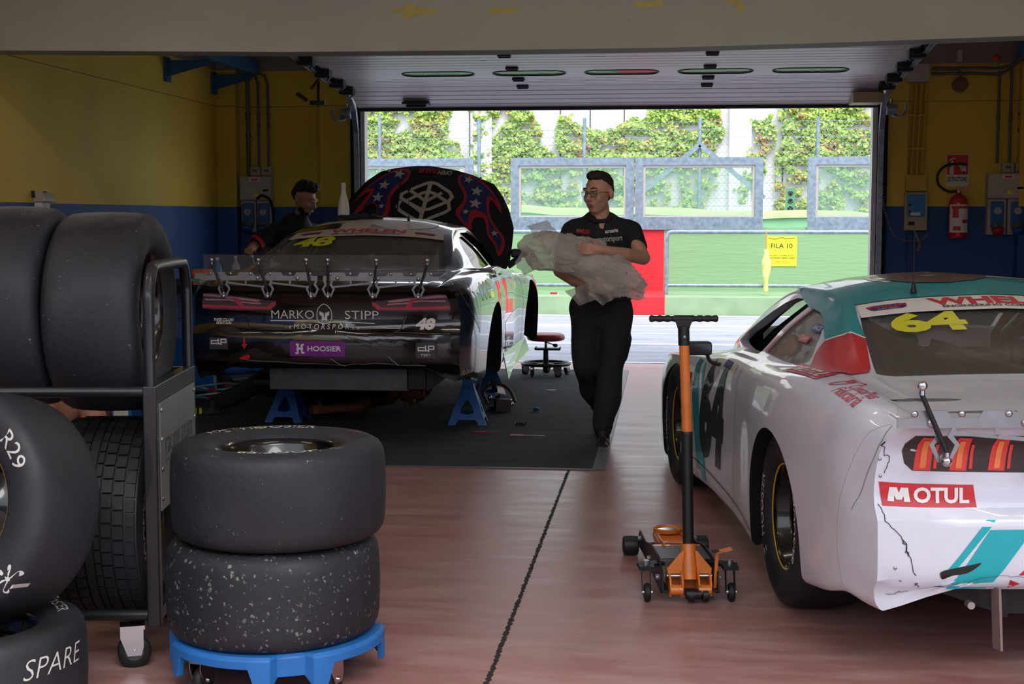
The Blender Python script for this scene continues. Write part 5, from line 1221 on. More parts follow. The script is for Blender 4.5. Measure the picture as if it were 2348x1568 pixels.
for fr, f in (('left', -1), ('right', 1)):
    dl_ += [(poly((3.02, .76), (3.15, .76), (3.02, .2), (2.86, .2)), fr, 'paint_teal', 1), side_text2('64', .62, .42, 2.62, .33, 'vinyl_black', fr, 0, bold=.06, shear=.2), (poly((2.9, .76), (2.95, .76), (2.85, .5), (2.8, .5)), fr, 'vinyl_teal', 1.5), (poly((2.84, .3), (2.95, .3), (2.9, .16), (2.8, .16)), fr, 'vinyl_teal', 1.5),
            (rect(3.17, .60, 3.25, .68), fr, 'vinyl_red', 1.5), (rect(3.16, .50, 3.26, .57), fr, 'vinyl_white', 1.5), side_text2('MOTUL', .09, .035, 3.21, .52, 'vinyl_red', fr), (rect(2.28, .79, 2.45, .825), fr, 'vinyl_navy', 1.5), (rect(2.15, .79, 2.24, .825), fr, 'vinyl_yellow' if False else 'vinyl_cream', 1.5)]
    dl_ += [(stroke([(2.02, .86), (2.0, .70), (2.02, .45), (2.05, .15)], .005), fr, 'panel_gap', 2, .02), (stroke([(3.02, .82), (3.10, .6), (3.08, .3), (3.0, .14)], .005), fr, 'panel_gap', 2, .02), (stroke([(1.5, .2), (2.05, .215), (3.1, .24)], .005), fr, 'panel_gap', 2, .02)]
drape('door_livery', c64, bv64, dl_)
qv = []
qv += [(rect(1.86+.0, .93, 1.99, 1.10), 'left', 'vinyl_red', -4.5), ]
drape('quarter_sticker', c64, bv64, [(rect(1.46, 1.03, 1.60, 1.058), 'left', 'vinyl_blue', .5), (rect(1.50, .985, 1.64, 1.012), 'left', 'vinyl_red', .5), side_text2('SUNOCO' if False else 'BREMBO' if False else 'RACE', .1, .016, 1.53, 1.036, 'vinyl_white'), side_text2('TEAM', .1, .016, 1.57, .991, 'vinyl_white'), (poly((2.0, .905), (1.86, 1.11), (1.83, 1.11), (1.96, .905)), 'left', 'vinyl_red', .6)], .001)
# tail lamp panel
PN = [(-.80, .775), (-.795, .80), (-.77, .828), (.77, .828), (.795, .80), (.80, .775), (.79, .735), (.765, .712), (0, .70), (-.765, .712), (-.79, .735)]
tl = [(poly(*PN), 'rear', 'lamp_dark', 1)]
for s in (-1, 1):
    for x in (-.735, -.625, -.505):
        x *= s; tl += [(poly((x-.028, .715), (x+.024, .713), (x+.028, .822), (x-.012, .824), (x-.022, .80)), 'rear', 'lamp_red', 2), (poly((x-.010, .722), (x+.008, .722), (x+.011, .812), (x-.006, .812)), 'rear', 'lamp_orange', 3), (rect(x+.032, .72, x+.042, .80), 'rear', 'lamp_red', 2)]
drape('tail_lamps', c64, bv64, tl)
ls = [(poly((-.665, .405), (-.64, .405), (-.515, .565), (-.545, .565)), 'rear', 'vinyl_teal', 1), (poly((-.66, .342), (-.535, .342), (-.40, .535), (-.535, .535)), 'rear', 'vinyl_teal', 1), (poly((-.44, .39), (-.41, .42), (-.37, .39)), 'rear', 'vinyl_red', 1), (poly((-.465, .345), (-.465, .375), (-.43, .36)), 'rear', 'vinyl_red', 1),
      (poly((.40, .342), (.535, .342), (.66, .535), (.53, .535)), 'rear', 'vinyl_teal', 1),
      (smoothpoly([(-.685, .40), (-.64, .415), (-.59, .425), (-.56, .43), (-.60, .40), (-.65, .39), (-.67, .37)]), 'rear', 'vinyl_black', 2)]
drape('bumper_livery', c64, bv64, ls)
def crack(P, w=.003, seed=1):
    q = random.Random(seed); out = []
    for a, b in zip(P[:-1], P[1:]):
        for j in range(5): t = j/5; out.append((a[0]+(b[0]-a[0])*t+q.uniform(-.005, .005), a[1]+(b[1]-a[1])*t+q.uniform(-.004, .004)))
    out.append(P[-1]); return stroke(out, w)
drape('scuff', c64, bv64, [(crack([(-.86, .60), (-.845, .55), (-.80, .505), (-.77, .43), (-.755, .36), (-.745, .345)], .0022), 'rear', 'steel_dark', 1.5, .02), (crack([(-.855, .80), (-.85, .76), (-.83, .75), (-.845, .70)], .002, 2), 'rear', 'steel_dark', 1.5, .02), (crack([(-.80, .505), (-.79, .47), (-.785, .45)], .004, 4), 'rear', 'steel_mid', 1.5), (crack([(-.74, .345), (-.66, .355), (-.5, .395), (-.40, .38)], .0014, 7), 'rear', 'steel_mid', 3), (crack([(-.83, .31), (-.80, .325), (-.77, .33)], .002, 8), 'rear', 'steel_mid', 2), (crack([(.06, .85), (.11, .74), (.2, .56)], .0022, 6), 'left', 'seam_dark', 1.5, .02), (stroke(cr([(.07, .86), (.17, .80), (.27, .62), (.30, .45), (.28, .28)], 5), .004), 'left', 'vinyl_white', 1.4, .02), (rect(.20, .80, .225, .822), 'left', 'vinyl_blue', 1.3), (rect(.13, .785, .15, .805), 'left', 'vinyl_brown', 1.3)])  # the white curved stroke is a painted highlight along the bumper seam
drape('bonnet_pin_slot', c64, bv64, [(smoothpoly([(-.76, .32), (-.70, .345), (-.58, .345), (-.52, .32), (-.58, .30), (-.70, .30)]), 'top', 'panel_gap', 1), (smoothpoly([(-.66, .10), (-.6, .115), (-.45, .115), (-.42, .10), (-.5, .09)]), 'top', 'panel_gap', 1)])
for x, z in ((-.86, .745), (-.855, .69), (-.80, .37), (-.755, .365), (-.82, .41)): 
    h = bv64.ray_cast(V((x, -1, z)), V((0, 1, 0)))[0]
    if h: MB('bolt_steel').sphere((h.x, h.y-.001, h.z), .006, 10, sy=.5).build('rivet', c64)
# side mirror, antenna, under-bumper parts
mb = MB('black_plastic'); mb.box((-1.09, 2.52, .835), (-.95, 2.60, .90)); mm = mb.build('mirror', c64, bevel=.012); MB('mirror_dark').box((-1.083, 2.515, .842), (-.957, 2.519, .893)).build('mirror_glass', mm)
MB('black_plastic').tube(cr([(-.97, 2.56, .84), (-.95, 2.56, .80), (-.90, 2.55, .785)], 5), .009, 8).build('mirror_arm', mm)
mb = MB('black_plastic'); mb.box((.95, 2.52, .835), (1.09, 2.60, .90)); mb.build('mirror', c64, bevel=.012)
mb = MB('steel_dark'); mb.cyl((-.29, 1.55, 1.19), (-.29, 1.55, 1.23), .014, .006); mb.cyl((-.29, 1.55, 1.22), (-.285, 1.57, 1.47), .0022, .0012, n=6); mb.build('antenna', c64)
mb = MB('steel_dark'); mb.prism([(-.72, .33), (.72, .33), (.6, .235), (-.45, .235), (-.6, .29)], .12, .16, 'XZ'); mb.box((-.46, .08, .235), (-.44, .5, .33)); mb.build('diffuser', c64)
mb = MB('tape_tow'); 
mat('tape_tow', '#7c6866', .8); mb.bar((-.50, .03, .345), (-.50, -.0, .155), .066, .008, up=(1, 0, 0)); mb.cyl((-.43-.15, .05, .29), (-.43-.15, .02, .29), .012, mt='bolt_steel'); mb.build('tow_strap', c64)

# ================================================== car 48, black, on stands
T48 = {k: list(v) for k, v in TB.items()}
T48['zc'] = [.872, .885, .897, .91, .945, 1.06, 1.20, 1.262, 1.257, 1.135, .955, .875, .825, .75, .66, .57]
T48['zr'] = [.868, .880, .893, .905, .930, 1.025, 1.145, 1.185, 1.18, 1.075, .91, .835, .79, .72, .64, .56]
T48['w'][10:14] = [.965, 1.0, 1.01, .975]
DW0, QW0 = DOORWIN, QWIN
DOORWIN = [(p[0], p[1]+(.012 if p[1] > 1.0 else .0)) for p in DW0]; QWIN = [(p[0], p[1]+(.012 if p[1] > 1.0 else .0)) for p in QW0]
c48 = thing('race_car', 'black racing car number 48 raised on blue stands with its bonnet open', 'race car', (-2.165, 8.87, .195), rot=(R(1.2), 0, R(-.1)))
b48, bv48 = make_body(c48, T48, 'paint_black', hood=True)
glass('rear_window', c48, bv48, REARG, 'top', 'tinted_glass'); glass('windscreen', c48, bv48, WSCR, 'top', 'pane_glass'); glass('quarter_window', c48, bv48, QWIN, 'right', 'quarter_glass'); glass('quarter_window', c48, bv48, QWIN, 'left', 'quarter_glass')
cage(c48); spoiler(c48, .045, kx=.935, bt=.02)
it = [(poly((-.572, 1.325), (-.548, 1.485), (.548, 1.485), (.572, 1.325)), 'top', 'vinyl_cream', 1), (xf(fit('WHELEN', .56, .075, bold=.045), 0.0, 1.385), 'top', 'vinyl_red', 2), (xf(fit('ENGINEERING COMPANY INC.', .52, .022, bold=.02), .0, 1.35), 'top', 'vinyl_black', 2)]
it += badge(-.42, 1.405, .16, .05, 'top')+badge(.42, 1.405, .16, .05, 'top'); drape('window_banner', c48, bv48, it)
drape('window_number', c48, bv48, [(xf(fit('48', .30, .14, bold=.05, shear=.15), -.36, 1.17), 'top', 'vinyl_yellow', 1)])
drape('roof_number', c48, bv48, [(xf(fit('48', .95, .62, bold=.09), 0, 1.56), 'top', 'vinyl_cream', 1)])
# tail lamp stickers
tl = []
for s in (-1, 1):
    o_ = [(.33, .795), (.40, .80), (.70, .84), (.80, .85), (.845, .845), (.865, .78), (.87, .735), (.6, .725), (.38, .728), (.335, .765)]
    def m(P): return [(s*x, z) for x, z in P]
    tl += [(poly(*m(o_)), 'rear', 'vinyl_mauve', 1), (poly(*m([(.37, .738), (.60, .737), (.86, .745), (.865, .765), (.62, .757), (.40, .752), (.36, .785), (.335, .787), (.34, .768)])), 'rear', 'vinyl_pink', 2), (poly(*m([(.44, .80), (.78, .84), (.845, .84), (.85, .825), (.78, .822), (.46, .787)])), 'rear', 'vinyl_lightpink', 2),
           (poly(*m([(.56, .757), (.60, .757), (.64, .815), (.60, .812)])), 'rear', 'vinyl_pink', 2.5), (stroke(m([(.44, .775), (.58, .785), (.66, .80), (.84, .80)]), .010), 'rear', 'vinyl_lightpink', 2.5), (poly(*m([(.84, .76), (.868, .77), (.862, .79), (.84, .775)])), 'rear', 'vinyl_white', 3)]
drape('tail_lamp_sticker', c48, bv48, tl)
ly = [(xf(fit('MARKO', .30, .058, bold=-.005), -.222, .672), 'rear', 'vinyl_white', 2), (xf(fit('STIPP', .235, .058, bold=-.005), .26, .672), 'rear', 'vinyl_white', 2), (xf(fit('\u00ab M O T O R S P O R T \u00bb', .50, .033, bold=-.002), 0, .602), 'rear', 'vinyl_white', 2),
      (stroke([(-.38, .658), (-.055, .656)], .006), 'rear', 'vinyl_white', 2), (stroke([(.055, .656), (.35, .642)], .006), 'rear', 'vinyl_white', 2),
      (stroke(cr([(-.045, .655), (-.052, .70), (-.04, .745), (0, .775), (.04, .745), (.052, .70), (.045, .655), (.02, .64), (-.02, .64)], 4, True), .006, True), 'rear', 'vinyl_white', 2),
      (poly((-.035, .725), (-.005, .712), (0, .665), (-.02, .655), (-.018, .69), (-.035, .70)), 'rear', 'vinyl_white', 2), (poly((.035, .725), (.005, .712), (0, .665), (.02, .655), (.018, .69), (.035, .70)), 'rear', 'vinyl_white', 2)]
drape('lettering', c48, bv48, ly)
drape('sticker', c48, bv48, [(rect(-.232, .418, .152, .522), 'rear', 'vinyl_purple', 1), (xf(fit('HOOSIER', .235, .034, bold=.02), .008, .455), 'rear', 'vinyl_white', 2.5), (stroke([(-.19, .50), (-.175, .50), (-.178, .44), (-.195, .44)], .013), 'rear', 'vinyl_white', 2.5), (stroke([(-.135, .50), (-.15, .495), (-.148, .445), (-.13, .44)], .013), 'rear', 'vinyl_white', 2.5), (stroke([(-.186, .468), (-.14, .474)], .016), 'rear', 'vinyl_white', 2.5)])
def dp(x0, x1, z0, z1, txt):
    cx = (x0+x1)/2; cz = (z0+z1)/2+.012; I = [(rect(x0, z0, x1, z1), 'rear', 'vinyl_grey', 1)]
    I += [(stroke([(cx+.02, cz-.013), (cx-.05, cz-.013), (cx-.05, cz+.008), (cx+.0, cz+.008)], .008), 'rear', 'vinyl_white', 2.5), (stroke([(cx-.0, cz-.012), (cx-.0, cz+.022)], .008), 'rear', 'vinyl_white', 2.5), (stroke([(cx+.02, cz-.022), (cx+.02, cz+.018), (cx+.055, cz+.018), (cx+.055, cz-.004), (cx+.02, cz-.004)], .008), 'rear', 'vinyl_white', 2.5)]
    if txt: I.append((xf(fit('TIJEY', .07, .016, bold=0), cx, z0+.015), 'rear', 'vinyl_white', 2.5))
    return I
drape('sticker', c48, bv48, dp(.64, .775, .412, .52, True)); drape('sticker', c48, bv48, dp(-.805, -.67, .46, .54, False))
drape('sticker', c48, bv48, [(xf(fit('48', .135, .068, bold=.06, shear=.2), .70, .608), 'rear', 'vinyl_white', 2)])
drape('sticker', c48, bv48, [(xf(fit('THESE COLORS', .145, .017, bold=.03, shear=.3), -.71, .652), 'rear', 'vinyl_white', 2), (xf(fit("DON'T RUN.", .11, .017, bold=.03, shear=.3), -.71, .63), 'rear', 'vinyl_white', 2)])
drape('sticker', c48, bv48, [(poly((-.56, .54), (-.545, .54), (-.545, .50), (-.532, .50), (-.552, .46), (-.572, .50), (-.56, .50)), 'rear', 'vinyl_red', 2), (smoothpoly([(-.59, .40), (-.55, .42), (-.52, .425), (-.52, .40), (-.56, .39)]), 'rear', 'vinyl_red', 2)])
drape('sticker', c48, bv48, [(xf(fit('de.boer', .19, .045, bold=0), .215, .29, 0, 1, 1), 'right', 'vinyl_cream', 1.5)])
lw = []
for q in range(4): lw.append((stroke(cr([(.1+q*.1, .86-.02*q), (.16+q*.1, .78), (.34+.04*q, .62), (.42, .56-.01*q)], 5), .007), 'right', 'vinyl_grey', 1.5, .02))
for q in range(3): lw.append((stroke(cr([(.5+q*.12, .80), (.55+q*.12, .86), (.60+q*.12, .80), (.56+q*.12, .74)], 5, True), .009, True), 'right', 'vinyl_grey', 1.5, .02))
lw += [(stroke([(.30, .87), (.22, .75), (.33, .5), (.33, .28)], .006), 'right', 'panel_gap', 1.6, .02), (stroke([(2.03, .86), (2.0, .7), (2.02, .45), (2.05, .15)], .006), 'right', 'panel_gap', 1.6, .02), (stroke([(3.0, .82), (3.1, .6), (3.06, .3), (3.0, .14)], .006), 'right', 'panel_gap', 1.6, .02), (poly((2.1, .45), (2.95, .5), (2.95, .17), (2.1, .17)), 'right', 'paint_silver', .8)]  # silver door patch paints in the reflections on the glossy black side
drape('side_livery', c48, bv48, lw)
drape('scuff', c48, bv48, [(crack([(-.55, .39), (-.2, .37), (.1, .36), (.4, .375), (.7, .36)], .006, 12), 'rear', 'seam_dark', 1.5), (crack([(.05, .40), (.15, .35)], .004, 13), 'rear', 'box_grey', 2), (crack([(.45, .42), (.52, .36)], .004, 14), 'rear', 'box_grey', 2), (stroke([(.57, .70), (.53, .60), (.49, .585), (.87, .575)], .005), 'rear', 'seam_dark', 2), (stroke(cr([(-.55, .70), (-.53, .62), (-.45, .58), (0, .565), (.35, .575), (.46, .59), (.53, .61), (.56, .70)], 6), .004), 'rear', 'steel_dark', 2)])
# mirror
mb = MB('black_plastic'); mb.box((.93, 2.50, .93), (1.12, 2.60, 1.0)); mm = mb.build('mirror', c48, bevel=.015); MB('black_plastic').bar((1.0, 2.56, .93), (.90, 2.58, .86), .03, .05).build('mirror_arm', mm)
MB('black_plastic').box((-1.12, 2.50, .93), (-.93, 2.60, 1.0)).build('mirror', c48, bevel=.015)
mb = MB('steel_dark'); mb.cyl((.25, 1.7, 1.24), (.25, 1.7, 1.275), .012, .006).cyl((.25, 1.7, 1.27), (.25, 1.72, 1.60), .0025, .0015, n=6); mb.build('antenna', c48)
# lower tub, suspension in the open arches
mb = MB('steel_dark'); mb.box((-.42, .22, .17), (.50, .95, .345), 'steel_mid'); mb.box((.5, .24, .18), (.62, .9, .33)); mb.prism([(.62, .33), (.62, .16), (.85, .33)], .25, .27, 'XZ'); mb.box((-.6, .3, .27), (-.42, .31, .28)); mb.box((-.62, .5, .16), (.62, 4.2, .2)); mb.build('underbody', c48, bevel=.004)
for y in (RW, FW):
    for s in (-1, 1):
        mb = MB('steel_dark'); mb.cyl((s*.56, y, .33), (s*.66, y, .33), .09, n=20); mb.lathe([(.05, 0), (.15, 0), (.15, .025), (.05, .025)], 28, mt='vinyl_brown', axis='X', origin=(s*.66, y, .33)); mb.cyl((s*.6, y-.12, .2), (s*.6, y-.06, .62), .03, mt='steel_mid'); mb.bar((s*.4, y-.3, .25), (s*.66, y, .25), .04, .03).bar((s*.4, y+.3, .45), (s*.66, y, .45), .03, .03); mb.build('suspension', c48, fix=False)
mb = MB('paint_silver'); mb.add([(.965, 1.62, .26), (.985, 3.0, .24), (1.03, 2.9, .14), (1.0, 2.0, .12), (1.01, 1.72, .10), (1.01, 1.56, .07), (.985, 1.6, .16)], [(0, 1, 2, 3, 4, 5, 6)]); o_ = mb.build('side_skirt', c48, fix=False); o_.modifiers.new('s', 'SOLIDIFY').thickness = .008
# engine block under the open bonnet
mb = MB('steel_dark'); mb.box((-.3, 3.45, .5), (.3, 4.1, .72)).box((-.2, 3.5, .7), (.2, 4.0, .80)); mb.cyl((0, 3.75, .78), (0, 3.75, .86), .17, n=24, mt='red_plastic'); mb.build('engine', c48, bevel=.01)
# ---- raised bonnet
hz = thing('bonnet_holder', 'x', 'x'); bpy.data.objects.remove(hz)
DH = 12.6; sc_ = DH/3261*1.05
def hp(zx, zy):     # photo detail coordinates -> bonnet plane (across, up)
    px, py = 760+zx/5.336, 360+zy/5.336
    return ((px-976)*sc_, (1.5+(498-py)*sc_-1.06)/.86)
HO = [(110, 560), (200, 430), (370, 240), (530, 135), (700, 105), (960, 88), (1130, 92), (1450, 145), (1650, 195), (1910, 290), (2020, 430), (2100, 580), (2170, 790), (2165, 960), (2150, 1180), (2080, 1330), (1300, 1400), (500, 1400), (60, 1300), (40, 900)]
HP = [hp(*p) for p in HO]
wc = V(((976-1525)/3261*12.5, 12.2, 1.06))
M4 = Matrix.Translation(wc) @ Matrix.Rotation(R(-31), 4, 'X')
inv = (Matrix.Translation((-2.165, 8.87, .195)) @ Euler((R(1.2), 0, R(-.1))).to_matrix().to_4x4()).inverted() @ M4
def hood_pt(x, z, off=0): return inv @ V((x, .10*(x/.78)**2+.05*(z/1.1)**3-off, z))
def hood_mesh(mb, pf, mt, off=0, step=.06, back=False):
    bm = bmesh.new(); vv = [bm.verts.new((x, y, 0)) for x, y in pf[0]]
    for f in pf[1]:
        try: bm.faces.new([vv[i] for i in f])
        except ValueError: pass
    for ax in (0, 1):
        lo = min(p[ax] for p in pf[0]); hi = max(p[ax] for p in pf[0]); k = int((hi-lo)/step)
        for i in range(1, k+1):
            co = [0, 0, 0]; no = [0, 0, 0]; co[ax] = lo+(hi-lo)*i/(k+1); no[ax] = 1
            bmesh.ops.bisect_plane(bm, geom=bm.verts[:]+bm.edges[:]+bm.faces[:], plane_co=co, plane_no=no, dist=1e-6)
    bm.verts.index_update(); mb.add([hood_pt(v.co.x, v.co.y, off) for v in bm.verts], [[v.index for v in f.verts] for f in bm.faces], mt, True); bm.free()
mb = MB('paint_matte'); mat('paint_matte', '#0b0b0d', .5, coat=.15); hood_mesh(mb, poly(*HP), 'paint_matte'); ho = mb.build('bonnet', c48, fix=False); md = ho.modifiers.new('s', 'SOLIDIFY'); md.thickness = .025; md.offset = -1
# make sure the skin thickens away from the graphics
ho.data.update(); nz = sum((p.normal for p in ho.data.polygons), V()); md.offset = -1 if nz.y < 0 else 1
mb = MB()
def hpoly(P, mt, off, k=4): hood_mesh(mb, poly(*cr([hp(*p) for p in P], k, True)), mt, off)
hpoly([(230, 520), (330, 385), (470, 255), (620, 165), (780, 122), (870, 130), (908, 180), (880, 270), (800, 345), (735, 420), (700, 500), (708, 590), (690, 680), (620, 800), (560, 800), (545, 690), (548, 610), (510, 545), (450, 535), (400, 560), (350, 620), (270, 615), (350, 510), (415, 420), (430, 385), (330, 425)], 'vinyl_red', .003)
hpoly([(400, 345), (510, 250), (640, 180), (780, 150), (850, 160), (872, 205), (830, 270), (740, 340), (680, 420), (655, 500), (655, 590), (630, 680), (590, 720), (560, 700), (556, 600), (520, 535), (440, 525), (365, 590), (335, 600), (430, 480), (480, 385), (470, 345), (420, 350)], 'vinyl_navy', .006)
hpoly([(1480, 225), (1540, 195), (1640, 210), (1750, 260), (1850, 330), (1930, 430), (2000, 540), (2015, 640), (1960, 560), (1885, 490), (1870, 560), (1890, 680), (1960, 790), (2040, 880), (2078, 960), (2070, 1060), (2020, 1135), (1990, 1080), (1960, 1010), (1890, 930), (1860, 850), (1840, 750), (1790, 705), (1720, 720), (1685, 780), (1695, 860), (1640, 840), (1560, 770), (1500, 700), (1500, 620), (1560, 540), (1570, 460), (1530, 380), (1490, 310)], 'vinyl_red', .003)
hpoly([(1505, 240), (1560, 215), (1640, 235), (1740, 285), (1830, 350), (1910, 440), (1960, 510), (1880, 445), (1835, 450), (1840, 560), (1870, 700), (1940, 810), (2020, 900), (2045, 960), (2020, 1080), (1980, 990), (1910, 900), (1885, 800), (1860, 700), (1790, 640), (1700, 620), (1650, 680), (1635, 790), (1570, 740), (1545, 680), (1575, 600), (1605, 520), (1600, 440), (1560, 360), (1510, 290)], 'vinyl_navy', .006)
for cx, cy, r, a in ((600, 320, 75, .15), (540, 470, 78, .1), (600, 580, 42, .1), (770, 190, 75, .3), (1605, 262, 62, .3), (1715, 400, 78, .1), (1710, 550, 80, .1), (1608, 655, 42, .1), (1955, 882, 46, -.1)):
    x, z = hp(cx, cy); hood_mesh(mb, star(x, z, r/5.336*sc_, a), 'vinyl_cream', .009)
def hst(P, w=42, closed=False, k=0):
    P = [hp(*p) for p in P]; P = cr(P, k, closed) if k else P
    hood_mesh(mb, stroke(P, w/5.336*sc_, closed), 'vinyl_cream', .009)
hst([(940, 395), (1110, 325), (1170, 312), (1240, 330), (1400, 430), (1435, 490), (1400, 540), (1180, 640), (1110, 650), (1040, 620), (930, 560)])
hst([(900, 415), (830, 450), (830, 500), (960, 580), (1110, 690)]); hst([(830, 530), (795, 600), (830, 650), (1000, 750), (1080, 800)]); hst([(900, 530), (1090, 440), (1160, 430), (1230, 455), (1400, 560), (1415, 640), (1360, 680), (1200, 745), (1100, 800)]); hst([(1165, 320), (1080, 800)], 48); hst([(925, 405), (1110, 530), (1150, 535), (1310, 440)])
pf = fit('OPEN', .24*.55, .045, bold=.03, shear=.3); x, z = hp(1320, 185); hood_mesh(mb, xf(pf, x, z+.02, math.pi+R(-3)), 'vinyl_cream', .009)
pf = fit('TRAILER', .3*.6, .045, bold=.05, shear=.3); x, z = hp(1125, 165); hood_mesh(mb, xf(pf, x, z+.025, math.pi+R(-3)), 'vinyl_red', .009)
mb.build('livery', ho, fix=False)
mb = MB('black_plastic')
for q in ((640, 150), (1750, 250)): x, z = hp(*q); p = hood_pt(x, z, .01); mb.sphere(p, .016, 10, 'chrome'); mb.bar(hood_pt(x-.03, z, .012), hood_pt(x+.0, z+.02, .012), .02, .01)
mb.build('bonnet_pin', ho, fix=False)
MB('frame_black').tube([hood_pt(-.27, -.1, .02), hood_pt(-.27, .9, .02)], .006, 8).build('prop_rod', c48)
# bottle and cloth on the roof
m48 = Matrix.Translation((-2.165, 8.87, .195)) @ Euler((R(1.2), 0, R(-.1))).to_matrix().to_4x4()
def on_roof(x, y):
    p = m48.inverted() @ V((x, y, 3)); h = bv48.ray_cast(V((p.x, p.y, 2)), V((0, 0, -1)))[0]; return m48 @ h
cb = on_roof(-2.485, 10.85); t = thing('bottle', 'white wrapped sparkling wine bottle standing on the roof of the black car', 'bottle', cb)
MB('green_bottle').lathe([(0, 0), (.04, 0), (.044, .01), (.044, .10), (.036, .15), (.022, .2), (.016, .24), (.019, .255), (.019, .28), (.014, .29), (0, .29)], 24).build('body', t); MB('paper_white').lathe([(.045, .02), (.0452, .09)], 24).build('paper_label', t, fix=False)
# ------------------------------------------------------------------ figures
class Blob:
    """overlapping rounded volumes fused into one continuous surface"""
    def __init__(s): s.mb = MB('skin')
    def cap(s, p0, p1, r0, r1, n=16, fx=1, fy=1):
        p0, p1 = V(p0), V(p1); d = p1-p0; L = d.length; d.normalize(); a = V((1, 0, 0)) if abs(d.x) < .8 else V((0, 1, 0)); a = (a-d*a.dot(d)).normalized(); b = d.cross(a)
        rows = []
        for i in range(1, 5): t = math.pi/2*i/5; rows.append((-r0*math.cos(t), r0*math.sin(t)))
        for i in range(5): t = i/4; rows.append((L*t, r0+(r1-r0)*t))
        for i in range(1, 5): t = math.pi/2*i/5; rows.append((L+r1*math.sin(t), r1*math.cos(t)))
        vs = [p0-d*r0]+[p0+d*h+(a*math.cos(2*math.pi*j/n)*fx+b*math.sin(2*math.pi*j/n)*fy)*r for h, r in rows for j in range(n)]+[p1+d*r1]
        N = len(rows); fs = [(0, 1+(j+1) % n, 1+j) for j in range(n)]
        for i in range(N-1):
            for j in range(n): fs.append((1+i*n+j, 1+i*n+(j+1) % n, 1+(i+1)*n+(j+1) % n, 1+(i+1)*n+j))
        e = 1+N*n; fs += [(e, 1+(N-1)*n+j, 1+(N-1)*n+(j+1) % n) for j in range(n)]; s.mb.add(vs, fs, None, True); return s
    def chain(s, pts, rs, **k):
        for i in range(len(pts)-1): s.cap(pts[i], pts[i+1], rs[i], rs[i+1], **k)
        return s
    def ell(s, c, rx, ry, rz, rot=None, n=20): s.mb.sphere(c, 1, n, 'skin', rx, ry, rz, rot); return s
    def build(s, name, mt, parent=None, voxel=.012, smooth=4, disp=None, X=None):
        s.mb.cur = mt; s.mb.mats = [mt]; s.mb.m = [0]*len(s.mb.f)
        if X is not None: s.mb.v = [X @ V(v) for v in s.mb.v]
        o = s.mb.build('tmp', fix=True)
        md = o.modifiers.new('r', 'REMESH'); md.mode = 'VOXEL'; md.voxel_size = voxel; md.use_smooth_shade = True
        if smooth: ms = o.modifiers.new('s', 'SMOOTH'); ms.iterations = smooth; ms.factor = .5
        dg = bpy.context.evaluated_depsgraph_get(); me = bpy.data.meshes.new_from_object(o.evaluated_get(dg)); bpy.data.objects.remove(o)
        if disp:
            amp, sc1, amp2, sc2 = disp
            for v in me.vertices:
                p = v.co; q = noise.noise(p*sc1)*amp+noise.noise(V((p.x*sc2, p.y*sc2, p.z*sc2*.45)))*amp2; v.co = p+v.normal*q
        me.polygons.foreach_set('use_smooth', [True]*len(me.polygons)); me.update(); me.materials.clear(); me.materials.append(M[mt])
        o = bpy.data.objects.new(name, me); COL.objects.link(o)
        if parent: o.parent = parent
        return o
def head(b, c, yaw, pitch=0, s=1.0, roll=0):
    """face looks along -y before turning"""
    X = Matrix.Translation(V(c)) @ Matrix.Rotation(yaw, 4, 'Z') @ Matrix.Rotation(pitch, 4, 'X') @ Matrix.Rotation(roll, 4, 'Y') @ Matrix.Scale(s, 4)
    r3 = X.to_3x3().normalized()
    def E(p, rx, ry, rz): b.ell(X @ V(p), rx*s, ry*s, rz*s, r3)
    E((0, .012, .035), .077, .095, .088); E((0, -.018, -.03), .068, .076, .088); E((0, -.04, -.088), .042, .040, .030); E((0, -.025, -.06), .061, .054, .048)
    E((0, -.088, .032), .056, .018, .016)          # brow
    b.cap(X @ V((0, -.088, .02)), X @ V((0, -.113, -.022)), .010*s, .0135*s); E((0, -.10, -.03), .019, .013, .010)
    for q in (-1, 1): E((q*.036, -.058, -.022), .030, .030, .034); E((q*.088, .012, -.002), .013, .020, .033)
    E((0, -.088, -.058), .025, .012, .0075); E((0, -.086, -.068), .022, .012, .0075)
    return X
def face_parts(t, X, hair, glasses=False, beard=False):
    mb = MB('eye_white')
    for q in (-1, 1):
        c = X @ V((q*.030, -.0825, .012)); mb.sphere(c, .0115, 12, 'eye_white'); mb.sphere(X @ V((q*.030-.002, -.0915, .011)), .0052, 10, 'eye_dark')
    mb.build('eye', t, fix=False)
    mb = MB('lip'); mb.sphere(X @ V((0, -.0965, -.0585)), 1, 12, 'lip', .019, .006, .004, X.to_3x3()); mb.sphere(X @ V((0, -.095, -.067)), 1, 12, 'lip', .017, .006, .0045, X.to_3x3()); mb.build('mouth', t, fix=False)
    mb = MB(hair)
    for q in (-1, 1): mb.tube([X @ V((q*.014, -.106, .036)), X @ V((q*.034, -.102, .042)), X @ V((q*.052, -.088, .036))], [.003, .004, .002], 8)
    mb.build('eyebrow', t, fix=False)
    if glasses:
        mb = MB('black_plastic')
        for q in (-1, 1):
            P = [(q*.031+.024*math.copysign(abs(math.cos(a))**.6, math.cos(a)), -.108+abs(q*.031+.024*math.cos(a))*.12, .006+.017*math.copysign(abs(math.sin(a))**.6, math.sin(a))) for a in [2*math.pi*k/20 for k in range(20)]]
            mb.tube([X @ V(p) for p in P], .0016, 6, closed=True); mb.tube([X @ V((q*.055, -.10, .012)), X @ V((q*.079, -.06, .014)), X @ V((q*.083, .01, .008))], .0018, 6)
            mb.add([X @ V(p) for p in P], [tuple(range(20))], 'clear_blade')
        mb.tube([X @ V((-.008, -.110, .01)), X @ V((0, -.115, .013)), X @ V((.008, -.110, .01))], .0016, 6); mb.build('glasses', t, fix=False)
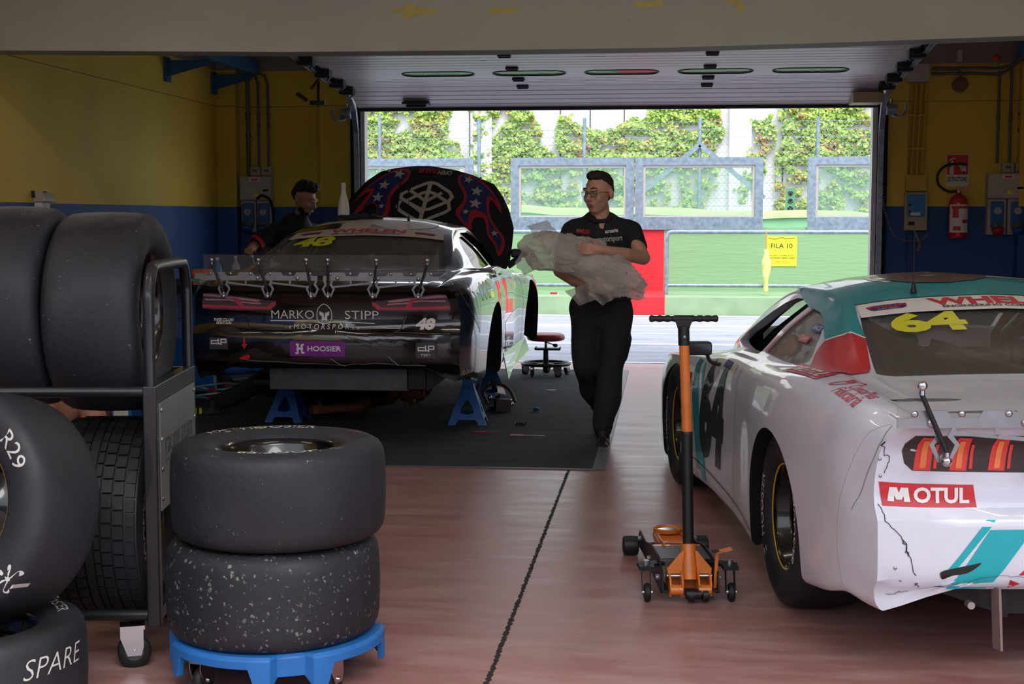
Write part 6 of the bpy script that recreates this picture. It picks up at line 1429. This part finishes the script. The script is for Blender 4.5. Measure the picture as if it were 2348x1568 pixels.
def hand(b, wrist, fwd, side, s=1.0, curl=.5, thumb=1):
    """palm and five fingers; fwd: towards the fingers, side: across the palm, thumb on +side"""
    w, f, a = V(wrist), V(fwd).normalized(), V(side); a = (a-f*a.dot(f)).normalized(); n = f.cross(a)
    if thumb < 0: n = -n
    b.cap(w, w+f*.03*s, .024*s, .026*s, fx=1, fy=.8); 
    for k in (-1.5, -.5, .5, 1.5): b.cap(w+f*.02*s+a*k*.012*s, w+f*.085*s+a*k*.019*s, .014*s, .0115*s)
    for k, L in ((-1.5, .062), (-.5, .076), (.5, .08), (1.5, .07)):
        p = w+f*.088*s+a*k*.020*s; r = .0092; d = f.copy(); ax = a
        for j, q in enumerate((.45, .32, .24)):
            d.rotate(Matrix.Rotation(curl*(1 if thumb > 0 else 1), 3, ax)); e = p+d*L*q*s; b.cap(p, e, (r-j*.0008)*s, (r-.0008-j*.0008)*s, n=10); p = e
    p = w+f*.025*s+a*.024*s; d = (f*.6+a*.75-n*.3).normalized(); e = p+d*.04*s; b.cap(p, e, .013*s, .0105*s, n=10); d2 = (f*.9+a*.25-n*.3).normalized(); b.cap(e, e+d2*.032*s, .0105*s, .0085*s, n=10)
def shoe(t, ankle, fwd, name='shoe'):
    A = V(ankle); f = V(fwd).normalized(); b = Blob(); g = V((A.x, A.y, A.z-.07)); f2 = V((f.x, f.y, f.z)); up = V((0, 0, 1))
    b.cap(A, g+up*.01, .045, .045); b.cap(g-f*.04+up*.0, g+f*.08, .042, .046, fy=1); b.cap(g+f*.06-up*.005, g+f*.15-up*.012, .045, .037)
    o = b.build('shoe', 'shoe', t, .010, 3); 
    mb = MB('sole'); sd = f.cross(up).normalized(); P = []
    for k in range(20):
        a = 2*math.pi*k/20; P.append(g+f*(.055+.125*math.cos(a))+sd*(.045*math.sin(a)*(1.05 if math.cos(a) > 0 else .85)))
    mb.add([p-up*.055 for p in P]+[p-up*.025 for p in P], [tuple(range(20))[::-1], tuple(range(20, 40))]+[(i, (i+1) % 20, 20+(i+1) % 20, 20+i) for i in range(20)]); mb.build('sole', o)
# ---------- walking man: x to the right, y away from the camera
mx, my = -.405, 9.42
man = thing('person', 'man in black work clothes and glasses walking with plastic sheeting in his arms', 'person', (mx, my, 0))
b = Blob(); X = head(b, (-.035, -.03, 1.652), R(-30), R(4), 1.08)
b.cap((-.015, .01, 1.44), (-.03, .0, 1.58), .067, .062); b.cap((-.02, -.03, 1.40), (-.02, -.01, 1.47), .05, .06); b.cap((-.02, .03, 1.1), (-.015, .03, 1.4), .08, .08)
# arms: right side of the picture
SRr, ERr, WRr = (.175, .03, 1.40), (.262, -.06, 1.235), (-.0, -.405, 1.295)
SLl, ELl, WLl = (-.21, .03, 1.40), (-.285, -.05, 1.15), (-.06, -.27, 1.06)
b.chain([SRr, ERr], [.055, .046]); b.chain([ERr, ((ERr[0]+WRr[0])/2+.02, -.27, 1.265), WRr], [.047, .042, .029]); b.chain([SLl, ELl], [.055, .046]); b.chain([ELl, (-.18, -.18, 1.09), WLl], [.046, .040, .028])
hand(b, WRr, (-1, -.25, .05), (0, .1, 1), 1, .35, 1); hand(b, WLl, (1, -.2, .1), (0, .2, 1), 1, .35, -1)
b.build('body', 'skin', man, .0065, 2)
face_parts(man, X, 'hair_brown', glasses=True)
hb_ = Blob(); r3 = X.to_3x3().normalized()
def HE(p, rx, ry, rz): hb_.ell(X @ V(p), rx, ry, rz, r3)
HE((0, .028, .062), .083, .094, .082); HE((0, -.03, .112), .062, .055, .036); HE((0, .055, .02), .078, .065, .075)
ho_ = hb_.build('hair', 'hair_brown', man, .007, 2, (.004, 40, .003, 90))
# cut hair away from the face
bm = bmesh.new(); bm.from_mesh(ho_.data); Xi = X.inverted()
bad = [v for v in bm.verts if (lambda p: (p.y < -.03 and p.z < .085) or (p.y < .03 and p.z < .005) or p.z < -.06)(Xi @ v.co)]
bmesh.ops.delete(bm, geom=bad, context='VERTS'); bm.to_mesh(ho_.data); bm.free()
b = Blob()
b.chain([(-.02, .03, 1.42), (-.02, .03, 1.25), (-.015, .03, 1.08), (-.01, .04, .96)], [.14, .168, .165, .168], fx=1.08, fy=.78)
b.cap((-.02, .03, 1.42), (-.02, .03, 1.455), .10, .08, fx=1.1); b.cap(SLl, SRr, .075, .075); b.cap((-.06, .035, 1.46), (-.19, .035, 1.42), .06, .07); b.cap((.02, .035, 1.46), (.155, .035, 1.42), .06, .07); b.cap((-.02, .045, 1.45), (-.022, .035, 1.515), .07, .066)
b.chain([SRr, (.225, .01, 1.30)], [.078, .073]); b.chain([SLl, (-.262, -.01, 1.25)], [.078, .072])
b.cap((-.01, .04, .93), (-.01, .04, .96), .165, .17, fy=.8)
shirt = b.build('polo_shirt', 'cloth_black', man, .012, 4, (.012, 5, .010, 11))
mb = MB('cloth_black'); ring = [(-.025+.075*math.cos(a), .002+.066*math.sin(a)-.01, 1.505+.03*math.sin(a)) for a in [2*math.pi*k/28 for k in range(28)]]; mb.tube(ring, .014, 8, closed=True); mb.build('collar', shirt, fix=False)
def shirt_text(s, x, z, w, h, mt, rot=0):
    mb = MB(mt); me = shirt.data; bvh = BVHTree.FromPolygons([v.co.copy() for v in me.vertices], [tuple(p.vertices) for p in me.polygons]); project(mb, xf(fit(s, w, h, bold=.03), x, z, rot), bvh, (0, -1, 0), (1, 0, 0), (0, 0, 1), (0, 1, 0), mt, .002, .03); o = mb.build('lettering', shirt, fix=False)
shirt_text('WHELEN', -.135, 1.395, .09, .026, 'vinyl_red', R(-4)); shirt_text('euroseries', .055, 1.40, .085, .026, 'paper_white', R(8)); shirt_text('motorsport', .045, 1.345, .16, .034, 'box_grey', R(4)); shirt_text('III', .015, 1.40, .018, .022, 'vinyl_orange', R(8))
b = Blob()
HR, KR, AR = (.085, .04, .88), (.055, -.03, .50), (.005, -.04, .11)
HL, KL, AL = (-.115, .05, .88), (-.115, .02, .52), (-.03, .38, .20)
b.cap((-.10, .05, .90), (.075, .045, .90), .125, .125); b.cap((-.01, .045, .84), (-.01, .045, .98), .15, .16, fx=1.08, fy=.8)
b.chain([HR, ((HR[0]+KR[0])/2, .0, .69), KR, (.04, -.02, .32), AR], [.118, .105, .083, .085, .07]); b.chain([HL, (-.12, .04, .69), KL, (-.075, .2, .34), AL], [.118, .106, .084, .082, .068])
b.cap((.135, .02, .70), (.115, 0, .58), .055, .05)
tr = b.build('trousers', 'cloth_trousers', man, .012, 3, (.010, 6, .016, 10))
mb = MB('black_plastic'); mb.tube([(-.01+.178*math.cos(a)*1.03, .045+.135*math.sin(a), .965) for a in [2*math.pi*k/32 for k in range(32)]], .016, 8, closed=True); mb.build('belt', man, fix=False)
shoe(man, (.005, -.05, .075+.002), (.05, -1, 0)); shoe(man, (-.03, .40, .15), (.1, -.9, -.35))
# ---------- plastic sheeting
def crumple(name, c, rx, ry, rz, ang, seed, parent=None):
    mb = MB('plastic_film'); mb.sphere((0, 0, 0), 1, 110); rot = Matrix.Rotation(ang, 3, 'Y'); nv = []
    for p in mb.v:
        q = V(p); s = V((seed*3.1, seed, 2)); n1 = noise.noise(q*1.7+s); r1 = 1-abs(noise.noise(q*2.6+s*2))*1.7; r2 = 1-abs(noise.noise(q*6+s))*1.6; r3_ = 1-abs(noise.noise(V((q.x*22+q.z*9, q.y*12, q.z*5-q.x*3))+s))*1.6
        k = .84+.30*n1+.10*r1+.06*r2+.045*r3_
        nv.append(V(c)+rot @ V((q.x*rx*k, q.y*ry*k, q.z*rz*k)))
    mb.v = nv; return mb
sh = thing('plastic_sheeting', 'crumpled translucent plastic sheeting bundled in the arms of the walking man', 'plastic sheet', (mx-.1, my-.33, 1.22))
mb = crumple('a', (-.13, 0, .055), .27, .13, .14, R(8), 1); mb.build('sheet', sh, fix=False)
mb = crumple('b', (.13, .0, -.075), .27, .12, .135, R(24), 5); mb.build('sheet', sh, fix=False)
for k, (cx, cz, ex, ez, w) in enumerate(((-.32, .04, -.42, -.05, .09), (.24, -.1, .37, -.17, .07), (-.02, -.15, .02, -.26, .12), (-.3, .13, -.2, .21, .12), (.1, -.15, .16, -.25, .1))):
    vs = []; n = 14; rr = random.Random(k+3)
    for i in range(n+1):
        for j in range(n+1):
            u, v_ = i/n, j/n-.5; x = cx+(ex-cx)*u; z = cz+(ez-cz)*u; d = V((ex-cx, 0, ez-cz)).normalized(); sd = V((-d.z, 0, d.x)); p = V((x, 0, z))+sd*v_*w*2*(1-.45*u)
            q = noise.noise(V((p.x*14, p.z*14, k*5)))*.05+abs(noise.noise(V((p.x*34, p.z*34, k))))*.04; vs.append((p.x, -.05+q+.05*math.sin(j*.9+k), p.z))
    mb = MB('plastic_film'); mb.add(vs, [(i*(n+1)+j, i*(n+1)+j+1, (i+1)*(n+1)+j+1, (i+1)*(n+1)+j) for i in range(n) for j in range(n)], None, True); mb.build('loose_flap', sh, fix=False)
# ---------- man leaning behind the black car
t = thing('person', 'dark-haired bearded man in a black polo leaning over the far side of the black car', 'person', (-3.27, 12.75, 0))
b = Blob(); X = head(b, (0.0, -.02, 1.655), R(72), R(20), 1.12)
b.cap((-.07, .06, 1.45), (-.02, .02, 1.60), .058, .056); b.cap((-.12, .08, 1.3), (-.09, .08, 1.42), .1, .1)
b.chain([(-.27, -.05, 1.38), (-.42, -.22, 1.24), (-.40, -.45, 1.2)], [.05, .045, .034]); hand(b, (-.40, -.45, 1.2), (.3, -1, .2), (1, .3, 0), 1, .4)
b.chain([(.02, .25, 1.38), (.12, .35, 1.15), (.3, .15, 1.05)], [.05, .045, .034]); hand(b, (.3, .15, 1.05), (1, -.2, 0), (0, 1, 0), 1, .4)
b.build('body', 'skin_tan', t, .0065, 2); face_parts(t, X, 'hair_dark')
hb_ = Blob(); r3 = X.to_3x3().normalized()
def HE2(p, rx, ry, rz): hb_.ell(X @ V(p), rx*1.12, ry*1.12, rz*1.12, r3)
HE2((0, .015, .095), .082, .095, .070); HE2((0, -.05, .125), .062, .05, .036); HE2((0, .065, .04), .07, .055, .07)
ho_ = hb_.build('hair', 'hair_dark', t, .008, 1, (.012, 30, .008, 60)); bm = bmesh.new(); bm.from_mesh(ho_.data); Xi = X.inverted()
bad = [v for v in bm.verts if (lambda p: (p.y < -.02 and p.z < .08) or (p.y < .035 and p.z < .01) or p.z < -.04)(Xi @ v.co)]; bmesh.ops.delete(bm, geom=bad, context='VERTS'); bm.to_mesh(ho_.data); bm.free()
hb_ = Blob(); HE2((0, -.040, -.088), .047, .046, .035); HE2((.040, -.022, -.055), .026, .042, .040); HE2((-.040, -.022, -.055), .026, .042, .040); HE2((0, -.092, -.048), .027, .012, .007)
hb_.build('beard', 'hair_dark', t, .008, 2)
b = Blob(); b.chain([(-.10, .08, 1.40), (-.2, .15, 1.2), (-.25, .2, .98)], [.145, .16, .16], fx=1.1); b.cap((-.28, -.03, 1.37), (.02, .24, 1.37), .08, .08); b.cap((-.07, .07, 1.45), (-.04, .04, 1.49), .08, .07); b.cap((-.28, -.03, 1.37), (-.38, -.17, 1.28), .082, .075); b.cap((.02, .24, 1.37), (.08, .31, 1.24), .08, .07)
s2 = b.build('polo_shirt', 'cloth_black', t, .012, 4, (.012, 5, .01, 11))
mb = MB('vinyl_red'); mb.lathe([(.072, -.03), (.084, -.03), (.083, .006), (.072, .006)], 28); 
mb.X = Matrix(); d = V((-.10, -.14, -.09)).normalized(); q = V((0, 0, 1)).rotation_difference(d); mb.v = [V((-.405, -.20, 1.255))+q @ v for v in mb.v]; mb.build('sleeve_band', s2)
b = Blob(); b.cap((-.35, .1, .88), (-.15, .28, .88), .12, .12); b.chain([(-.35, .1, .86), (-.34, .12, .48), (-.34, .2, .1)], [.115, .085, .068]); b.chain([(-.15, .28, .86), (-.14, .28, .48), (-.14, .34, .1)], [.115, .085, .068]); b.build('trousers', 'cloth_trousers', t, .014, 3, (.01, 6, .012, 10))
shoe(t, (-.34, .19, .077), (.4, -1, 0)); shoe(t, (-.14, .33, .077), (.4, -1, 0))
# ---------- man lying under the black car
t = thing('person', 'man in black clothes lying on his back under the raised black car', 'person', (-2.35, 10.85, 0))
b = Blob(); X = head(b, (.36, .0, .165), 0, 0, 1.0)
HX = Matrix.Translation((.42, -.02, .155)) @ Matrix.Rotation(R(90), 4, 'Y') @ Matrix.Rotation(R(70), 4, 'Z')
b = Blob()
def E(p, rx, ry, rz): b.ell(HX @ V(p), rx, ry, rz, HX.to_3x3())
E((0, .012, .035), .075, .094, .088); E((0, -.02, -.03), .064, .074, .085); E((0, -.04, -.085), .040, .040, .032); b.cap(HX @ V((0, -.088, .02)), HX @ V((0, -.113, -.022)), .010, .0135)
for q in (-1, 1): E((q*.077, .012, -.002), .011, .019, .032)
b.cap((.2, 0, .15), (.34, 0, .155), .06, .058); b.cap((0, 0, .15), (.2, 0, .15), .1, .11)
b.chain([(.17, -.17, .16), (.08, -.42, .085), (-.16, -.52, .07)], [.05, .045, .032]); hand(b, (-.16, -.52, .07), (-1, -.1, 0), (0, .2, 1), 1, .75); b.chain([(.17, .17, .15), (-.02, .25, .3), (-.2, .1, .36)], [.05, .045, .032]); hand(b, (-.2, .1, .36), (-1, 0, .2), (0, 1, 0), 1, .5)
b.build('body', 'skin_dark', t, .0065, 2); face_parts(t, HX, 'hair_dark')
hb_ = Blob(); hb_.ell(HX @ V((0, .035, .06)), .083, .09, .078, HX.to_3x3()); hb_.ell(HX @ V((0, .055, .0)), .075, .06, .075, HX.to_3x3()); ho_ = hb_.build('hair', 'hair_brown', t, .008, 2, (.006, 40, .004, 80))
MB('tan_stripe').tube([HX @ V((.083*math.cos(a), .035+.092*math.sin(a), .09)) for a in [2*math.pi*k/28 for k in range(28)]], .006, 8, closed=True).build('head_torch_strap', t)
b = Blob(); b.chain([(.15, 0, .17), (-.1, 0, .16), (-.35, 0, .15)], [.14, .145, .14], fx=1.0); b.cap((.15, -.16, .16), (.15, .16, .16), .08, .08); b.cap((.17, -.18, .16), (.13, -.30, .12), .078, .065); b.cap((.17, .18, .16), (.08, .22, .22), .075, .065); s3 = b.build('shirt', 'cloth_black', t, .012, 4, (.01, 5, .01, 11))
MB('chrome').tube([(.02+.0*a+.034*math.cos(a)*.3, -.44+.0+.036*math.cos(a)*.8, .083+.040*math.sin(a)) for a in [2*math.pi*k/20 for k in range(20)]], .004, 6, closed=True).build('bracelet', t)
b = Blob(); b.cap((-.38, -.09, .14), (-.38, .09, .14), .12, .12); b.chain([(-.4, -.1, .14), (-.74, -.2, .22), (-1.02, -.38, .10)], [.11, .08, .06]); b.chain([(-.4, .1, .14), (-.75, .2, .25), (-1.05, .1, .1)], [.11, .08, .06]); b.build('trousers', 'cloth_trousers', t, .014, 3, (.01, 6, .012, 10))
for an, f in (((-1.06, -.42, .09), (-.8, -.35, 0)), ((-1.1, .1, .09), (-1, 0, 0))): shoe(t, an, f)
mb = MB('vinyl_yellow'); 
for q in range(3): mb.box((-1.2+.04*q, -.565, .03), (-1.18+.04*q, -.56, .075))
mb.build('shoe_mark', t)
# ---------- seated mechanic behind the tyre cart: bare knees
t = thing('person', 'person in shorts sitting on the floor behind the tyre cart, bare knees raised', 'person', (-3.43, 7.1, 0))
b = Blob(); X = head(b, (-.22, .1, .90), R(60), R(10), 1.0); b.cap((-.24, .12, .66), (-.23, .11, .80), .06, .056); b.cap((-.25, .12, .3), (-.24, .12, .6), .12, .13)
for s, K, A in ((-1, (.24, -.12, .50), (.42, -.2, .09)), (1, (.40, .08, .585), (.55, .02, .09))):
    b.chain([(-.15, .1+s*.1, .12), K, A], [.10, .072, .048])
b.chain([(-.2, -.1, .62), (-.05, -.2, .42), (.14, -.16, .5)], [.05, .045, .032]); hand(b, (.14, -.16, .5), (1, .1, 0), (0, 1, 0), 1, .5); b.chain([(-.2, .32, .62), (0, .34, .45), (.2, .2, .5)], [.05, .045, .032]); hand(b, (.2, .2, .5), (1, -.3, 0), (0, 1, 0), 1, .5)
b.build('body', 'skin_tan', t, .008, 2); face_parts(t, X, 'hair_dark')
hb_ = Blob(); hb_.ell(X @ V((0, .035, .065)), .083, .09, .078, X.to_3x3()); hb_.build('hair', 'hair_dark', t, .009, 2, (.004, 40, .003, 80))
b = Blob(); b.chain([(-.25, .12, .55), (-.25, .12, .2)], [.15, .16]); b.cap((-.22, -.06, .6), (-.22, .3, .6), .08, .08); b.build('shirt', 'cloth_black', t, .014, 3, (.01, 5, .01, 11))
b = Blob(); b.cap((-.2, 0, .13), (-.2, .22, .13), .125, .125); b.cap((-.15, 0, .15), (.08, -.06, .33), .12, .10); b.cap((-.15, .2, .15), (.15, .14, .38), .12, .10); b.build('shorts', 'cloth_trousers', t, .014, 3)
shoe(t, (.42, -.2, .077), (1, -.3, 0)); shoe(t, (.55, .02, .077), (1, 0, 0))
# ---------- black cloth on the roof
mb = MB('cloth_black'); n = 44; vs = []
for i in range(n+1):
    for j in range(n+1):
        u, v_ = i/n-.5, j/n-.5; x = u*.42; y = v_*.3; e = 1-min(1, 2*max(abs(u), abs(v_)))**3
        vs.append((x, y, .012+e*(.018+.035*abs(noise.noise(V((x*11, y*9, 3))))+.02*abs(noise.noise(V((x*26, y*20, 8)))))))
mb.add(vs, [(i*(n+1)+j, (i+1)*(n+1)+j, (i+1)*(n+1)+j+1, i*(n+1)+j+1) for i in range(n) for j in range(n)], None, True)
o = mb.build('gloves_and_cloth', label='crumpled black cloth lying on the roof of the black car', cat='cloth', loc=tuple(on_roof(-2.34, 10.75)-V((0, 0, .006))), fix=False); o.name = 'cloth'; o.modifiers.new('s', 'SOLIDIFY').thickness = .004
# ------------------------------------------------------------------ light
w = bpy.data.worlds.new('World'); sc.world = w; w.use_nodes = True
bg = w.node_tree.nodes['Background']; bg.inputs[0].default_value = (.86, .94, 1.05, 1); bg.inputs[1].default_value = 1.0
su = bpy.data.lights.new('sun', 'SUN'); su.energy = 1.3; su.angle = R(35); su.color = (1, .97, .92)
so = bpy.data.objects.new('sun', su); COL.objects.link(so); so.rotation_euler = (R(38), R(12), R(10))
# fill lamps added under the ceiling, out of view, to brighten the garage
mat('fill_glow', '#fff6ea', .5, emit=8)
for x in (-3.1, -.4, 2.2):
    for y in (3.6, 7.2):
        where = {-3.1: 'left', -.4: 'middle', 2.2: 'right'}[x]
        t = thing('added_fill_lamp', 'added fill light out of view under the ceiling, %s bay, %s row' % (where, 'front' if y < 5 else 'row nearest the beam'), 'lamp', (x, y, 3.12), group='added fill lights')
        MB('paper_white').box((-.62, -.06, .02), (.62, .06, .08)).build('housing', t)
        for q in (-.03, .03): MB('fill_glow').cyl((-.6, q, .0), (.6, q, .0), .013, n=10).build('tube', t)
# ------------------------------------------------------------------ camera
cd = bpy.data.cameras.new('camera'); cam = bpy.data.objects.new('camera', cd); COL.objects.link(cam)
cd.sensor_width = 36; cd.lens = 50.0; cam.location = (0, 0, 1.5); cam.rotation_euler = (R(90-5.01), 0, R(6.14)); cd.clip_end = 300; cd.clip_start = .05
sc.camera = cam
vs_ = sc.view_settings; vs_.view_transform = 'Standard'; vs_.look = 'None'; vs_.exposure = 1.2; vs_.gamma = 1; vs_.use_curve_mapping = False
